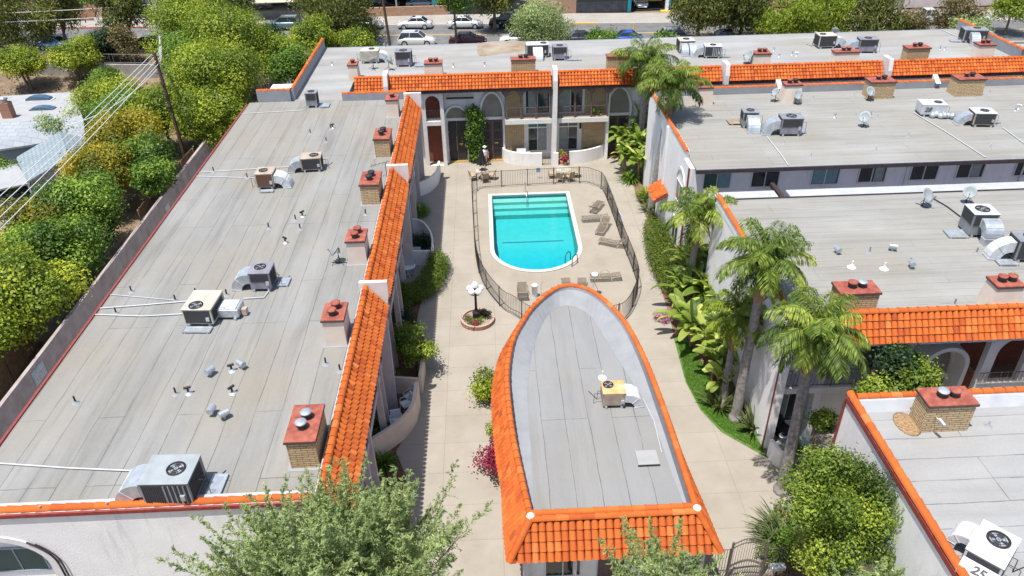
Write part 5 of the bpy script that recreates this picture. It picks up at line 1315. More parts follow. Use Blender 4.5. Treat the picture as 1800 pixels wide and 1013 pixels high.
# ---------------- right front building (over the side courtyard)
RF = thing('apartment_building', 'right hand apartment building with orange tiles over arches and a balcony beside the palms', 'building', (24, 31.5, 0))
part(RF, 'wall', MB().box(12.5, 38.0, 26.7, 36.9, 0, 6.98), 'stucco', world=True)
part(RF, 'side_wall', MB().box(12.3, 12.49, 25.35, 37.0, 0, 7.0), 'stucco', world=True)
part(RF, 'side_wall', MB().box(12.49, 12.72, 25.35, 25.6, 0, 6.3), 'stucco', world=True)
part(RF, 'wall_trim', MB().box(12.25, 12.297, 25.33, 25.39, 0, 6.9), 'fascia_red', world=True)
part(RF, 'roof', MB().box(12.5, 38.2, 25.75, 37.0, 7.0, 7.1), 'roof_right', world=True)
part(RF, 'roof_edge', MB().box(12.3, 38.2, 37.0, 37.08, 6.9, 7.16), 'fascia_dark', world=True)
part(RF, 'walkway_cover', MB().box(12.6, 16.6, 38.5, 39.85, 6.08, 6.18), 'membrane_light', world=True)
part(RF, 'walkway_cover', MB().box(17.3, 38.2, 38.5, 39.85, 6.08, 6.18), 'membrane_light', world=True)
part(RF, 'cover_strut', MB().box(16.8, 17.05, 37.3, 41.3, 5.85, 6.1), 'fascia_dark', world=True)
part(RF, 'parapet', MB().box(12.28, 12.5, 25.6, 36.8, 7.0, 7.48), 'stucco', world=True)
mb = MB(); cap_run(mb, [(12.36, 36.8, 7.48), (12.36, 24.9, 7.48)], .13, .42, 8); part(RF, 'parapet_tiles', mb, 'tile_orange', world=True)
mansard(RF, [((12.7, 25.6, 7.44), (38, 25.6, 7.44), (12.6, 24.8, 6.42), (38, 24.8, 6.42), 4, 51)])
part(RF, 'eave_fascia', MB().box(12.6, 38, 24.88, 25.0, 6.20, 6.38), 'fascia_dark', world=True)
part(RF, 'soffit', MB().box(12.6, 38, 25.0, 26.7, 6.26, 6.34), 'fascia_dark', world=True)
mb = MB()
mb.box(12.9, 37.9, 24.874, 24.878, 6.21, 6.30)
for k in range(58): xx = 13.0+k*.43; mb.box(xx, xx+.08, 24.84, 24.876, 6.22, 6.29)
part(RF, 'rafter_ends', mb, 'stucco_trim', world=True)
part(RF, 'balcony_slab', MB().box(12.75, 17.2, 25.7, 26.7, 3.0, 3.3), 'stucco_trim', world=True)
mb = MB(); railing(mb, [(12.8, 25.8), (17.2, 25.8)], .95, 3.3, .16, .014, .025, 2.0); part(RF, 'balcony_railing', mb, 'iron_brown', world=True)
part(RF, 'brick_panel', MB().box(14.9, 16.0, 26.6, 26.69, 3.3, 6.2), 'brick_tan', world=True)
window(RF, (12.95, 26.69, .5), 1.4, 2.2, '-y', 'glass_dark', 'stucco', 1, curtain=(.1, .5, 'curtain'))
window(RF, (16.4, 26.69, 3.4), 1.7, 2.3, '-y', 'glass_grey', 'stucco', 1)
part(RF, 'stucco_pier', MB().box(14.45, 14.75, 25.9, 26.69, 0, 6.2), 'stucco', world=True)
part(RF, 'stucco_pier', MB().box(17.3, 17.55, 25.8, 26.69, 0, 6.2), 'stucco', world=True)
door_arch(RF, 19.95, .85, 2.9, 3.6, 1.2, 26.69, True)
mb = MB(); aa = arch_in(19.95, .86, .05, 4.2, .88)
mb.prism([(18.9, 0), (21.0, 0), (21.0, 4.2)] + arc_pts(19.95, 4.2, 1.05, 1.08, 0, 180, 16)[1:-1] + [(18.9, 4.2)], [aa], lambda x, z: (x, 25.7, z), (0, .95, 0)); part(RF, 'porch_arch', mb, 'stucco_trim', world=True)
hol = [arch_in(22.42+1.75*k, .68, 3.55, 5.1, .85) for k in range(8)] + [[(21.74+1.75*k, .1), (23.10+1.75*k, .1), (23.10+1.75*k, 2.9), (21.74+1.75*k, 2.9)] for k in range(8)]
mb = MB(); mb.prism([(21.3, 0), (36.0, 0), (36.0, 6.24), (21.3, 6.24)], hol, lambda x, z: (x, 25.3, z), (0, .3, 0)); part(RF, 'arcade', mb, 'stucco_trim', world=True)
part(RF, 'brick_panel', MB().box(21.02, 36, 26.6, 26.69, 0, 6.2), 'brick_dark_red', world=True)
part(RF, 'balcony_floor', MB().box(21.76, 36, 25.61, 26.58, 3.2, 3.5), 'brick_tan', world=True)
mb = MB(); railing(mb, [(21.3, 25.24), (36, 25.24)], .62, 3.55, .16, .013, .025, 0); part(RF, 'balcony_railing', mb, 'iron_brown', world=True)
chimney(RF, 14.4, 16.03, 25.75, 26.65, 7.08, 8.35, 'brick', 2, 0, 'x', ['cap_red', 'galvanised'])
chimney(RF, 21.0, 22.1, 25.75, 26.55, 7.08, 8.4, 'stucco', 2, .12, 'x', ['cap_red', 'cap_red'])

# ---------------- bottom right building
BRB = thing('apartment_building', 'near right hand building with a pale flat roof behind an orange capped parapet', 'building', (25, 12, 0))
part(BRB, 'wall', MB().box(12.95, 38, 2.0, 20.3, 0, 6.98), 'stucco', world=True)
part(BRB, 'side_wall', MB().box(12.7, 12.94, 2.0, 20.55, 0, 7.46), 'stucco', world=True)
part(BRB, 'roof', MB().box(12.95, 38, 2.0, 20.28, 7.0, 7.1), 'roof_corner', world=True)
part(BRB, 'parapet', MB().box(12.95, 38, 20.3, 20.55, 6.9, 7.46), 'membrane_light', world=True)
part(BRB, 'parapet_flashing', MB().hexa([(12.96, 19.95, 7.102), (38, 19.95, 7.102), (38, 20.29, 7.102), (12.96, 20.29, 7.102)], [(12.96, 20.2, 7.45), (38, 20.2, 7.45), (38, 20.29, 7.45), (12.96, 20.29, 7.45)]), 'membrane_light', world=True)
mb = MB(); cap_run(mb, [(12.78, 20.6, 7.48), (12.78, 3.0, 7.48)], .14, .42, 8); part(BRB, 'parapet_tiles', mb, 'tile_orange', world=True)
mb = MB(); cap_run(mb, [(12.95, 20.42, 7.46), (38, 20.42, 7.46)], .13, .42, 8); part(BRB, 'parapet_tiles', mb, 'tile_orange', world=True)
part(BRB, 'wall_trim', MB().box(12.62, 12.69, 20.5, 20.58, 0, 7.3), 'fascia_red', world=True)
part(BRB, 'parapet_trim', MB().box(12.64, 12.695, 3.0, 20.5, 7.2, 7.4), 'fascia_red', world=True)
chimney(BRB, 14.62, 16.25, 18.86, 19.72, 7.08, 8.35, 'brick', 2, 0, 'x', ['galvanised', 'cap_red'])
mb = MB(); mb.ball((14.35, 19.3, 7.1), .42, .62, .06, 14, 6); solo('debris_pile', mb, 'brown_debris', 'low heap of brown debris at the left foot of the near brick chimney', 'debris')

# ---------------- the low building with the rounded end
CB = thing('clubhouse', 'low central building with a rounded far end, steep orange tile skirt and sunken grey roof', 'building', (3.9, 24, 0))
RID = smooth_line([(1.02, 18.35), (.78, 20.4), (.56, 22.5), (.45, 24.8), (.47, 26.8), (.80, 28.9), (1.30, 30.3), (1.90, 31.6), (2.75, 32.8), (3.5, 33.45), (4.27, 33.5), (5.09, 32.9), (5.79, 31.66), (6.37, 29.9), (6.74, 27.41), (6.92, 24.45), (6.99, 21.42), (7.02, 18.38)], 4)
def offset_line(pts, e):
    out = []; n = len(pts)
    for i in range(n):
        a = Vector(pts[max(0, i-1)]); b = Vector(pts[min(n-1, i+1)]); d = (b-a).normalized(); s_ = e(i/(n-1)) if callable(e) else e
        out.append((pts[i][0] - d.y*s_, pts[i][1] + d.x*s_))
    return out
EAVE_OFF = lambda u: (.60 if u < .45 else .42) + .28*max(0, 1-min(u, 1-u)/.07)
EAV = offset_line(RID, EAVE_OFF); EAV[0] = (.20, 17.5); EAV[-1] = (7.76, 17.5)
def resample(pts, n):
    P = [Vector(p) for p in pts]; L = [0]
    for i in range(len(P)-1): L.append(L[-1]+(P[i+1]-P[i]).length)
    out = []; j = 0
    for k in range(n+1):
        s_ = L[-1]*k/n
        while j < len(P)-2 and L[j+1] < s_: j += 1
        out.append(P[j].lerp(P[j+1], min(1, max(0, (s_-L[j])/(L[j+1]-L[j])))))
    return out
K = len(RID)-1; NT = 160
ra = resample(RID, NT*2); ea = resample(EAV, NT*2)
cols_ = []
for k in range(NT):
    p, q = ra[2*k+1], ea[2*k+1]; d = (ea[2*k+2]-ea[2*k]).normalized(); cols_.append(((p.x, p.y, 4.16), (q.x, q.y, 2.98), (d.x, d.y, 0), 0))
mb = MB(); tile_cols(mb, cols_, 4, .125, 71); tr_ = part(CB, 'tile_roof', mb, 'tile_orange', world=True)
# front face, hipped at both corners
NF = 28; cf = []
for k in range(NF):
    u = (k+.5)/NF; xq = .20 + (7.76-.20)*u; t0 = 0.0
    if xq < 1.02: t0 = 1-(xq-.20)/.82
    if xq > 7.02: t0 = (xq-7.02)/.74
    cf.append(((xq, 18.35, 4.16), (xq, 17.5, 2.98), (1, 0, 0), t0))
mb = MB(); tile_cols(mb, cf, 4, .13, 72); tf_ = part(CB, 'tile_roof', mb, 'tile_orange', world=True)
mb = MB(); mb.hexa([(.25, 17.55, 2.92), (7.7, 17.55, 2.92), (7.02, 18.35, 4.08), (1.02, 18.35, 4.08)], [(.25, 17.55, 2.97), (7.7, 17.55, 2.97), (7.02, 18.35, 4.14), (1.02, 18.35, 4.14)]); part(tf_, 'roof_underlay', mb, 'shaded_orange', world=True)
vs = [(*p, 4.12) for p in RID] + [(*p, 2.93) for p in EAV]; nn = len(RID)
mb = MB(); mb.add(vs, [(i, i+1, nn+i+1, nn+i) for i in range(nn-1)]); part(tr_, 'roof_underlay', mb, 'shaded_orange', world=True)
mb = MB(); cap_run(mb, [(p[0], p[1], 4.20) for p in RID], .13, .42, 73); cap_run(mb, [(1.0, 18.30, 4.20), (7.04, 18.32, 4.20)], .13, .45, 74); cap_run(mb, [(1.0, 18.55, 4.22), (7.04, 18.56, 4.22)], .12, .45, 76)
cap_run(mb, [(1.0, 18.3, 4.22), (.18, 17.42, 3.02)], .14, .34, 75); cap_run(mb, [(7.04, 18.3, 4.22), (7.80, 17.42, 3.02)], .14, .34, 77); part(tr_, 'ridge_tiles', mb, 'tile_orange', world=True)
for cx_, cy_ in ((1.02, 18.38), (7.02, 18.4)): part(tr_, 'corner_cap', MB().lathe([(.16, 0), (.15, .10), (.10, .14)], (cx_, cy_, 4.22), 10), 'stucco_trim', world=True)
INR = offset_line(RID, -.10)
DK0 = smooth_line([(RID[0][0]+.16, 18.62), (1.27, 22.06), (1.31, 25.51), (1.49, 27.27), (1.75, 28.83), (2.19, 30.46), (2.76, 31.85), (3.53, 32.57), (4.22, 32.37), (4.86, 31.60), (5.32, 29.78), (5.69, 28.05), (6.08, 26.37), (6.39, 24.75), (6.61, 22.45), (6.69, 20.44), (RID[-1][0]-.16, 18.62)], 5)
INR = [(p.x, p.y) for p in resample(INR, 80)]; DK = [(p.x, p.y) for p in resample(DK0, 80)]; INR[0] = (INR[0][0], 18.62); INR[-1] = (INR[-1][0], 18.62)
DZ = 3.58
MID = [(INR[i][0]*.93+DK[i][0]*.07, INR[i][1]*.93+DK[i][1]*.07) for i in range(len(INR))]
vs = [(*p, 4.24) for p in INR] + [(*p, DZ + .05 + .42*max(0, min(1, (p[1]-24.5)/5))) for p in MID] + [(*p, DZ+.006) for p in DK]
n8 = len(INR); mb = MB(); mb.add(vs, [(i, i+1, n8+i+1, n8+i) for i in range(n8-1)] + [(n8+i, n8+i+1, 2*n8+i+1, 2*n8+i) for i in range(n8-1)], .5, False); part(CB, 'inner_parapet', mb, 'clubhouse_membrane', world=True)
mb = MB(); mb.sheet([p for p in DK][::-1], [], DZ); part(CB, 'roof', mb, 'roof_centre', world=True)
part(CB, 'inner_parapet', MB().box(1.05, 7.0, 18.50, 18.62, DZ, 4.2), 'membrane_light', world=True)
WL = offset_line(RID, .12)
vs = [(*p, 0) for p in WL] + [(*p, 3.6) for p in WL]
mb = MB(); mb.add(vs, [(i, i+1, nn+i+1, nn+i) for i in range(nn-1)]); mb.box(.9, 7.1, 18.6, 18.75, 0, 3.5); part(CB, 'wall', mb, 'stucco', world=True)
vs = [(p[0], p[1], 2.90) for p in offset_line(RID, lambda u: EAVE_OFF(u)-.08)] + [(p[0], p[1], 2.90) for p in WL]
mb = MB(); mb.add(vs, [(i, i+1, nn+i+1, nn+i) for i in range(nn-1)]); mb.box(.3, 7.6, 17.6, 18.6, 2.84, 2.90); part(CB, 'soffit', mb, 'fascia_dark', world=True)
for x in (.75, 2.6, 5.0, 7.3): part(CB, 'porch_post', MB().box(x-.07, x+.07, 17.75, 17.89, 0, 2.84), 'stucco_pink', world=True)
window(CB, (1.6, 18.59, .6), 1.3, 1.8, '-y', 'glass_dark', 'stucco_trim', 1); window(CB, (5.4, 18.59, .6), 1.3, 1.8, '-y', 'glass_dark', 'stucco_trim', 1)
part(CB, 'door', MB().box(3.6, 4.6, 18.52, 18.59, .02, 2.2), 'door_plum', world=True)
ht_ = part(CB, 'roof_hatch', MB().box(5.45, 6.30, 21.2, 21.98, DZ+.002, DZ+.075), 'hatch_grey', world=True)
part(ht_, 'hatch_edge', MB().box(5.44, 6.31, 21.16, 21.198, DZ+.002, DZ+.08), 'fascia_dark', world=True)

# ---------------- neighbours on the left
NH = thing('house', 'white low roofed house with skylights and a red brick chimney beyond the trees', 'house', (-40, 66, 0))
A0, A1, A2, A3 = Vector((-48.84, 70.37, 3.3)), Vector((-38.56, 71.29, 3.3)), Vector((-33.91, 62.94, 3.75)), Vector((-44.02, 62.02, 3.75))
mb = MB(); mb.hexa([A3-Vector((0,0,.2)), A2-Vector((0,0,.2)), A1-Vector((0,0,.2)), A0-Vector((0,0,.2))], [A3, A2, A1, A0]); part(NH, 'roof', mb, 'house_white', world=True)
B0, B1 = Vector((-42.15, 57.95, 2.7)), Vector((-33.37, 61.35, 2.7))
mb = MB(); mb.hexa([B0-Vector((0,0,.15)), B1-Vector((0,0,.15)), A2-Vector((0,0,.2)), A3-Vector((0,0,.2))], [B0, B1, A2-Vector((0,0,.01)), A3-Vector((0,0,.01))]); part(NH, 'roof', mb, 'shingle_white', world=True, label='pale shingled roof slope')
mb = MB(); e = Vector((.3, .3, 0)); mb.hexa([(B0.x+.4, B0.y+.5, 0), (B1.x-.4, B1.y+.5, 0), (A1.x-.4, A1.y-.5, 0), (A0.x, A0.y-.5, 0)], [(B0.x+.4, B0.y+.5, 2.45), (B1.x-.4, B1.y+.5, 2.45), (A1.x-.4, A1.y-.5, 3.0), (A0.x, A0.y-.5, 3.0)]); part(NH, 'wall', mb, 'house_blue', world=True)
for (px, py) in (((-40.39, 68.82)), ((-38.66, 65.86))):
    mb = MB()
    pr_ = [(-1.15, 0), (-1.0, .22), (-.5, .38), (0, .43), (.5, .38), (1.0, .22), (1.15, 0)]
    mb.prism([(px+a, 3.45+b) for a, b in pr_], [], lambda x, z: (x, py-.35, z), (0, .7, 0)); sk_ = part(NH, 'skylight', mb, 'glass_blue', world=True)
    part(sk_, 'skylight_curb', MB().box(px-1.25, px+1.25, py-.45, py+.45, 3.35, 3.5), 'duct_white', world=True)
px, py = (-36.71, 62.53); sk_ = part(NH, 'skylight', MB().hexa([(px-.55, py-.5, 3.5), (px+.55, py-.5, 3.5), (px+.55, py+.5, 3.7), (px-.55, py+.5, 3.7)], [(px-.2, py-.15, 3.78), (px+.2, py-.15, 3.78), (px+.2, py+.15, 3.85), (px-.2, py+.15, 3.85)]), 'glass_blue', world=True)
part(sk_, 'skylight_curb', MB().box(px-.65, px+.65, py-.6, py+.6, 3.2, 3.55), 'duct_white', world=True)
px, py = (-40.41, 63.80); mb = MB().box(px-.42, px+.42, py-.35, py+.35, 3.2, 5.0); ch_ = part(NH, 'chimney', mb, 'brick_red', world=True)
part(ch_, 'chimney_cap', MB().lathe([(.3, 0), (.3, .25), (.4, .28), (.1, .42)], (px, py, 5.0), 8), 'galvanised', world=True)
SH = thing('garden_outbuilding', 'grey blue outbuilding with a light blue shingled gable roof', 'outbuilding', (-34, 55, 0))
rB, rE = Vector((-33.91, 58.84, 4.1)), Vector((-30.86, 53.73, 4.1))
lA, lF = Vector((-37.20, 57.54, 2.6)), Vector((-34.04, 52.78, 2.6)); rC, rD = Vector((-32.16, 59.37, 3.3)), Vector((-31.10, 55.72, 3.3))
dz = Vector((0, 0, -.12))
mb = MB().hexa([lF+dz, rE+dz, rB+dz, lA+dz], [lF, rE, rB, lA]); part(SH, 'roof', mb, 'shingle_blue', world=True)
mb = MB().hexa([rE+dz, rD+dz, rC+dz, rB+dz], [rE, rD, rC, rB]); part(SH, 'roof', mb, 'shingle_blue', world=True)
lf, le, ld = lF.lerp(lA, .06), rE.lerp(rB, .06), rD.lerp(rC, .06); lf2, lb2, lc2 = lA.lerp(lF, .06), rB.lerp(rE, .06), rC.lerp(rD, .06)
mb = MB(); lf = lf.lerp(le, .06); ld = ld.lerp(le, .08); lf2 = lf2.lerp(lb2, .06); lc2 = lc2.lerp(lb2, .08)
vs = [(lf.x, lf.y, 0), (ld.x, ld.y, 0), (lc2.x, lc2.y, 0), (lf2.x, lf2.y, 0), (lf.x, lf.y, lf.z-.1), (ld.x, ld.y, ld.z-.1), (lc2.x, lc2.y, lc2.z-.1), (lf2.x, lf2.y, lf2.z-.1), (le.x, le.y, le.z-.15), (lb2.x, lb2.y, lb2.z-.15)]
mb.add(vs, [(0, 1, 5, 8, 4), (1, 2, 6, 5), (2, 3, 7, 9, 6), (3, 0, 4, 7)]); part(SH, 'wall', mb, 'house_blue', world=True)
PC = thing('patio_cover', 'white flat roofed patio cover left of the blue outbuilding', 'patio cover', (-36.32, 54.18, 0))
q = [Vector((-39.88, 55.29, 2.5)), Vector((-36.63, 56.51, 2.5)), Vector((-33.88, 52.78, 2.5)), Vector((-37.46, 50.89, 2.5))]
part(PC, 'roof', MB().hexa([v+Vector((0,0,-.12)) for v in (q[3], q[2], q[1], q[0])], [q[3], q[2], q[1], q[0]]), 'house_white', world=True)
for v in (q[2], q[3], q[1]): part(PC, 'post', MB().box(v.x-.35, v.x-.23, v.y+.2, v.y+.32, 0, 2.38), 'white_paint', world=True)
mb = MB(); mb.sheet([(-41.04, 55.57), (-36.57, 57.26), (-32.28, 50.86), (-33.13, 48.38), (-36.12, 46.62)], [], .02); struct('patio_slab', mb, 'concrete')
mb = MB(); railing(mb, [(-36.38, 50.04), (-35.07, 51.34), (-33.80, 52.51)], 1.5, 0.02, .9, .018, .028, 1.5, .035, .06); solo('patio_fence', mb, 'black_iron', 'thin metal patio fence beside the two dark chairs at the left edge', 'fence')
for i, (px, py, rz, lb) in enumerate(((-37.93, 55.32, R(20), 'dark patio swivel chair at the left edge on the pale slab'), (-35.94, 55.66, R(-160), 'dark patio chair nearest the wall of the blue outbuilding'))):
    t = thing('patio_chair', lb, 'chair', (px, py, .03), rz, 'dark patio chairs')
    part(t, 'seat', MB().box(-.3, .3, -.3, .3, .40, .46), 'black_fabric'); part(t, 'backrest', MB().hexa([(-.3, .28, .46), (.3, .28, .46), (.3, .33, .46), (-.3, .33, .46)], [(-.3, .42, 1.05), (.3, .42, 1.05), (.3, .47, 1.05), (-.3, .47, 1.05)]), 'black_fabric')
    mb = MB(); mb.tube([(0, 0, .08), (0, 0, .4)], .03, 6)
    for k in range(4): a = k*math.pi/2; mb.tube([(0, 0, .1), (.3*math.cos(a), .3*math.sin(a), .02)], .02, 5)
    for s_ in (-1, 1): mb.tube([(s_*.32, .3, .66), (s_*.32, -.25, .66), (s_*.32, -.25, .42)], .018, 5)
    part(t, 'frame', mb, 'black_iron')
mb = MB(); mb.box(-23.2, -23.0, 12, 61, 0, 2.6); t = solo('boundary_wall', mb, 'block_wall', 'long mauve grey block wall along the left side of the roof, below the trees', 'wall')
mb = MB(); mb.box(-22.995, -22.96, 30.2, 31.3, 1.55, 2.35)
for k in range(5): mb.box(-22.96, -22.94, 30.25, 31.25, 1.6+k*.15, 1.68+k*.15)
part(t, 'wall_vent', mb, 'galvanised'); mb = MB(); mb.box(-22.995, -22.96, 49.2, 50.0, 1.3, 1.9); part(t, 'wall_vent', mb, 'galvanised')
def plank_fence(label, p, q, h, z=0.0):
    p, q = Vector((*p, 0)), Vector((*q, 0)); n = max(2, int((q-p).length/.16)); d = (q-p).normalized(); s_ = Vector((-d.y, d.x, 0)); t = thing('wooden_fence', label, 'fence', (p.x, p.y, z), 0, 'plank fences beside the left trees'); mb = MB(); rg = random.Random(3)
    for i in range(n):
        a = d*((q-p).length*i/n); b = d*((q-p).length*(i+.93)/n); hh = h + rg.uniform(-.04, .03)
        mb.hexa([a, b, b+s_*.025, a+s_*.025], [a+Vector((0,0,hh)), b+Vector((0,0,hh)), b+s_*.025+Vector((0,0,hh)), a+s_*.025+Vector((0,0,hh))], rg.random())
    part(t, 'planks', mb, 'fence_wood'); k = int((q-p).length/2.4)
    for i in range(k+1): a = d*((q-p).length*i/k)-s_*.06; part(t, 'post', MB().box(a.x-.045, a.x+.045, a.y-.045, a.y+.045, 0, h), 'fence_wood')
    return t
plank_fence('weathered brown plank fence under the lime tree at the left edge', (-25.51, 29.22), (-26.24, 36.12), 1.9)
plank_fence('grey plank fence between the leaning pole and the long wall', (-24.6, 48.5), (-24.2, 59.5), 2.1)
mb = MB(); c0 = Vector((-50.33, 86.09, 0)); c1 = Vector((-20.99, 82.01, 0))
mb.hexa([c0, c1, c1+Vector((0, .3, 0)), c0+Vector((0, .3, 0))], [v+Vector((0, 0, 1.9)) for v in (c0, c1, c1+Vector((0, .3, 0)), c0+Vector((0, .3, 0)))])
t = solo('retaining_wall', mb, 'retaining_concrete', 'stained concrete retaining wall below the street bank', 'wall')
mb = MB(); railing(mb, [(c0.x, c0.y+.45), (c1.x, c1.y+.45)], 1.0, 1.9, 1.2, .015, .02, 2.4, .028); solo('chain_fence', mb, 'ac_grey', 'thin metal fence standing along the top of the concrete retaining wall', 'fence')
mb = MB(); mb.sheet([(c0.x-3, c0.y-2.2), (c1.x, c1.y-1.6), (c1.x, c1.y), (c0.x-3, c0.y)], [], .004); struct('footpath', mb, 'sidewalk')

# ---------------- across the street
def yfar(x): return FAR[0][1] + (FAR[1][1]-FAR[0][1])*(x-FAR[0][0])/(FAR[1][0]-FAR[0][0])
Z1 = STZ + .14
P1 = thing('parking_structure', 'dark open carport behind a low brick wall across the street', 'building', (-9, 108, Z1))
x0, x1 = -16.0, 2.5; y0 = yfar(-6)+5.3
part(P1, 'brick_wall', MB().box(x0, -4.7, y0-.3, y0, Z1, Z1+1.15), 'brick_far', world=True)
part(P1, 'floor', MB().box(x0, x1, y0+.01, y0+9, Z1-.1, Z1+.01), 'asphalt', world=True)
part(P1, 'back_wall', MB().box(x0, x1, y0+9, y0+9.3, Z1, Z1+4), 'shop_dark', world=True)
part(P1, 'roof', MB().box(x0, x1, y0+.6, y0+9.3, Z1+3.2, Z1+3.6), 'commercial_grey', world=True)
part(P1, 'column', MB().box(-6.7, -6.1, y0+.05, y0+.6, Z1, Z1+3.2), 'teal_paint', world=True); part(P1, 'column', MB().box(-11.5, -11.3, y0+.05, y0+.3, Z1, Z1+3.2), 'house_white', world=True)
P2 = thing('commercial_building', 'grey and brick building behind the street tree and the dark pickup', 'building', (2, 108, Z1)); part(P2, 'wall', MB().box(-4.4, 5.2, y0-.2, y0+.04, Z1, Z1+1.6), 'shop_dark', world=True)
part(P2, 'wall', MB().box(-4.4, 5.2, y0+.05, y0+6, Z1, Z1+6), 'commercial_grey', world=True, label='upper grey stucco wall')
P3 = thing('commercial_building', 'dark panelled building with teal posts and two garage openings across the street', 'building', (18, 108, Z1)); y3 = yfar(18)+6.0
part(P3, 'brick_wall', MB().box(9.6, 12.3, y3-.3, y3, Z1, Z1+1.8), 'brick_far', world=True); part(P3, 'wall', MB().box(9.6, 12.3, y3+.01, y3+.5, Z1+1.8, Z1+5), 'house_white', world=True)
part(P3, 'panel_wall', MB().box(12.35, 19.0, y3-.3, y3, Z1, Z1+1.3), 'shop_dark', world=True); part(P3, 'shop_window', MB().box(12.35, 19.0, y3-.2, y3-.02, Z1+1.32, Z1+5), 'glass_dark', world=True)
for x in (19.1, 24.4): part(P3, 'post', MB().box(x, x+.45, y3-.4, y3, Z1, Z1+5), 'teal_paint', world=True)
part(P3, 'garage_interior', MB().box(19.6, 24.3, y3+.5, y3+8, Z1-.05, Z1+.02), 'rubber', world=True); part(P3, 'garage_interior', MB().box(19.6, 31, y3+8, y3+8.2, Z1, Z1+5), 'rubber', world=True); part(P3, 'garage_interior', MB().box(25, 31, y3+.5, y3+8, Z1-.05, Z1+.02), 'rubber', world=True)
part(P3, 'roof', MB().box(9.6, 44, y3-.2, y3+8, Z1+5.0, Z1+5.4), 'commercial_grey', world=True); part(P3, 'wall', MB().box(31, 44, y3-.3, y3+2, Z1, Z1+5), 'brick_far', world=True)
part(P3, 'gate_arm', MB().tube([(20.4, y3+1, Z1+1), (23.9, y3+1, Z1+1.05)], .05, 5), 'line_yellow', world=True); part(P3, 'ticket_booth', MB().box(24.0, 24.35, y3-1.2, y3-.6, Z1, Z1+2.3), 'sign_white', world=True)
part(P3, 'island_kerb', MB().box(23.4, 25.3, y3-1.4, y3-.5, Z1, Z1+.16), 'yellow_paint', world=True)
P4 = thing('commercial_building', 'building with a beige awning at the top left across the street', 'building', (-27, 108, Z1)); y4 = yfar(-27)+4.6
part(P4, 'wall', MB().box(-40, -17.5, y4, y4+8, Z1, Z1+5), 'commercial_grey', world=True); part(P4, 'shop_window', MB().box(-33, -21, y4-.04, y4-.005, Z1+.8, Z1+2.6), 'glass_dark', world=True)
part(P4, 'awning', MB().hexa([(-31, y4-2.2, Z1+2.3), (-24, y4-2.2, Z1+2.3), (-24.6, y4-.05, Z1+3.3), (-30.4, y4-.05, Z1+3.3)], [(-31, y4-2.2, Z1+2.36), (-24, y4-2.2, Z1+2.36), (-24.6, y4-.05, Z1+3.36), (-30.4, y4-.05, Z1+3.36)]), 'shade_beige', world=True)
P5 = thing('commercial_building', 'white cornered building at the top left behind the red kerb', 'building', (-46, 114, Z1)); part(P5, 'wall', MB().box(-46.5, -41, yfar(-44)+5.2, yfar(-44)+14, Z1, Z1+3), 'house_white', world=True)
part(P5, 'base_wall', MB().box(-46, -40.9, yfar(-44)+5.0, yfar(-44)+5.19, Z1, Z1+1), 'shop_dark', world=True)
P6 = thing('shop_building', 'pink brick building behind the right hand street trees', 'building', (50, 106, Z1)); part(P6, 'wall', MB().box(44.3, 75, yfar(50)+6, yfar(50)+14, Z1, Z1+4.5), 'stucco_pink', world=True)
part(P6, 'shop_window', MB().box(49, 53, yfar(50)+5.93, yfar(50)+5.99, Z1+.3, Z1+3), 'glass_dark', world=True); part(P6, 'roof', MB().box(44, 75.3, yfar(50)+5.7, yfar(50)+14, Z1+4.5, Z1+4.8), 'commercial_grey', world=True)

# ================================================================ THINGS ON THE ROOFS
RZ = 7.1
# left roof
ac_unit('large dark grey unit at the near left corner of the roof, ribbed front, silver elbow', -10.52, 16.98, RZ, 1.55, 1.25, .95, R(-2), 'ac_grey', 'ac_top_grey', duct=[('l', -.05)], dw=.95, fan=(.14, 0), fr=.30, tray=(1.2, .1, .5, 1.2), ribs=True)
ac_unit('cream boxy unit with a brown fan in the middle of the left roof', -12.57, 26.93, RZ, 1.25, 1.5, .75, R(-4), 'ac_cream', 'ac_cream', duct=None, fan=(-.08, -.28), fr=.30, tray=(0, -1.05, 1.2, .4))
t = thing('plenum_box', 'long silver duct box linked to the right side of the cream unit', 'duct box', (-11.60, 27.79, RZ), R(-3))
part(t, 'box', MB().box(-.75, .62, -.42, .42, .12, .50), 'galvanised', bevel=.03); part(t, 'lid', MB().box(-.6, .5, -.36, .36, .501, .54), 'duct_white'); part(t, 'support_skid', MB().box(-.6, -.5, -.5, .5, 0, .118), 'galvanised'); part(t, 'support_skid', MB().box(.4, .5, -.5, .5, 0, .118), 'galvanised'); part(t, 'valve_box', MB().box(.64, .86, -.15, .1, .05, .35), 'ac_tan')
ac_unit('dark grey unit with a silver stepped duct on its left, mid left roof', -10.55, 29.53, RZ, .95, 1.0, .85, R(-2), 'ac_purple', 'ac_purple', duct=[('l', 0)], dw=.8, fan=(-.05, .05), fr=.26, front='split', tray=(.85, .2, .5, .7))
ac_unit('brown fronted tan unit with a white ribbed duct on its right, left roof', -12.83, 40.37, RZ, 1.0, 1.0, .85, R(0), 'ac_tan', 'ac_tan', coil='coil_brown', duct=[('r', -.05)], duct_mat='duct_white', dw=.8, fan=(-.1, 0), fr=.25, tray=(.1, -.8, .8, .3))
ac_unit('tan unit with a grey elbow on its left, beyond the brown fronted one', -10.59, 42.61, RZ, 1.2, .95, .75, R(4), 'ac_tan', 'ac_tan', duct=[('l', -.05)], dw=.85, fan=(.15, 0), fr=.27)
ac_unit('small grey unit with a tall housing at the far end of the left roof', -12.60, 53.94, RZ, .8, .8, .95, R(0), 'ac_grey', 'ac_grey', front='split', duct=None, fan=(0, 0), fr=.24, tray=(.85, -.1, .7, .8), conduit=False)
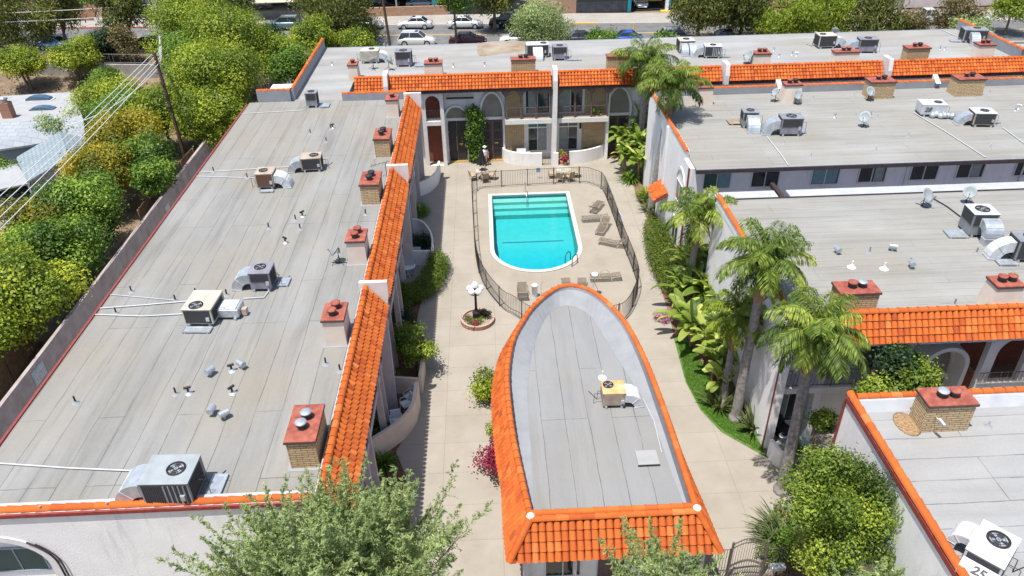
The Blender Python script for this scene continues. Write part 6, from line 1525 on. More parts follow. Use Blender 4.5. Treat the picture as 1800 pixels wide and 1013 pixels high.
# rear roof
ac_unit('cream ribbed unit at the left end of the rear roof', -9.61, 64.43, RZ, 1.5, 1.1, .9, R(0), 'ac_cream', 'ac_cream', coil='ac_cream', duct=[('r', -.1)], duct_mat='duct_white', dw=.8, fan=(.1, .1), fr=.25, ribs=True)
ac_unit('dark grey unit right of the cream ribbed one on the rear roof', -6.70, 63.18, RZ, 1.3, 1.0, 1.1, R(-2), 'ac_purple', 'ac_purple', front='split', duct=None, fan=(0, 0), fr=.32, tray=(1.3, -.2, .9, .9))
ac_unit('white unit with a brown fan just right of the tan roof patch', 4.48, 64.59, RZ, 1.9, 1.1, .95, R(0), 'ac_white', 'ac_white', duct=[('f', 0)], duct_mat='duct_white', dw=.8, fan=(.28, 0), fr=.28)
ac_unit('purple grey unit with a drip tray, next to the white one on the rear roof', 6.27, 63.58, RZ, 1.2, 1.0, 1.0, R(-2), 'ac_purple', 'ac_purple', front='split', duct=None, fan=(0, 0), fr=.28, tray=(1.1, -.4, 1.4, .5))
ac_unit('pale green unit with double silver ducts behind the tall palm crowns', 17.18, 64.58, RZ, 1.3, 1.3, .9, R(0), 'ac_cream', 'ac_cream', duct=[('f', -.25), ('f', .25)], dw=.55, fan=(0, 0), fr=.28, conduit=False)
ac_unit('tilted looking silver grey unit between the palm crowns and the stucco chimney, rear roof', 18.93, 62.90, RZ, 1.4, 1.0, .85, R(-8), 'galvanised', 'ac_white', duct=[('l', 0)], dw=.7, fan=(0, 0), fr=.26, tray=(1.1, 0, .8, .5), ribs=True)
ac_unit('cream unit with a white duct on the rear roof, behind the flat red cap', 29.24, 64.65, RZ, 1.5, 1.2, .95, R(0), 'ac_cream', 'ac_cream', duct=[('r', -.2)], duct_mat='duct_white', dw=.8, fan=(-.2, 0), fr=.26)
ac_unit('purple grey unit marked with dark letters, right of the cream one on the rear roof', 32.02, 63.00, RZ, 1.5, 1.0, 1.0, R(-6), 'ac_purple', 'ac_purple', front='split', duct=[('l', 0)], dw=.7, fan=(0, 0), fr=.30)
ac_unit('blue grey unit with twin duct boxes against the far right parapet', 42.23, 64.99, RZ, 1.9, 1.3, .95, R(-12), 'galvanised', 'ac_grey', duct=[('f', -.1), ('r', -.1)], dw=.7, fan=(.1, .1), fr=.30, tray=(-1.4, -.3, .9, .6))
# middle right roof
ac_unit('dark topped unit with a wood platform on its left, left end of the middle roof', 17.27, 47.25, RZ, 1.0, .9, .95, R(-6), 'ac_grey', 'ac_grey', front='split', duct=[('f', .1)], dw=.75, fan=(0, 0), fr=.26)
t = thing('wood_platform', 'low tan plywood platform beside the dark topped unit on the middle roof', 'platform', (16.68, 48.34, RZ), 0); part(t, 'board', MB().box(-.55, .55, -.45, .45, .08, .12), 'patch_tan'); part(t, 'support_skid', MB().box(-.4, -.32, -.45, .45, 0, .079), 'galvanised'); part(t, 'support_skid', MB().box(.32, .4, -.45, .45, 0, .079), 'galvanised')
ac_unit('dark blue grey unit with a black fan, second from the left on the middle roof', 19.45, 45.67, RZ, 1.35, 1.0, 1.05, R(-4), 'ac_purple', 'ac_grey', front='split', duct=[('l', 0)], dw=.75, fan=(0, 0), fr=.33, tray=(.9, .3, .5, .8))
u28 = ac_unit('white unit painted with the number 28 beside a lumpy silver duct', 30.02, 48.20, RZ, 1.6, 1.15, .7, R(-8), 'ac_white', 'ac_white', coil='ac_white', duct=None, fan=(.22, 0), fr=.26, number=('28', .42, ((-.42, -.606, .50), (R(90), 0, 0))))
t = thing('insulated_duct', 'lumpy silver wrapped duct lying in front of the white unit numbered 28', 'duct', (30.51, 47.94, RZ), R(-15)); mb = MB()
for k in range(6): mb.ball((-.6+k*.24, .1*math.sin(k*2), .18+.05*(k % 2)), .22, .24, .2, 10, 6)
part(t, 'wrapping', mb, 'galvanised')
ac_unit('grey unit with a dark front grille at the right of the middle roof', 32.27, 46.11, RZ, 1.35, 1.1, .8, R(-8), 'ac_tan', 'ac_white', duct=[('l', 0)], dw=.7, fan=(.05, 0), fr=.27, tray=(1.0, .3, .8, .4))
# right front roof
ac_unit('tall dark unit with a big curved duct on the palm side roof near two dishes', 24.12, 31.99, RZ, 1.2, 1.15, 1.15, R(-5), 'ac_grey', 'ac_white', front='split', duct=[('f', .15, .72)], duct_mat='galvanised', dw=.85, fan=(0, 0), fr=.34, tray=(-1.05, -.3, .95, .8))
u = ac_unit('dark unit cut by the right edge of the photo with a round white duct end', 25.00, 29.53, RZ, 1.3, 1.0, 1.0, R(-5), 'ac_grey', 'ac_grey', duct=[('l', 0)], duct_mat='duct_white', dw=.6, fan=(0, 0), fr=.3, tray=(-1.0, -.6, .9, .5))
# near right roof and clubhouse
u25 = ac_unit('large white unit painted with the number 25 at the bottom right corner', 13.27, 13.03, RZ, .98, 1.42, .78, R(-48), 'ac_white', 'ac_white', duct=[('l', .12, .6)], duct_mat='duct_white', dw=.7, fan=(.05, .16), fr=.31, front='split')
hd_ = part(u25, 'front_hood', MB().hexa([(-.47, -.74, .30), (-.47, -1.12, .20), (.47, -1.12, .20), (.47, -.74, .30)][::-1], [(-.47, -.74, .66), (-.47, -1.12, .42), (.47, -1.12, .42), (.47, -.74, .66)][::-1]), 'ac_white')
u25b = number_plate(u25, '25', .34, (0, -.935, .547), (math.atan2(.24, .38), 0, 0))
ac_unit('rust topped tan unit with a white cowl duct on the clubhouse roof', 5.00, 24.61, DZ, .95, .85, .70, R(-1), 'ac_tan', 'ac_rust', coil='ac_tan', duct=[('r', -.05)], duct_mat='duct_white', dw=.78, fan=(-.22, .18), fr=.23)

# satellite dishes
for lb, (x, y), az, r in (
    ('small dark backed dish near the cream ribbed unit on the rear roof', (-9.15, 62.81), R(120), .40),
    ('dark dish left of the two flued stucco chimney on the rear roof', (-7.85, 62.37), R(40), .48),
    ('large pale green dish left of the stucco chimney, centre right of the rear roof', (21.47, 61.21), R(200), .62),
    ('dish raised above the cream unit at the back of the rear roof', (31.05, 67.69), R(60), .46),
    ('round dish in front of the tapered stucco chimney on the middle roof', (21.91, 51.66), R(-75), .48),
    ('side-on dish left of the tapered stucco chimney on the middle roof', (20.64, 52.25), R(200), .42),
    ('dish at the left foot of the brick chimney, middle roof', (27.20, 51.87), R(-80), .46),
    ('dish lying tilted in the middle of the middle roof', (24.76, 46.99), R(-130), .50),
    ('dish at the back edge of the palm side roof, left of the other', (23.01, 35.55), R(-60), .52),
    ('dish at the back edge of the palm side roof, right of the other', (25.50, 35.76), R(-120), .46),
    ('dish with a round shadow beside the third stucco chimney of the left roof', (-7.38, 31.87), R(175), .42)):
    dish(lb, x, y, RZ, az, 38, r, .62)
t = thing('roof_antenna', 'thin tripod antenna beside the second brick chimney of the left roof', 'antenna', (-6.04, 41.59, RZ)); mb = MB(); mb.tube([(0, 0, 0), (0, 0, .9)], .02, 5); part(t, 'mast', mb, 'black_iron')
mb = MB(); mb.tube([(-.9, 0, .7), (.3, 0, 1.0)], .014, 4)
for k in range(5): mb.tube([(-.8+k*.22, -.25, .73+k*.05), (-.8+k*.22, .25, .73+k*.05)], .01, 4)
part(t, 'boom', mb, 'black_iron')
t = thing('chimney_camera', 'small grey spotlight fixed to the near brick chimney face', 'spotlight', (14.93, 18.80, 7.85)); part(t, 'bracket', MB().tube([(0, .05, 0), (0, -.18, .02), (.05, -.25, -.15)], .02, 5), 'galvanised'); part(t, 'housing', MB().tube([(.02, -.15, .05), (.10, -.38, -.02)], .06, 8), 'galvanised')

# vents
V = [  # label, kind, points
 ('thin dark vent pipe', 'pipe', 'black_iron', [(-10.56, 49.53), (-11.81, 48.82), (-10.51, 47.32), (-16.59, 43.11), (-14.31, 42.03), (-10.37, 36.42), (-11.61, 35.63), (-9.93, 35.38), (-16.57, 29.90), (-14.28, 29.00), (-13.52, 29.50), (-16.59, 28.17), (-12.08, 29.31), (-7.50, 32.69), (-6.70, 36.79), (-6.75, 24.00), (-6.12, 23.53), (-15.79, 22.27), (-12.16, 22.53)]),
 ('rounded grey cowl vent', 'cowl', '', [(-10.04, 23.96), (-11.16, 23.61), (-10.44, 21.32), (-9.92, 21.07)]),
 ('small black tee vent', 'tee', 'black_iron', [(-10.09, 36.86), (-10.41, 23.84), (-11.70, 22.57), (-10.03, 22.49), (-10.42, 34.04), (-10.48, 49.73)]),
 ('slim grey vent pipe', 'pipe', 'ac_white', [(23.44, 52.35), (26.45, 52.43), (24.97, 48.66), (26.31, 48.32), (18.60, 44.51), (19.51, 42.28), (23.76, 42.88), (26.81, 45.02), (30.76, 42.64), (36.31, 52.35)]),
 ('low pale tee vent', 'tee', 'galvanised', [(23.54, 48.68), (26.09, 48.88), (36.11, 48.84), (36.49, 49.14)]),
 ('short vent', 'tee', 'galvanised', [(-2.60, 62.76), (-0.02, 62.81), (24.61, 64.46), (25.72, 63.17), (25.98, 62.81), (24.44, 62.65), (38.46, 63.48), (38.75, 63.28), (29.89, 68.96), (-8.91, 69.32), (-12.78, 64.28)]),
 ('horizontal grey vent hood', 'cowl', '', [(16.57, 30.99), (19.29, 31.06), (19.44, 29.47)]),
 ('dark upright vent pipe', 'pipe', 'ac_grey', [(18.12, 30.93), (19.55, 29.82), (23.11, 30.51), (19.81, 26.35)]),
 ('white coned vent', 'cone', 'white_paint', [(16.75, 29.72), (18.17, 29.46)]),
 ('blue grey vent pipe', 'pipe', 'galvanised', [(-14.54, 16.98), (-12.46, 17.00)])]
LM = [('the big near unit', (-10.9, 17.7)), ('the cream boxy unit', (-13.2, 25.8)), ('the silver duct box', (-11.5, 26.8)), ('the dark grey mid roof unit', (-10.0, 29.3)), ('the nearest brick chimney', (-6.5, 19.3)),
      ('the first stucco chimney', (-6.5, 25.8)), ('the second stucco chimney', (-6.5, 32.2)), ('the brown fronted unit', (-11.6, 41.0)), ('the tan unit with the grey elbow', (-8.9, 44.2)), ('the second brick chimney', (-6.5, 38.8)),
      ('the third brick chimney', (-6.5, 45.3)), ('the small far unit', (-10.4, 54.4)), ('the far stucco chimney', (-6.5, 52.0)), ('the left parapet', (-16.0, 17.0)),
      ('the left palm roof chimney', (15.2, 26.2)), ('the tall dark unit', (22.4, 32.6)), ('the pale stucco chimney', (21.6, 26.2)), ('the unit numbered 28', (27.3, 48.0)), ('the dark blue grey unit', (19.3, 44.9)), ('the dark topped unit', (17.2, 46.2)),
      ('the tilted dish', (23.0, 47.2)), ('the tapered chimney', (21.7, 52.2)), ('the left brick chimney', (28.2, 52.5)), ('the right brick chimney', (34.5, 52.5)), ('the grilled right unit', (30.0, 46.5)), ('the tan roof patch', (2.0, 65.5)),
      ('the flat red cap', (29.2, 61.0)), ('the large green dish', (21.0, 61.5)), ('the rear brick chimney', (34.7, 60.5)), ('the cream ribbed unit', (-9.0, 61.8)), ('the white unit with the brown fan', (4.2, 62.5)), ('the lettered purple unit', (33.0, 63.0))]
used_labels = set()
def where(base, x, y):
    for nm, (lx_, ly_) in sorted(LM, key=lambda q: (q[1][0]-x)**2 + (q[1][1]-y)**2)[:6]:
        dx_, dy_ = x-lx_, y-ly_; D_ = math.hypot(dx_, dy_)
        if abs(dx_) > abs(dy_)*2: side = 'right of' if dx_ > 0 else 'left of'
        elif abs(dy_) > abs(dx_)*2: side = 'beyond' if dy_ > 0 else 'in front of'
        else: side = ('beyond and ' if dy_ > 0 else 'in front and ') + ('right of' if dx_ > 0 else 'left of')
        for near in (('close ', '') if D_ < 2.5 else ('', 'well ')):
            lb_ = base + ' ' + near + side + ' ' + nm
            if lb_ not in used_labels: used_labels.add(lb_); return lb_
    return base
for lb, kd, mt, pts in V:
    first = None
    for i, (x, y) in enumerate(pts):
        lb_ = where(lb, x, y)
        if first is None: first = vent_pipe(lb_, x, y, RZ, .34 if kd != 'cowl' else .26, .035, mt or 'galvanised', kd, rng.uniform(0, 3), group='roof vents')
        else: dup(first, (x, y, RZ), rng.uniform(0, 3), lb_)
vent_pipe('small white coned vent pipe in the middle of the clubhouse roof', 4.80, 26.69, DZ, .38, .03, 'white_paint', 'cone', group=None)
vent_pipe('little vent at the right end of the near right roof, beyond the chimney', 17.09, 19.01, RZ, .25, .03, 'galvanised', 'pipe', group=None)
# white condensate pipes lying on the roofs
def run_pipe(label, pts, r=.028, mat='pvc_white', grp='white drain pipes lying on the roofs'):
    mb = MB(); mb.tube([(x, y, z) for x, y, z in pts], r, 6)
    return solo('drain_pipe', mb, mat, label, 'pipe', grp)
run_pipe('upper of the three white pipes running left from the cream unit to the roof edge', [(-13.59, 28.92, 7.15), (-15.54, 28.74, 7.15), (-17.47, 28.60, 7.15)])
run_pipe('lowest white pipe running left from the cream unit to the roof edge', [(-13.59, 27.90, 7.15), (-15.34, 27.85, 7.15), (-17.47, 28.12, 7.15)])
run_pipe('thin pale pipe crossing to the left roof edge above the other two', [(-14.28, 29.03, 7.14), (-17.46, 29.72, 7.14)], .018)
run_pipe('long white pipe from the big near unit to the left edge of the photo', [(-11.33, 18.49, 7.17), (-14.57, 18.88, 7.15), (-17.86, 19.36, 7.15)], .03)
run_pipe('white pipe joining the silver box to the dark grey unit', [(-11.24, 28.95, 7.15), (-10.33, 28.97, 7.15), (-10.24, 29.48, 7.15)])
run_pipe('upper white pipe left of the two tan units', [(-12.01, 43.45, 7.15), (-17.45, 43.07, 7.15)], .02)
run_pipe('lower white pipe left of the brown fronted unit', [(-13.78, 41.96, 7.15), (-17.45, 42.50, 7.15)], .02)
run_pipe('pale pipe left of the small unit at the far end of the left roof', [(-13.19, 53.39, 7.15), (-17.45, 53.09, 7.15)], .018)
run_pipe('white pipe from the dark blue grey unit to the front edge of the middle roof', [(17.93, 45.68, 7.15), (17.84, 42.40, 7.15), (17.75, 41.14, 7.15)], .03)
run_pipe('white pipe from the unit numbered 28 to the front edge of the middle roof', [(29.12, 49.01, 7.15), (29.51, 45.34, 7.15), (29.73, 41.30, 7.15)], .03)
run_pipe('white pipe from the right hand unit across the middle roof corner', [(33.44, 45.88, 7.15), (33.23, 43.21, 7.15), (33.10, 40.77, 7.15)], .03)
run_pipe('pale pipe crossing the rear roof towards the far right parapet', [(41.67, 69.39, 7.15), (41.93, 65.56, 7.15)], .03)
run_pipe('black pipe running back from the tall dark unit to the roof edge', [(24.32, 33.81, 7.15), (24.21, 35.29, 7.15), (23.90, 36.54, 7.15)], .03, 'black_iron', None)
run_pipe('thin cable lying along the inner right parapet of the clubhouse roof', [(6.36, 25.13, DZ+.04), (6.57, 23.67, DZ+.04), (6.51, 21.85, DZ+.04)], .015, 'pvc_white', None)

# ================================================================ COURT
# pool fence, built as posts, rails and pickets in one loop
FP = smooth_line([(3.0, 54.62), (.4, 54.5), (-.75, 54.3), (-1.28, 53.5), (-1.33, 52.3), (-1.27, 49.5), (-1.2, 46.8), (-1.1, 44.1), (-.85, 41.6), (-0.32, 39.59), (0.52, 37.68), (1.16, 36.97), (2.4, 35.6), (4.6, 35.0), (6.8, 35.6), (7.59, 36.06), (8.35, 37.54), (8.93, 39.32), (9.01, 41.60), (8.91, 44.79), (8.90, 48.16), (8.84, 51.35), (8.70, 53.42), (8.15, 54.2), (7.4, 54.72), (5.2, 54.72), (3.0, 54.62)], 5)
fen = thing('pool_fence', 'dark metal picket fence looping all round the pool deck', 'fence', (3.5, 45, 0))
mb = MB(); P3_ = [Vector((x, y, 0)) for x, y in FP]
for zz in (1.38, .14): mb.tube([p+Vector((0, 0, zz)) for p in P3_], .022, 4, smooth=False)
part(fen, 'rails', mb, 'black_iron', world=True)
rs = resample(FP, 400); mb = MB()
for p in rs: mb.tube([(p.x, p.y, .14), (p.x, p.y, 1.38)], .0095, 4, caps=False, smooth=False)
o = part(fen, 'pickets', mb, 'black_iron', world=True); o['kind'] = 'stuff'
for p in resample(FP, 26)[:-1]: part(fen, 'post', MB().box(p.x-.028, p.x+.028, p.y-.028, p.y+.028, 0, 1.44), 'black_iron', world=True)
for lb, (x, y), c, h in (('small blue safety sign on the far run of the pool fence', (3.92, 55.90), 'sign_blue', .36), ('white notice board on the right side of the pool fence, further one', (9.01, 51.62), 'sign_white', .5), ('larger white notice board on the right side of the pool fence, nearer one', (9.16, 47.71), 'sign_white', .8)):
    rz = 0 if y > 54 else R(-80); t = thing('fence_sign', lb, 'sign', (x, y, .55), rz)
    part(t, 'board', MB().box(-.18 if h < .4 else -h*.55, .18 if h < .4 else h*.55, -.05, -.035, 0, .42), c); mb = MB()
    for k in range(4): mb.box(-.12 if h < .4 else -h*.42, .12 if h < .4 else h*.42, -.053, -.051, .08+.08*k, .11+.08*k)
    part(t, 'lettering', mb, 'marker_black' if h < .4 else 'bucket_blue')
# loungers
def lounger_mesh(up):
    t = thing('sun_lounger', 'x', 'sun lounger', (0, 0, 0))
    mb = MB()
    for s_ in (-1, 1):
        mb.tube([(s_*.30, -1.0, .30), (s_*.30, .35, .30)], .02, 6); mb.tube([(s_*.30, .30, .30), (s_*.30, .35+.62*math.cos(up), .30+.62*math.sin(up))], .02, 6)
        mb.tube([(s_*.30, .30, .30), (s_*.33, .15, .52), (s_*.33, -.2, .52), (s_*.30, -.3, .30)], .016, 5)
    mb.tube([(-.3, -1.0, .3), (.3, -1.0, .3)], .02, 6); mb.tube([(-.3, .35+.62*math.cos(up), .3+.62*math.sin(up)), (.3, .35+.62*math.cos(up), .3+.62*math.sin(up))], .02, 6)
    part(t, 'frame', mb, 'lounger_frame')
    for y in (-.85, .42):
        for s_ in (-1, 1): part(t, 'leg', MB().tube([(s_*.29, y, .3), (s_*.29, y-.06, 0)], .018, 6), 'lounger_frame')
    mb = MB()
    for k in range(13): y = -.96+k*.1; mb.box(-.285, .285, y, y+.07, .296, .306)
    part(t, 'seat_straps', mb, 'lounger_strap'); mb = MB()
    for k in range(6):
        a, b = .04+k*.1, .11+k*.1; c, s2 = math.cos(up), math.sin(up)
        mb.hexa([(-.285, .35+a*c, .298+a*s2), (.285, .35+a*c, .298+a*s2), (.285, .35+b*c, .298+b*s2), (-.285, .35+b*c, .298+b*s2)], [(-.285, .35+a*c-.01*s2, .308+a*s2), (.285, .35+a*c-.01*s2, .308+a*s2), (.285, .35+b*c-.01*s2, .308+b*s2), (-.285, .35+b*c-.01*s2, .308+b*s2)])
    part(t, 'backrest_straps', mb, 'lounger_strap'); return t
LG = 'strap sun loungers on the pool deck'
lo1 = lounger_mesh(R(38)); lo2 = lounger_mesh(R(8)); lo1['group'] = LG; lo2['group'] = LG
spots = [(lo1, (7.77, 50.12), R(150), 'furthest lounger of the right hand cluster, turned away at a slant'), (lo2, (7.50, 48.44), R(-88), 'lounger lying level across the middle of the right hand cluster'), (lo1, (7.88, 47.05), R(155)+R(180), 'third lounger of the right hand cluster, pointing towards the fence'),
         (lo1, (8.22, 44.77), R(-118), 'white framed lounger on its own beside the lower right fence'), (lo2, (7.10, 40.50), R(-90), 'flat lounger beyond the right side of the clubhouse tip'), (lo1, (1.76, 39.17), R(178), 'lounger with raised back at the lower left of the pool deck'),
         (lo2, (4.56, 39.36), R(2), 'half hidden lounger just behind the clubhouse tip'), (lo2, (5.51, 39.30), R(-3), 'lounger part hidden behind the clubhouse tip, right of its neighbour')]
used = set()
for src, (x, y), rz, lb in spots:
    if id(src) not in used: used.add(id(src)); src.location = (x, y, .005); src.rotation_euler = (0, 0, rz); src['label'] = lb
    else: dup(src, (x, y, .005), rz, lb)
# tables with wicker chairs and the closed umbrella
def round_table(lb, x, y, r, h, top, leg, name='round_table', grp='round tables by the pool'):
    t = thing(name, lb, 'table', (x, y, 0.005), 0, grp); part(t, 'tabletop', MB().lathe([(r*.98, h-.03), (r, h-.015), (r*.98, h)], (0, 0, 0), 20), top)
    mb = MB(); mb.tube([(0, 0, .05), (0, 0, h-.03)], .04, 8); part(t, 'pedestal', mb, leg)
    for k in range(4): a = k*math.pi/2+.4; part(t, 'leg', MB().tube([(0, 0, .12), (.35*math.cos(a), .35*math.sin(a), .02)], .022, 6), leg)
    return t
def wicker_chair(lb, x, y, rz, mat='wicker', grp='wicker chairs round the pool tables', first=[None]):
    if first[0] is None or mat != 'wicker':
        t = thing('garden_chair', lb, 'chair', (x, y, .005), rz, grp)
        part(t, 'seat', MB().box(-.27, .27, -.27, .25, .38, .44), mat)
        mb = MB(); mb.hexa([(-.27, .22, .44), (.27, .22, .44), (.27, .27, .44), (-.27, .27, .44)], [(-.25, .32, .90), (.25, .32, .90), (.25, .37, .90), (-.25, .37, .90)]); part(t, 'backrest', mb, mat)
        for s_ in (-1, 1):
            part(t, 'armrest', MB().tube([(s_*.28, .28, .64), (s_*.29, -.2, .64), (s_*.27, -.25, .42)], .025, 6), mat)
            for yy_ in (-.24, .24): part(t, 'leg', MB().tube([(s_*.24, yy_, .4), (s_*.26, yy_*1.1, 0)], .022, 6), mat)
        if mat == 'wicker': first[0] = t
        return t
    return dup(first[0], (x, y, .005), rz, lb)
tx, ty = (5.93, 55.95); round_table('round pale table with four wicker chairs inside the far pool fence', tx, ty, .62, .72, 'ac_cream', 'wicker')
for k, (a, lb) in enumerate(((180, 'wicker chair on the left of the far pale table'), (250, 'wicker chair at the front of the far pale table, left one'), (300, 'wicker chair at the front of the far pale table, right one'), (0, 'wicker chair on the right of the far pale table'))):
    wicker_chair(lb, tx+.92*math.cos(R(a)), ty+.85*math.sin(R(a)), R(a-90))
ux, uy = (-0.55, 56.26); round_table('round dark table under the closed black umbrella', ux, uy, .5, .72, 'ac_cream', 'black_iron')
for k, (a, lb) in enumerate(((200, 'wicker chair left of the closed umbrella'), (285, 'wicker chair in front of the closed umbrella, backrest to the pool'), (345, 'wicker chair right of the closed umbrella'))):
    wicker_chair(lb, ux+.78*math.cos(R(a)), uy+.7*math.sin(R(a)), R(a-90))
um = thing('patio_umbrella', 'closed black patio umbrella standing through the round table', 'umbrella', (ux, uy, .005)); part(um, 'pole', MB().tube([(0, 0, 0), (0, 0, 2.75)], .022, 8), 'black_iron')
prof = []; vs = []; fs = []; N = 16
lv = [(.05, 2.72), (.12, 2.4), (.22, 1.9), (.34, 1.45), (.40, 1.22)]
for r_, z_ in lv:
    for k in range(N): a = 2*math.pi*k/N; rr = r_*(1.15 if k % 2 else .72); vs.append((rr*math.cos(a), rr*math.sin(a), z_ + (.06 if (k % 2 == 0 and z_ < 1.3) else 0)))
for i in range(len(lv)-1):
    for k in range(N): fs.append((i*N+k, i*N+(k+1) % N, (i+1)*N+(k+1) % N, (i+1)*N+k))
mb = MB(); mb.add(vs, fs); part(um, 'canopy', mb, 'black_fabric'); part(um, 'finial', MB().ball((0, 0, 2.8), .03, .03, .05, 8, 6), 'black_iron')
person('person in a white hat standing just behind the closed black umbrella', -0.29, 58.69, 0, R(200), 'cloth_white', 'cloth_pink')
# pale bollard heaters at the clubhouse tip
for lb, (x, y), h in (('stubby cream bollard light at the left of the clubhouse tip', (2.51, 38.87), .85),):
    t = thing('bollard_light', lb, 'bollard', (x, y, .005)); part(t, 'post', MB().lathe([(.17, 0), (.17, h-.1), (.19, h-.09), (.19, h)], (0, 0, 0), 16), 'patio_white'); part(t, 'cap', MB().lathe([(.19, h), (.15, h+.05)], (0, 0, 0), 16), 'white_paint')
t = thing('folded_patio_heater', 'thin white stand with a round cap at the right of the clubhouse tip', 'patio heater', (6.14, 38.74, .005))
part(t, 'mast', MB().tube([(0, 0, 0), (0, 0, 1.5)], .03, 8), 'galvanised'); part(t, 'cap', MB().lathe([(.02, 1.62), (.2, 1.60), (.2, 1.46), (.05, 1.44)], (0, 0, 0), 14), 'white_paint')
for k in range(3): a = k*2.09+.5; part(t, 'leg', MB().tube([(0, 0, .95), (.42*math.cos(a), .42*math.sin(a), .02)], .018, 5), 'pvc_white')
mb = MB().tube([(0, 0, 0), (0, 0, .8), (.1, 0, .95)], .02, 6); solo('pool_tap', mb, 'galvanised', 'thin standing tap beside the cream bollard at the clubhouse tip', 'tap', None, (2.92, 39.09, .005))
# lamp post in its brick ring
lx, ly = -1.05, 36.5
t = thing('street_lamp', 'black lamp post with a cluster of white globes inside the brick ring', 'lamp post', (lx, ly, 0))
mb = MB().lathe([(.27, 0), (.27, .14), (.23, .18), (.21, .60), (.24, .67), (.16, .75), (.10, .85), (.075, 1.0), (.065, 2.1)], (0, 0, 0), 14); part(t, 'post', mb, 'black_iron')
mb = MB()
for k in range(5):
    a = k*2*math.pi/5+.3; mb.tube([(0, 0, 2.0), (.18*math.cos(a), .18*math.sin(a), 1.92), (.30*math.cos(a), .30*math.sin(a), 2.0)], .022, 6); mb.lathe([(.05, 2.0), (.075, 2.06), (.07, 2.1)], (.30*math.cos(a), .30*math.sin(a), 0), 10)
mb.lathe([(.05, 2.05), (.075, 2.25), (.07, 2.28)], (0, 0, 0), 10); part(t, 'arms', mb, 'black_iron')
for k in range(6):
    a = k*2*math.pi/5+.3; r_ = .33 if k < 5 else 0; part(t, 'lamp_globe', MB().ball((r_*math.cos(a), r_*math.sin(a), 2.26 if k < 5 else 2.56), .195, .195, .195, 16, 10), 'globe_white')
t = thing('brick_planter', 'round red brick planter ring around the lamp post', 'planter', (lx+.05, ly+.05, 0)); mb = MB(); mb.lathe([(1.0, 0), (1.0, .26), (.99, .27)], (0, 0, 0), 32)
N = 32; vs = [(r_*math.cos(2*math.pi*k/N), r_*math.sin(2*math.pi*k/N), z_) for r_, z_ in ((1.0, 0), (1.0, .26), (.86, .26), (.86, .1)) for k in range(N)]
mb = MB(); mb.add(vs, [(i*N+k, i*N+(k+1) % N, (i+1)*N+(k+1) % N, (i+1)*N+k) for i in range(3) for k in range(N)]); part(t, 'brick_ring', mb, 'brick_ring')
mb = MB(); mb.lathe([(.86, .15), (.5, .19), (.02, .20)], (0, 0, 0), 28); part(t, 'gravel', mb, 'patch_tan')
for i, (dx, dy, m_, lb) in enumerate(((-.25, -.45, 'leaf_green', 'small green succulent at the front left inside the brick ring'), (.2, -.4, 'leaf_lime', 'small green succulent at the front right inside the brick ring'), (.55, .1, 'leaf_dark', 'little shrub right of the lamp base inside the brick ring'), (-.5, -.05, 'leaf_brown', 'dry plant left of the lamp base inside the brick ring'), (-.1, -.55, 'leaf_magenta', 'tiny red flowering plant at the front of the brick ring'), (.35, .45, 'leaf_brown', 'dry plant behind the lamp base inside the brick ring'))):
    shrub('ring_plant', lb, 'plant', lx+dx, ly+dy, .3, .17 if i else .2, m_, 220, .09, .05, 4, 60+i, 'small plants in the brick ring', .17)

# patio walls
BG = 'curved stucco patio walls'
curved_wall('left curved white patio wall in front of the rear building', smooth_line([(1.25, 60.0), (1.45, 59.4), (2.2, 58.85), (3.1, 58.58), (4.42, 58.5)], 5), 1.08)
curved_wall('short white wall stub between the patio gate and the plants, rear building', [(5.36, 58.45), (5.76, 58.45)], 1.08, .2)
curved_wall('right curved white patio wall in front of the rear building', smooth_line([(6.68, 58.5), (8.0, 58.72), (9.15, 59.3), (9.88, 60.0)], 5), 1.12)
mb = MB(); railing(mb, [(4.46, 58.5), (5.32, 58.5)], 1.05, .01, .12, .014, .022, .86, .025); solo('patio_gate', mb, 'iron_brown', 'small metal gate between the two curved white walls of the rear building', 'gate')
curved_wall('tall curved patio wall at the far end of the left building', smooth_line([(-5.9, 53.0), (-5.25, 53.55), (-4.6, 54.3), (-4.1, 55.6), (-4.0, 57.4)], 5), 1.15)
curved_wall('curved patio wall topped with a thin white rim, middle of the left building', smooth_line([(-5.6, 47.5), (-4.9, 47.2), (-4.3, 46.1), (-3.95, 44.6), (-3.9, 42.9)], 5), 1.2, .1)
curved_wall('straight low wall closing the middle patio of the left building', [(-5.3, 43.2), (-3.95, 43.1)], 1.1, .12)
curved_wall('swooping tan patio wall at the near end of the left building', smooth_line([(-6.0, 25.7), (-5.2, 26.4), (-4.55, 27.15), (-4.12, 28.1), (-3.98, 29.3)], 5), 1.3, .18, 'stucco_warm', [1.25-.0*i + (0.35 if i > 15 else 0)*(i-15)/5 for i in range(21)])
curved_wall('low tan wall closing the near patio of the left building', [(-5.3, 30.4), (-4.0, 30.2)], 1.1, .12, 'stucco_warm')
curved_wall('narrow tan end wall beside the near patio of the left building', [(-3.92, 30.3), (-3.85, 32.0)], 1.2, .14, 'stucco_warm')
curved_wall('flared white patio wall below the palm side building', smooth_line([(12.43, 24.93), (12.62, 24.21), (12.9, 24.1)], 4), 1.0, .16)
mb = MB(); railing(mb, [(12.78, 23.78), (13.85, 23.86)], 1.2, 0, .14, .013, .022, .9, .025); solo('patio_gate', mb, 'black_iron', 'black metal gate behind the trunk of the nearest palm', 'gate')
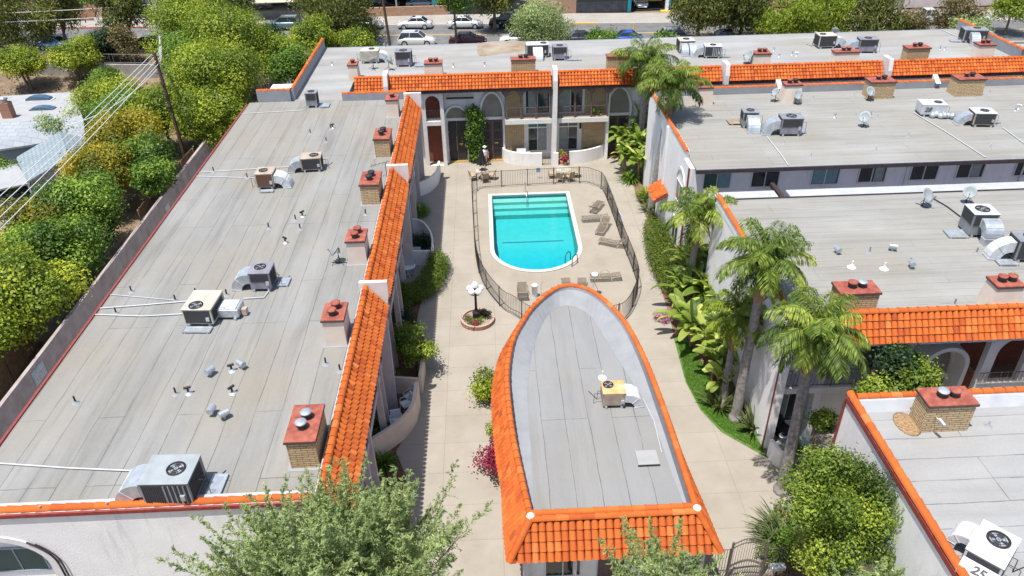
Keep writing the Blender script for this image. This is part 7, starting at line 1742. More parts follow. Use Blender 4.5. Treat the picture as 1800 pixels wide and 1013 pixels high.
# patio furniture on the left side
lx2, ly2 = (-5.45, 41.92); round_table('round white table beside the white bench under the left eaves', lx2, ly2, .52, .72, 'patio_white', 'white_paint', grp=None)
t = thing('garden_bench', 'white slatted bench behind the round white table', 'bench', (-5.56, 43.70, .005)); mb = MB()
for k in range(5): mb.box(-.85, .85, -.25+k*.1, -.25+k*.1+.075, .42, .45)
part(t, 'seat', mb, 'patio_white'); mb = MB()
for k in range(4): mb.box(-.85, .85, .28+k*.01, .30+k*.01, .5+k*.1, .575+k*.1)
part(t, 'backrest', mb, 'patio_white')
for s_ in (-1, 1): part(t, 'leg', MB().box(s_*.75-.03, s_*.75+.03, -.25, .3, 0, .42), 'patio_white')
for lb, (x, y), rz in (('curved white chair left of the round white table', (-5.99, 42.88), R(100)), ('white chair by the tan wall in the near left patio', (-4.56, 29.08), R(-60)), ('blue cushioned chair beside the tan patio wall', (-4.40, 29.63), R(-50)), ('pale seat low against the tan patio wall', (-4.96, 27.78), R(10))):
    wicker_chair(lb, x, y, rz, 'cushion_blue' if 'blue' in lb else 'patio_white', 'white garden chairs by the left building')
# patio things of the rear building
t = thing('barbecue_grill', 'stainless grill with an open lid behind the left curved wall', 'grill', (2.75, 59.3, 0)); part(t, 'cabinet', MB().box(-.4, .4, -.22, .22, .1, .85), 'black_fabric'); part(t, 'lid', MB().hexa([(-.4, -.2, .86), (.4, -.2, .86), (.4, .24, .86), (-.4, .24, .86)], [(-.38, .0, 1.15), (.38, .0, 1.15), (.38, .22, 1.15), (-.38, .22, 1.15)]), 'grill_steel'); part(t, 'side_shelf', MB().box(.42, .75, -.2, .2, .8, .84), 'grill_steel')
round_table('glass topped table inside the right curved patio wall', 7.3, 59.45, .45, .7, 'glass_grey', 'black_iron', grp=None)
for lb, x, y, rz in (('dark chair left of the glass table on the rear patio', 6.5, 59.6, R(90)), ('dark chair behind the glass table on the rear patio', 7.1, 59.85, R(0))): 
    t = wicker_chair(lb, x, y, rz, 'black_fabric', 'dark chairs on the rear patio')
for i, (lb, x, y, z, m_, r_) in enumerate((('yellow flowering pot plant at the opening of the right rear patio', 6.1, 58.75, 0, 'leaf_yellow', .38), ('pink flowering pot plant in the gap of the rear patio walls', 6.35, 58.4, 0, 'leaf_magenta', .25), ('orange leaved pot plant beside the second arched door', -.35, 59.45, 0, 'petal_orange', .38),
       ('little potted plant on the rear balcony edge, left one', 8.6, 59.25, 3.82, 'leaf_green', .2), ('little potted plant on the rear balcony edge, right one', 9.2, 59.25, 3.82, 'leaf_green', .22), ('dark pot plant inside the end of the right rear patio wall', 8.9, 59.55, 0, 'leaf_dark', .35), ('leafy pot plant by the patio corner of the right rear wall', 8.2, 59.5, 0, 'leaf_green', .3))):
    t = thing('potted_plant', lb, 'potted plant', (x, y, z), 0, 'potted plants at the rear building'); ph = .3 if z == 0 else .2
    part(t, 'pot', MB().lathe([(r_*.45, 0), (r_*.65, ph), (r_*.55, ph), (r_*.5, ph-.05)], (0, 0, 0), 12), 'terracotta_pot'); bl = [(b[0], b[1], b[2]+ph, b[3], b[4], b[5]) for b in blobs_for(r_*1.9, r_, 5, i+4, .8, .55, .5)]
    part(t, 'foliage', crown_mesh(m_, bl, 420, .11, .07, i+9), m_)
t = thing('vertical_ivy', 'tall column of green ivy climbing between the two arched doors', 'climbing plant', (-1.02, 59.6, 0)); bl = [(rng.uniform(-.28, .28), rng.uniform(-.12, .05), .35+k*.23, .56, .36, .40) for k in range(19)]
part(t, 'stem', MB().tube([(0, .1, 0), (.05, .1, 2.5), (0, .12, 5)], .05, 6), 'bark'); part(t, 'foliage', crown_mesh('leaf_green', bl, 7500, .15, .10, 8, shell=.2), 'leaf_green')
t = thing('blue_wall_plaque', 'small blue plaque at the foot of the wall left of the ivy', 'plaque', (-1.55, 59.6, .5)); part(t, 'disc', MB().lathe([(.16, 0), (.16, .03)], (0, 0, 0), 12), 'bucket_blue'); part(t, 'stand', MB().tube([(0, 0, -.5), (0, 0, 0)], .02, 5), 'black_iron')
# entrance gate at the bottom
t = thing('entrance_gate', 'arched brown metal gate standing at the bottom of the walkway', 'gate', (9.45, 17.35, 0)); 
mb = MB(); gw = .66
top_ = [(gw*u, 2.02+.34*math.cos(u*math.pi/2)) for u in [-1+k*.1 for k in range(21)]]
for dz_ in (0, -.22, -1.25, -1.33): mb.tube([(x, 0, z+dz_) for x, z in top_], .022, 5)
mb.tube([(-gw, 0, 0), (-gw, 0, 2.15)], .05, 5, smooth=False); mb.tube([(gw, 0, 0), (gw, 0, 2.15)], .05, 5, smooth=False); mb.tube([(-gw, 0, .1), (gw, 0, .1)], .022, 5); part(t, 'frame', mb, 'iron_brown')
mb = MB()
for k in range(1, 14): u = -1+k/7; z_ = 2.02+.34*math.cos(u*math.pi/2); mb.tube([(gw*u, 0, .1), (gw*u, 0, z_+.09)], .014, 5, .006)
part(t, 'pickets', mb, 'iron_brown'); part(t, 'lock', MB().box(.5, .68, -.04, .04, 1.1, 1.25), 'black_iron'); t.location = (9.35, 18.5, 0)
mb = MB(); railing(mb, [(7.55, 18.5), (8.62, 18.5)], 1.75, 0, .11, .013, .02, 1.0, .03); solo('gate_side_fence', mb, 'iron_brown', 'short picket panel between the clubhouse corner and the arched gate', 'fence')
mb = MB(); railing(mb, [(10.08, 18.5), (11.3, 18.5), (12.6, 18.5)], 1.7, 0, .11, .013, .02, 1.1, .03); solo('gate_side_fence', mb, 'iron_brown', 'short picket panel right of the arched gate, below the bushy tree', 'fence')
t = thing('letter_box', 'grey metal letter box on a post behind the fence right of the gate', 'mailbox', (10.4, 18.1, 0)); part(t, 'box', MB().box(-.28, .28, -.12, .12, 1.0, 1.22), 'galvanised', bevel=.03); part(t, 'post', MB().box(-.03, .03, -.03, .03, 0, 1.0), 'black_iron')
# side patio under the palm
t = thing('patio_chair', 'dark cushioned chair under the palm side building balcony', 'chair', (13.56, 26.16, .02), R(30), None); part(t, 'seat', MB().box(-.35, .35, -.35, .35, .25, .42), 'black_fabric', bevel=.04); part(t, 'backrest', MB().hexa([(-.35, .3, .42), (.35, .3, .42), (.35, .42, .42), (-.35, .42, .42)], [(-.35, .5, .95), (.35, .5, .95), (.35, .6, .95), (-.35, .6, .95)]), 'black_fabric'); part(t, 'base', MB().box(-.3, .3, -.3, .3, 0, .249), 'black_iron')
t = thing('bucket', 'blue and white bucket in front of the dark cushioned chair', 'bucket', (13.36, 25.79, .02)); part(t, 'shell', MB().lathe([(.15, 0), (.18, .32), (.19, .33)], (0, 0, 0), 14), 'bucket_blue'); part(t, 'lid', MB().lathe([(.19, .331), (.17, .35)], (0, 0, 0), 14), 'white_paint')
t = thing('hose_reel', 'small green garden hose holder beside the strappy plant', 'garden hose', (12.39, 26.25, .01)); part(t, 'reel', MB().tube([(-.12, 0, .15), (.12, 0, .15)], .14, 12), 'teal_floor'); part(t, 'base', MB().box(-.1, .1, -.1, .1, 0, .03), 'teal_paint')

# ================================================================ STREET
def on_street(px, py): return None
CR = math.atan2(FAR[1][1]-FAR[0][1], FAR[1][0]-FAR[0][0]); CN = math.atan2(NEAR[1][1]-NEAR[0][1], NEAR[1][0]-NEAR[0][0])
def kerb_y(L, x, off): return L[0][1] + (L[1][1]-L[0][1])*(x-L[0][0])/(L[1][0]-L[0][0]) + off
for lb, x, far, paint, kd, fl in (
    ('blue grey SUV parked on the far side left of the brick wall', -25.2, 1, 'blue_grey', 'suv', 1), ('white car at the far kerb partly behind the big left tree', -31.6, 1, 'white', 'sedan', 0), ('white car at the far kerb behind the first utility pole', -38.0, 1, 'white', 'sedan', 0),
    ('silver car half hidden by the dark street tree, far kerb', -14.9, 1, 'silver', 'sedan', 0), ('white coupe parked in front of the brick wall', -8.6, 1, 'white', 'sedan', 1), ('white sedan at the far kerb behind the bright green street tree', -2.3, 1, 'white', 'sedan', 0), 
    ('black pickup truck parked across the street', 3.4, 1, 'black', 'pickup', 1), ('small black car beyond the right hand pines, far kerb', 34.6, 1, 'black', 'sedan', 0), ('white pickup parked at the top right of the street', 54.0, 1, 'white', 'pickup', 0), ('white van like SUV at the top right of the street', 59.5, 1, 'white', 'suv', 0),
    ('dark green black sedan on the near side at the left', -39.5, 0, 'dark_teal', 'sedan', 0), ('pale blue car half hidden behind the left street trees', -51.0, 0, 'pale_blue', 'sedan', 0), ('white car behind the trees at the top left corner', -56.0, 0, 'white', 'sedan', 0), ('dark car behind the leafy shrub at the upper left', -45.6, 0, 'black', 'sedan', 0),
    ('blue SUV just showing past the large left tree, near kerb', -27.6, 0, 'blue_grey', 'suv', 0), ('white SUV with roof rails on the near side of the street', -7.9, 0, 'white', 'suv', 0), ('dark maroon car behind the trunk of the bright street tree', -1.9, 0, 'maroon', 'sedan', 0), ('white car on the near side left of the pale green tree', 4.0, 0, 'white', 'suv', 1),
    ('dark car behind the round bush on the near side', 11.4, 0, 'black', 'sedan', 0), ('bright blue hatchback between the round bush and the palm crown', 16.3, 0, 'blue', 'sedan', 1), ('white car with a dark roof beside the small street shrub', 22.4, 0, 'silver', 'suv', 0), ('black sedan under the first right hand pine, near kerb', 28.3, 0, 'black', 'sedan', 0)):
    if far: y = kerb_y(FAR, x, -1.15); rz = CR
    else: y = kerb_y(NEAR, x, 1.15); rz = CN
    car(lb, x, y, STZ+.005, rz + (math.pi if fl else 0), paint, kd, L=4.4)
car('white sedan parked inside the carport behind the brick wall', -8.3, y0+4.0, Z1+.01, 0, 'white', 'sedan', 'cars under the carport'); car('black car parked inside the left end of the carport', -13.6, y0+4.0, Z1+.01, 0, 'black', 'sedan', 'cars under the carport')
car('silver car facing out of the garage opening', 21.3, y3+3.0, Z1+.02, R(-90), 'silver', 'sedan', None)
person('person in a pink top walking along the near pavement by the round bush', 13.0, kerb_y(NEAR, 13.0, -1.6), STZ+.0, R(90), 'cloth_pink', 'cloth_white')
# poles and wires
def pole(lb, base, top, r, mat, name='utility_pole', cross=None, z0=0.0):
    t = thing(name, lb, 'pole', (base[0], base[1], z0)); d = Vector(top)-Vector((base[0], base[1], z0)); part(t, 'shaft', MB().tube([(0, 0, -.1), tuple(d)], r, 9, r*.7), mat); return t, d
bx_, by_ = -25.05, 59.9
t, d = pole('leaning dark wooden utility pole among the left trees', (bx_, by_), (-25.25, 59.8, 9.8), .17, 'pole_wood')
TP = Vector((bx_, by_, 0)) + d
mb = MB()
for zz in (.3, .9, 1.6): mb.tube([(d.x-.25, d.y, d.z-zz), (d.x+.25, d.y, d.z-zz)], .05, 6)
for zz in (2.5, 3.4, 4.3): mb.lathe([(.2, 0), (.2, .06)], (d.x*.8, d.y*.8, d.z-zz), 8)
part(t, 'pole_steps', mb, 'black_iron'); 
t, d = pole('tall utility pole with a pale conduit at the top left of the street', (-37.5, 91.6), (-37.4, 91.5, 12.0), .2, 'pole_wood', z0=STZ-.2); TP2 = Vector((-37.4, 91.5, 12.0))
part(t, 'conduit', MB().tube([(.22, -.2, 0), (d.x+.22, d.y-.2, d.z-1.5)], .10, 7), 'duct_white'); part(t, 'insulators', MB().tube([(d.x-.8, d.y, d.z-.8), (d.x+.8, d.y, d.z-.8)], .07, 6).tube([(d.x-.8, d.y, d.z-1.4), (d.x+.8, d.y, d.z-1.4)], .07, 6), 'duct_white')
t, d = pole('pale grey metal pole behind the large left tree', (-30.2, 92.0), (-32.2, 92.0, 13.0), .14, 'galvanised', 'metal_pole', z0=STZ-.1); TP3 = Vector((-32.2, 92.0, 13.0))
t, d = pole('dark wooden street pole beside the white coupe', (-10.9, 90.0), (-11.4, 90.0, 11.5), .17, 'pole_wood', z0=STZ-.1)
t, d = pole('pale round trunk like post among the right hand street trees', (46.6, 87.0), (47.0, 87.0, 8.5), .28, 'palm_bark', z0=STZ-.1)
t = thing('traffic_marker', 'slim orange traffic marker standing in the street by the garage', 'marker', (18.2, 93.9, STZ)); part(t, 'post', MB().tube([(0, 0, 0), (0, 0, 1.1)], .12, 8, .05), 'yellow_paint'); part(t, 'base', MB().lathe([(.3, 0), (.28, .06)], (0, 0, 0), 8), 'rubber')
def wire(lb, a, b, sag, r=.02, mat='wire_pale', grp='overhead wires'):
    a, b = Vector(a), Vector(b); pts = [a.lerp(b, k/14) - Vector((0, 0, sag*4*(k/14)*(1-k/14))) for k in range(15)]; mb = MB(); mb.tube([tuple(p - a) for p in pts], r, 5); o = solo('overhead_wire', mb, mat, lb, 'wire', grp, tuple(a)); return o

# ================================================================ TREES AND PLANTS
TL = 'trees along the left side'
for i, (lb, x, y, h, r, m_, n_, kw) in enumerate((
    ('big dense olive green tree, far half of the crown, right of the leaning pole', -30.2, 82.5, 10.4, 5.4, 'leaf_lime', 13000, {}),
    ('big dense olive green tree, right part of the crown against the rear building', -25.1, 77.5, 9.4, 4.9, 'leaf_lime', 12000, {}),
    ('big dense green tree nearest the left roof, behind the leaning pole', -23.6, 66.8, 9.0, 5.0, 'leaf_lime', 15000, {}),
    ('leafy tree filling the gap between the leaning pole and the left roof corner', -22.9, 62.0, 6.6, 3.4, 'leaf_lime', 9000, {}),
    ('bright green tree just left of the foot of the leaning pole', -27.6, 63.6, 6.2, 3.2, 'leaf_lime', 8500, {}),
    ('leafy tree between the golden trees and the big dense crowns', -31.0, 63.6, 5.8, 3.0, 'leaf_green', 7500, {}),
    ('dark green tree at the left of the big crowns, touching the leaning pole', -28.0, 75.0, 7.8, 3.9, 'leaf_green', 8000, {}),
    ('yellow green tree beyond the blue outbuilding roof', -33.6, 68.0, 6.0, 3.8, 'leaf_lime', 10000, {}),
    ('grey green wispy tree beside the white house roof', -36.0, 63.0, 4.6, 2.2, 'leaf_willow', 3500, {}),
    ('golden yellow tree right of the blue outbuilding, upper one', -28.3, 57.0, 6.4, 3.5, 'leaf_yellow', 11000, {}),
    ('golden yellow tree lower down beside the blue outbuilding wall', -28.3, 52.0, 6.0, 3.0, 'leaf_yellow', 6500, {}),
    ('green tree between the golden trees and the long block wall', -25.6, 53.6, 5.8, 2.7, 'leaf_green', 4500, {}),
    ('small bright green tree leaning over the block wall', -23.7, 50.5, 5.0, 1.6, 'leaf_green', 3000, {}),
    ('mid green leafy tree in the middle of the left row', -26.9, 45.6, 6.4, 3.5, 'leaf_green', 11000, {}),
    ('orange tinged yellow tree above the patio chairs', -28.4, 42.6, 5.8, 2.9, 'leaf_yellow', 7000, {}),
    ('dark green tree overhanging the block wall vent', -26.0, 40.6, 5.8, 3.0, 'leaf_green', 6500, {}),
    ('large lime green tree at the left edge of the photo', -26.7, 36.0, 6.4, 3.9, 'leaf_lime', 14000, {}),
    ('lime green tree cut by the left edge above the plank fence', -26.7, 31.2, 5.8, 3.0, 'leaf_lime', 7000, {}),
    ('low leafy shrub tree at the bottom left beside the plank fence', -25.0, 27.3, 3.3, 1.3, 'leaf_lime', 2000, {}),
    ('round green tree at the upper left with several bare stems', -44.2, 84.2, 5.0, 3.1, 'leaf_lime', 6500, dict(stems=4, zr=.55)),
    ('leafy green tree at the left edge above the white house', -48.8, 82.5, 4.8, 2.7, 'leaf_lime', 5000, dict(stems=3, zr=.6)),
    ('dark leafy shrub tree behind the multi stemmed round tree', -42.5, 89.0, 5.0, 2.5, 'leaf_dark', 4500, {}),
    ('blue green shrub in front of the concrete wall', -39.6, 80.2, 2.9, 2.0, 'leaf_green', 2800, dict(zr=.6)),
    ('shrub at the left edge between the white house and the patio cover', -37.6, 56.6, 3.0, 1.9, 'leaf_green', 2600, {}))):
    n_ = int(n_*2.3); k = dict(L=.19, W=.125, k=38, br=.31, seed=100+i*7, group=TL, flat=.55, spread=.26); k.update(kw)
    tree('leafy_tree', lb, 'tree', x, y, h, r, m_, n_, **k)
tree('conifer_tree', 'narrow conifer with an orange tinged middle beside the dark shrub', 'conifer', -40.2, 87.8, 6.0, 1.7, 'leaf_brown', 3800, .26, .12, 18, 301, None, 0, zr=1.5, droop=.2)
SG = 'street trees at the top of the photo'
for i, (lb, x, y, h, r, m_, n_, kw) in enumerate((
    ('big dark drooping street tree at the top left corner', -56.0, 95.5, 10.5, 5.0, 'leaf_olive', 10000, {}), ('dark drooping street tree right of the corner one', -50.2, 95.2, 9.6, 3.9, 'leaf_olive', 8000, {}),
    ('dark drooping tree standing over the black sedan', -41.4, 93.0, 10.2, 3.7, 'leaf_olive', 8500, {}), ('dark tree behind the pale grey metal pole', -35.2, 97.5, 8.6, 3.6, 'leaf_olive', 6500, {}), ('olive tree at the top right of the large left crown', -31.0, 97.0, 8.2, 3.0, 'leaf_olive', 5500, {}),
    ('very large dark drooping tree left of the white coupe', -17.3, 93.0, 10.0, 5.3, 'leaf_olive', 14000, {}), ('dark tree behind the black pickup', 1.4, 96.5, 9.5, 3.4, 'leaf_olive', 6500, {}),
    ('dark pine above the near kerb right of the garage', 24.6, 88.6, 9.6, 3.6, 'leaf_olive', 8500, {}), ('dark pine, second in the right hand row', 29.8, 89.2, 9.0, 3.7, 'leaf_olive', 8500, {}), ('yellow tipped pine, third in the right hand row', 34.0, 85.2, 8.0, 3.8, 'leaf_lime', 8000, {}),
    ('yellow green pine, fourth in the right hand row', 38.4, 86.0, 8.4, 3.6, 'leaf_lime', 7500, {}), ('dark green pine, last in the right hand row', 43.2, 84.5, 7.6, 3.0, 'leaf_olive', 6000, {}))):
    tree('street_tree', lb, 'tree', x, y, h-.6, r*1.12, m_, int(n_*1.35), .42, .13, 30, 400+i*5, SG, STZ-.1 if y > 87 else .6, zr=.98, droop=.85, br=.30, flat=.35, trunk_r=.24)
for i, (lb, x, y, h, r, m_, n_, kw) in enumerate((
    ('rounded yellow green tree on the bank left of the rear parapet', -21.0, 77.5, 6.4, 3.0, 'leaf_lime', 6500, {}), ('dark green tree on the bank touching the orange capped parapet', -18.6, 74.6, 5.6, 2.5, 'leaf_green', 5500, {}), ('small dark rounded tree at the near kerb', -23.6, 86.5, 4.4, 2.1, 'leaf_dark', 3200, {}),
    ('yellow green tree rising behind the rear roof, left one', -18.2, 84.2, 6.2, 2.9, 'leaf_lime', 6000, {}), ('yellow green tree rising behind the rear roof, right one', -13.4, 82.6, 5.2, 2.6, 'leaf_lime', 5500, {}),
    ('bright green feathery street tree in front of the maroon car', -3.2, 88.4, 8.6, 2.9, 'leaf_green', 6500, dict(W=.11)), ('pale green billowy tree in the middle of the street edge', 6.4, 84.0, 7.4, 3.9, 'leaf_willow', 10500, dict(W=.10)),
    ('round dark bush on the near kerb', 12.6, 83.2, 4.2, 1.9, 'leaf_green', 3600, {}), ('low spreading shrub behind the palm crown', 19.6, 82.4, 3.8, 1.9, 'leaf_green', 3200, {}), ('dark shrub left of the slim pine trunk', 17.2, 82.0, 3.0, 1.6, 'leaf_dark', 2400, {}),
    ('brown green shrub tree beside the pale post, top right', 47.2, 84.6, 5.0, 2.4, 'leaf_brown', 4200, {}), ('brown flecked tree left of the far right tree', 52.2, 84.4, 6.4, 3.0, 'leaf_brown', 5200, {}),
    ('grey green tree behind the far right parapet', 50.6, 79.0, 5.4, 2.6, 'leaf_willow', 4500, {}), ('bright green tree at the top right corner', 60.5, 88.0, 6.0, 3.0, 'leaf_lime', 4500, {}), ('grey green shrub outside the far right parapet', 52.0, 71.0, 4.6, 2.3, 'leaf_willow', 3500, {}))):
    n_ = int(n_*1.6); k = dict(L=.23, W=.14, k=32, br=.31, seed=500+i*3, group='trees and bushes on the bank', z=.5 if y < 86 else STZ-.1, flat=.55); k.update(kw)
    tree('bank_tree', lb, 'tree', x, y, h, r, m_, n_, **k)
# foreground
def willow(lb, x, y, h, zc, rx, ry, rz, nspr, seed, mat='leaf_willow', per=12, L=.13, W=.034, slen=1.8):
    t = thing('olive_tree', lb, 'tree', (x, y, 0), 0, 'grey green feathery trees at the bottom edge')
    me, S, D = spray_crown(mat, 0, zc, rx, ry, rz, nspr, per, L, W, seed, .9, slen)
    mb = MB(); top = Vector((0, 0, zc-rz*.75)); mb.tube([(0, 0, 0), (.08, .05, top.z*.5), tuple(top)], .16, 8, .11)
    idx = np.random.default_rng(seed).choice(len(S), 34, replace=False) if len(S) > 34 else range(len(S))
    for i in idx: e = Vector(S[i]); mid = top.lerp(e, .5)+Vector((0, 0, .2)); mb.tube([tuple(top), tuple(mid), tuple(e), tuple(e+Vector(D[i])*slen*.7)], .045, 5, .008, caps=False)
    part(t, 'trunk', mb, 'bark'); part(t, 'crown', me, mat); return t
willow('large feathery grey green tree at the bottom left of the walkway', -5.25, 14.2, 9.0, 6.5, 3.3, 2.2, 1.9, 270, 3, slen=2.1)
willow('feathery grey green tree rising between the left roof and the walkway, right part', -3.0, 14.9, 8.4, 6.4, 1.5, 1.5, 1.5, 42, 9, slen=2.2)
willow('feathery tree in front of the clubhouse tiles', 5.0, 14.5, 6.3, 4.7, 1.7, 1.3, 1.1, 60, 5, slen=1.7)
willow('feathery grey green tree at the bottom edge below the bushy green tree', 11.6, 14.6, 4.6, 3.0, 1.9, 1.2, 1.0, 60, 6, slen=1.6)
# drooping side twig over the walkway
tree('bushy_tree', 'dense bright green bushy tree in front of the near right wall', 'tree', 11.35, 17.2, 8.1, 2.45, 'leaf_bush', 34000, .12, .065, 60, 611, None, 0, zr=1.15, br=.225, flat=.6, trunk_r=.13, spread=.27)
shrub('strappy_bed_shrub', 'dark green shrub at the foot of the bushy tree by the gate', 'shrub', 11.0, 19.3, 1.3, .8, 'leaf_green', 2200, .10, .06, 8, 77)
blade_plant('strap_leaved_plant', 'big strappy plant in the corner bed behind the arched gate', 'strappy plant', 11.4, 20.3, 5, 130, 1.7, .075, 'leaf_bird', 1.3)
blade_plant('strap_leaved_plant', 'smaller strappy plant just in front of the other in the corner bed', 'strappy plant', 11.0, 20.0, 6, 70, 1.2, .06, 'leaf_bird', 1.3)
# under the clubhouse eave at the bottom
shrub('round_shrub', 'bright green round shrub under the front eave of the clubhouse', 'shrub', 3.0, 16.3, 1.5, .75, 'leaf_lime', 1600, .10, .06, 7, 31)
shrub('flowering_shrub', 'orange dry leaved shrub at the left corner of the clubhouse', 'shrub', .95, 17.0, 1.1, .5, 'petal_orange', 900, .10, .07, 6, 32)
blade_plant('strap_leaved_plant', 'dark strappy plant under the right end of the clubhouse eave', 'strappy plant', 7.4, 15.9, 8, 70, 1.1, .08, 'leaf_bird', 1.4)
blade_plant('strap_leaved_plant', 'broad leaved plant below the picket panel left of the gate', 'strappy plant', 8.5, 15.9, 9, 40, 1.4, .16, 'leaf_banana', 1.5)
shrub('round_shrub', 'yellow flecked shrub behind the fence panel right of the gate', 'shrub', 11.4, 16.4, 1.1, .7, 'leaf_yellow', 1200, .10, .06, 6, 34)
# left side of the walkway
t = thing('clipped_hedge', 'crescent shaped clipped hedge below the round white table', 'hedge', (-4.6, 40.6, 0)); C_ = smooth_line([(-5.7, 39.1), (-4.9, 38.9), (-4.2, 39.6), (-3.75, 40.8), (-3.45, 42.2), (-3.65, 43.0)], 4)
bl = [(x+4.6, y-40.6, .62, .50+.30*math.sin(i/len(C_)*3.1), .50+.2*math.sin(i/len(C_)*3.1), .58) for i, (x, y) in enumerate(C_)]
part(t, 'stem', trunk_mb(bl, .3, .05, 4, 3), 'bark'); part(t, 'foliage', crown_mesh('leaf_hedge', bl, 13000, .10, .065, 41, flat=.7, shell=.15, spread=.08), 'leaf_hedge')
tree('small_tree', 'small bright leaved tree beside the sunlit paving on the left', 'small tree', -4.21, 32.01, 3.4, 1.15, 'leaf_bush', 3200, .15, .10, 12, 45, None, 0, zr=1.2, br=.36, trunk_r=.05, stems=2)
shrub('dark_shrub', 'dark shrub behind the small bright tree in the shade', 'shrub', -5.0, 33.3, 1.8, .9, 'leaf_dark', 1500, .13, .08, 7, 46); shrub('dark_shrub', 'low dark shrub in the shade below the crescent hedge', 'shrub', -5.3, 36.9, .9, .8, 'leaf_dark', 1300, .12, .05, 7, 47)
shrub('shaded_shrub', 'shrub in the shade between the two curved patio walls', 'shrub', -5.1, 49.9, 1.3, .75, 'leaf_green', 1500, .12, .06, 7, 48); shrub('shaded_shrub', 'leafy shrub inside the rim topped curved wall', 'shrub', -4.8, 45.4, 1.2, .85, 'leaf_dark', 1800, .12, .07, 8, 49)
blade_plant('spiky_fern', 'spiky dark fern at the foot of the tan wall, bottom left of the court', 'fern', -5.35, 25.3, 21, 150, .85, .07, 'leaf_green', 1.5, el=(5, 85)); blade_plant('spiky_fern', 'spiky fern inside the near patio behind the white chair', 'fern', -5.0, 30.9, 22, 150, .9, .06, 'leaf_green', 1.5, el=(5, 85))
blade_plant('spiky_fern', 'spiky plant between the pillars above the tan wall', 'fern', -5.8, 27.9, 23, 110, 1.1, .07, 'leaf_green', 1.3); shrub('bank_shrub', 'low grass like plant in the shaded bed below the hedge', 'plant', -5.5, 38.4, .6, .5, 'leaf_grass', 700, .15, .03, 5, 50)
# shrubs along the clubhouse
t = shrub('leafy_shrub', 'bright green shrub against the left side of the clubhouse', 'shrub', -.15, 29.6, 1.9, .95, 'leaf_lime', 3000, .13, .09, 10, 51, sy=1.4)
shrub('flowering_shrub', 'dark magenta flowering shrub on the left side of the clubhouse', 'shrub', -.25, 24.4, 1.8, .8, 'leaf_magenta', 2400, .12, .08, 9, 52, sy=1.5); shrub('leafy_shrub', 'small lime shrub above the magenta one by the clubhouse', 'shrub', -.1, 26.6, 1.2, .4, 'leaf_lime', 500, .11, .07, 5, 53)
# right bed: hedge, bananas, ferns
HL = smooth_line([(11.26, 46.02), (10.95, 44.05), (10.80, 41.83), (10.87, 40.09), (11.08, 38.44)], 6)
t = thing('clipped_hedge', 'long clipped hedge along the bed on the right of the pool', 'hedge', (10.9, 43.0, 0)); bl = []
for i, (x, y) in enumerate(HL):
    w_ = .95
    for q in (-.40, 0.2, .85, 1.35): bl.append((x+q-10.9+.15, y-43.0, .70, .52, .62, .66))
part(t, 'stem', trunk_mb(bl[::6], .3, .05, 4, 3), 'bark'); part(t, 'foliage', crown_mesh('leaf_hedge', bl, 30000, .10, .065, 61, flat=.7, shell=.12, spread=.08), 'leaf_hedge')
shrub('leafy_shrub', 'small round shrub in the bed near the tiled hood', 'shrub', 11.34, 51.03, .8, .5, 'leaf_hedge', 1200, .09, .05, 6, 62); shrub('leafy_shrub', 'round ground shrub just beyond the long hedge', 'shrub', 11.63, 47.81, .8, .6, 'leaf_hedge', 1400, .09, .05, 6, 63)
shrub('flowering_shrub', 'pink flowering patch at the left edge of the banana bed', 'shrub', 9.77, 35.92, .8, .45, 'petal_pink', 700, .09, .07, 5, 64)
BGp = 'banana and bird of paradise plants'
for i, (lb, (x, y), h, L_, nl) in enumerate((
    ('young banana plant at the left of the third arched door', (11.64, 59.33), 3.4, 1.5, 7), ('tall bird of paradise against the rear building beside the palm trunk', (12.62, 60.46), 5.2, 1.8, 12), ('broad leaved clump in the far corner below the palm trunk', (12.84, 57.26), 3.6, 1.6, 12),
    ('leafy clump left of the tiled hood', (11.79, 54.83), 2.6, 1.4, 13), ('pale leaved clump right above the tiled hood', (13.08, 55.36), 2.8, 1.5, 12),
    ('dense leafy clump at the kerb opposite the pool fence corner', (11.36, 56.82), 2.4, 1.3, 14), ('broad leaved plant between the kerb and the tall palm trunk', (12.77, 58.65), 3.0, 1.5, 13), ('leafy plant right below the third arched door', (12.45, 61.22), 3.0, 1.4, 12),
    ('banana plant at the top of the banana bed beside the hedge end', (12.61, 39.58), 2.6, 1.6, 11), ('banana plant near the white wall at the top right of the bed', (13.84, 38.85), 3.0, 1.6, 10), ('banana plant with long pale leaves at the left edge of the bed', (11.19, 36.86), 2.2, 1.7, 12),
    ('banana plant in the middle of the bed with upright leaves', (12.25, 35.91), 2.7, 1.8, 12), ('banana plant behind the palm fronds on the right of the bed', (13.25, 34.72), 2.7, 1.7, 11), ('banana plant with drooping leaves over the paving', (10.92, 34.01), 2.0, 1.5, 10),
    ('banana plant with a folded pale leaf in the lower bed', (12.07, 32.28), 2.5, 1.5, 10), ('banana plant with brown stems at the lower right of the bed', (12.41, 30.94), 2.6, 1.4, 10), ('lowest banana plant above the lawn strip', (11.44, 29.94), 1.9, 1.2, 9), ('small banana plant against the dark palm trunk', (13.12, 32.87), 2.4, 1.5, 9))):
    banana(lb, x, y, 700+i, h, nl+4, L_*1.18, .40, 3, group=BGp, sp=.7)
blade_plant('agave_plant', 'feathery yellow fern like palm below the tiled hood', 'fern', 11.95, 52.07, 81, 110, 1.3, .06, 'leaf_lime', 1.9, el=(10, 80)); blade_plant('agave_plant', 'spiky agave in the bed near the pale kerb', 'agave', 11.72, 49.54, 82, 70, 1.1, .10, 'leaf_bird', .8)
blade_plant('agave_plant', 'fern with spreading green fronds at the left of the pale clump', 'fern', 11.17, 54.88, 83, 120, 1.5, .07, 'leaf_green', 1.7, el=(10, 80))
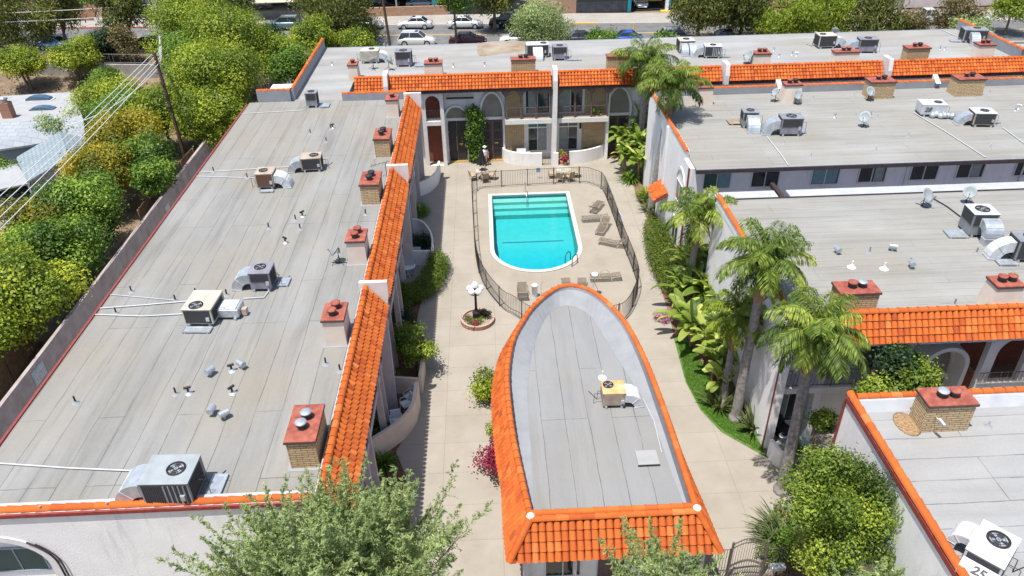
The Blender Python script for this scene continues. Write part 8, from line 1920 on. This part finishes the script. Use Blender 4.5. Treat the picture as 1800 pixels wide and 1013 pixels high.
blade_plant('bird_of_paradise', 'bird of paradise clump standing in the lawn strip', 'bird of paradise', 11.10, 28.34, 84, 80, 1.25, .10, 'leaf_bird', .5, el=(35, 88), r0=.35); blade_plant('bird_of_paradise', 'bird of paradise clump against the palm side wall', 'bird of paradise', 12.32, 26.64, 85, 90, 1.25, .10, 'leaf_bird', .6, el=(30, 88), r0=.35)
blade_plant('strap_leaved_plant', 'dry strappy plant beyond the lawn next to the dark trunk', 'strappy plant', 12.12, 28.41, 86, 50, .8, .05, 'leaf_brown', 1.3)
# grass tufts over the lawn strip
g_ = np.random.default_rng(5); LP = [(10.18, 33.84), (9.89, 30.31), (10.18, 28.11), (10.78, 26.65), (12.27, 25.02), (12.30, 25.68), (11.76, 27.35), (11.18, 28.98), (11.13, 31.26), (10.91, 33.53)]
def inside(x, y, P):
    c = False; j = len(P)-1
    for i in range(len(P)):
        if (P[i][1] > y) != (P[j][1] > y) and x < (P[j][0]-P[i][0])*(y-P[i][1])/(P[j][1]-P[i][1])+P[i][0]: c = not c
        j = i
    return c
xs = [p[0] for p in LP]; ys_ = [p[1] for p in LP]; pts = []
while len(pts) < 16000:
    x, y = g_.uniform(min(xs), max(xs)), g_.uniform(min(ys_), max(ys_))
    if inside(x, y, LP): pts.append((x, y, .04))
Pn = np.array(pts); Un = unit(g_.normal(size=Pn.shape)*.45 + np.array([0, 0, 1])); Wn = unit(np.cross(Un, g_.normal(size=Pn.shape)))
o = part(None, 'grass', leaf_mesh('grass', 'leaf_grass', Pn, Un, Wn, np.full(len(Pn), .045), np.full(len(Pn), .012), g_.normal(.5, .2, len(Pn))), 'leaf_grass'); o['kind'] = 'stuff'
# mulch and litter on the bank
n_ = 9000; Pn = np.column_stack([g_.uniform(-52, 44, n_), g_.uniform(70.5, 86, n_), np.full(n_, .03)]); Pn[:, 2] += np.maximum(0, (Pn[:, 1]-82)/7.5)*1.25
Un = unit(g_.normal(size=Pn.shape)*np.array([1, 1, .3])); Wn = unit(np.cross(Un, g_.normal(size=Pn.shape)+np.array([0, 0, 2])))
o = part(None, 'ground_cover', leaf_mesh('ground_cover', 'leaf_brown', Pn, Un, Wn, np.full(n_, .16), np.full(n_, .09), g_.normal(.4, .25, n_)), 'leaf_brown'); o['kind'] = 'stuff'
# palms
palm('tall palm against the rear building, left of the pair', 12.45, 58.1, 8.1, 1, 24, 2.9, .22, (-.1, 0))
palm('tall palm in front of the middle building side wall', 11.75, 49.6, 9.1, 2, 24, 2.8, .20, (.7, 0))
palm('palm with a pale brown crownshaft above the hedge', 11.65, 37.6, 5.6, 3, 22, 2.6, .17, (0, 0), knob=.9)
palm('palm with a dark shaded trunk in front of the white side wall', 11.6, 27.4, 8.8, 4, 26, 2.5, .20, (0, -.1))
palm('lower yellow green palm crown left of the dark trunk', 11.3, 28.6, 5.0, 5, 22, 2.0, .15, (0, 0), mat='leaf_lime', knob=.8)
palm('nearest palm with the grey ringed trunk by the black gate', 12.3, 22.75, 8.4, 6, 26, 2.5, .21, (-.2, .0))
# side courtyard shrubs
tree('courtyard_tree', 'rounded bright small tree in the side courtyard by the big porch arch', 'small tree', 17.25, 24.0, 6.1, 1.3, 'leaf_bush', 7500, .15, .10, 22, 91, None, 0, zr=.8, br=.36, trunk_r=.06)
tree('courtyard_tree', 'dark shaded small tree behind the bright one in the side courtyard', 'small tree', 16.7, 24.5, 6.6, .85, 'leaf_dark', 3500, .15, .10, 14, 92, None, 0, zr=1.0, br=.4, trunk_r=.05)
shrub('leafy_shrub', 'lime leaved shrub below the side courtyard balcony', 'shrub', 15.5, 23.4, 5.6, .75, 'leaf_bush', 3600, .15, .10, 14, 93); shrub('leafy_shrub', 'yellow green climber beside the nearest palm trunk', 'shrub', 13.15, 22.4, 5.0, .45, 'leaf_bush', 2600, .12, .08, 10, 94); shrub('leafy_shrub', 'small shrub on the green patio floor behind the nearest trunk', 'shrub', 13.2, 24.2, 1.4, .5, 'leaf_green', 1200, .11, .07, 7, 95)
# overhead wires
for i, (px, py, pz) in enumerate(((-23.9, 16.0, 9.9), (-23.5, 16.0, 9.7), (-23.1, 16.0, 9.5), (-22.6, 16.0, 9.3))):
    wire(('first', 'second', 'third', 'fourth')[i] + ' pale line of the bundle running from the leaning pole to the lower left', (TP.x+.1*i-.2, TP.y, TP.z-.1-.25*i), (px, py, pz), .35, .022)
    wire(('first', 'second', 'third', 'fourth')[i] + ' pale line dropping from the tall conduit pole to the leaning pole', (TP2.x+.3, TP2.y, TP2.z-5.6-.3*i), (TP.x, TP.y, TP.z-.1-.2*i), 1.6, .03)
wire('single pale service line from the leaning pole to the white house', (TP.x, TP.y, TP.z-1.2), (-34.5, 61.0, 3.8), .7, .03)
wire('pale service line from the left edge to the blue outbuilding', (-36.2, 52.2, 3.0), (-44.0, 48.0, 4.2), .4, .03)
for i, z in enumerate((9.6, 6.6, 5.6)): wire(('upper', 'middle', 'lower')[i] + ' line running left from the tall conduit pole along the street', (TP2.x, TP2.y, z), (-80, 93.5, z-.4), .5, .03)
wire('dark diagonal guy line left of the tall conduit pole', (TP2.x, TP2.y, 9.8), (-45.5, 84.5, 1.4), .1, .025, 'wire_black')
wire('pale line running right from the top of the conduit pole', (TP2.x, TP2.y, 11.9), (TP3.x, TP3.y, 9.4), .5, .03)
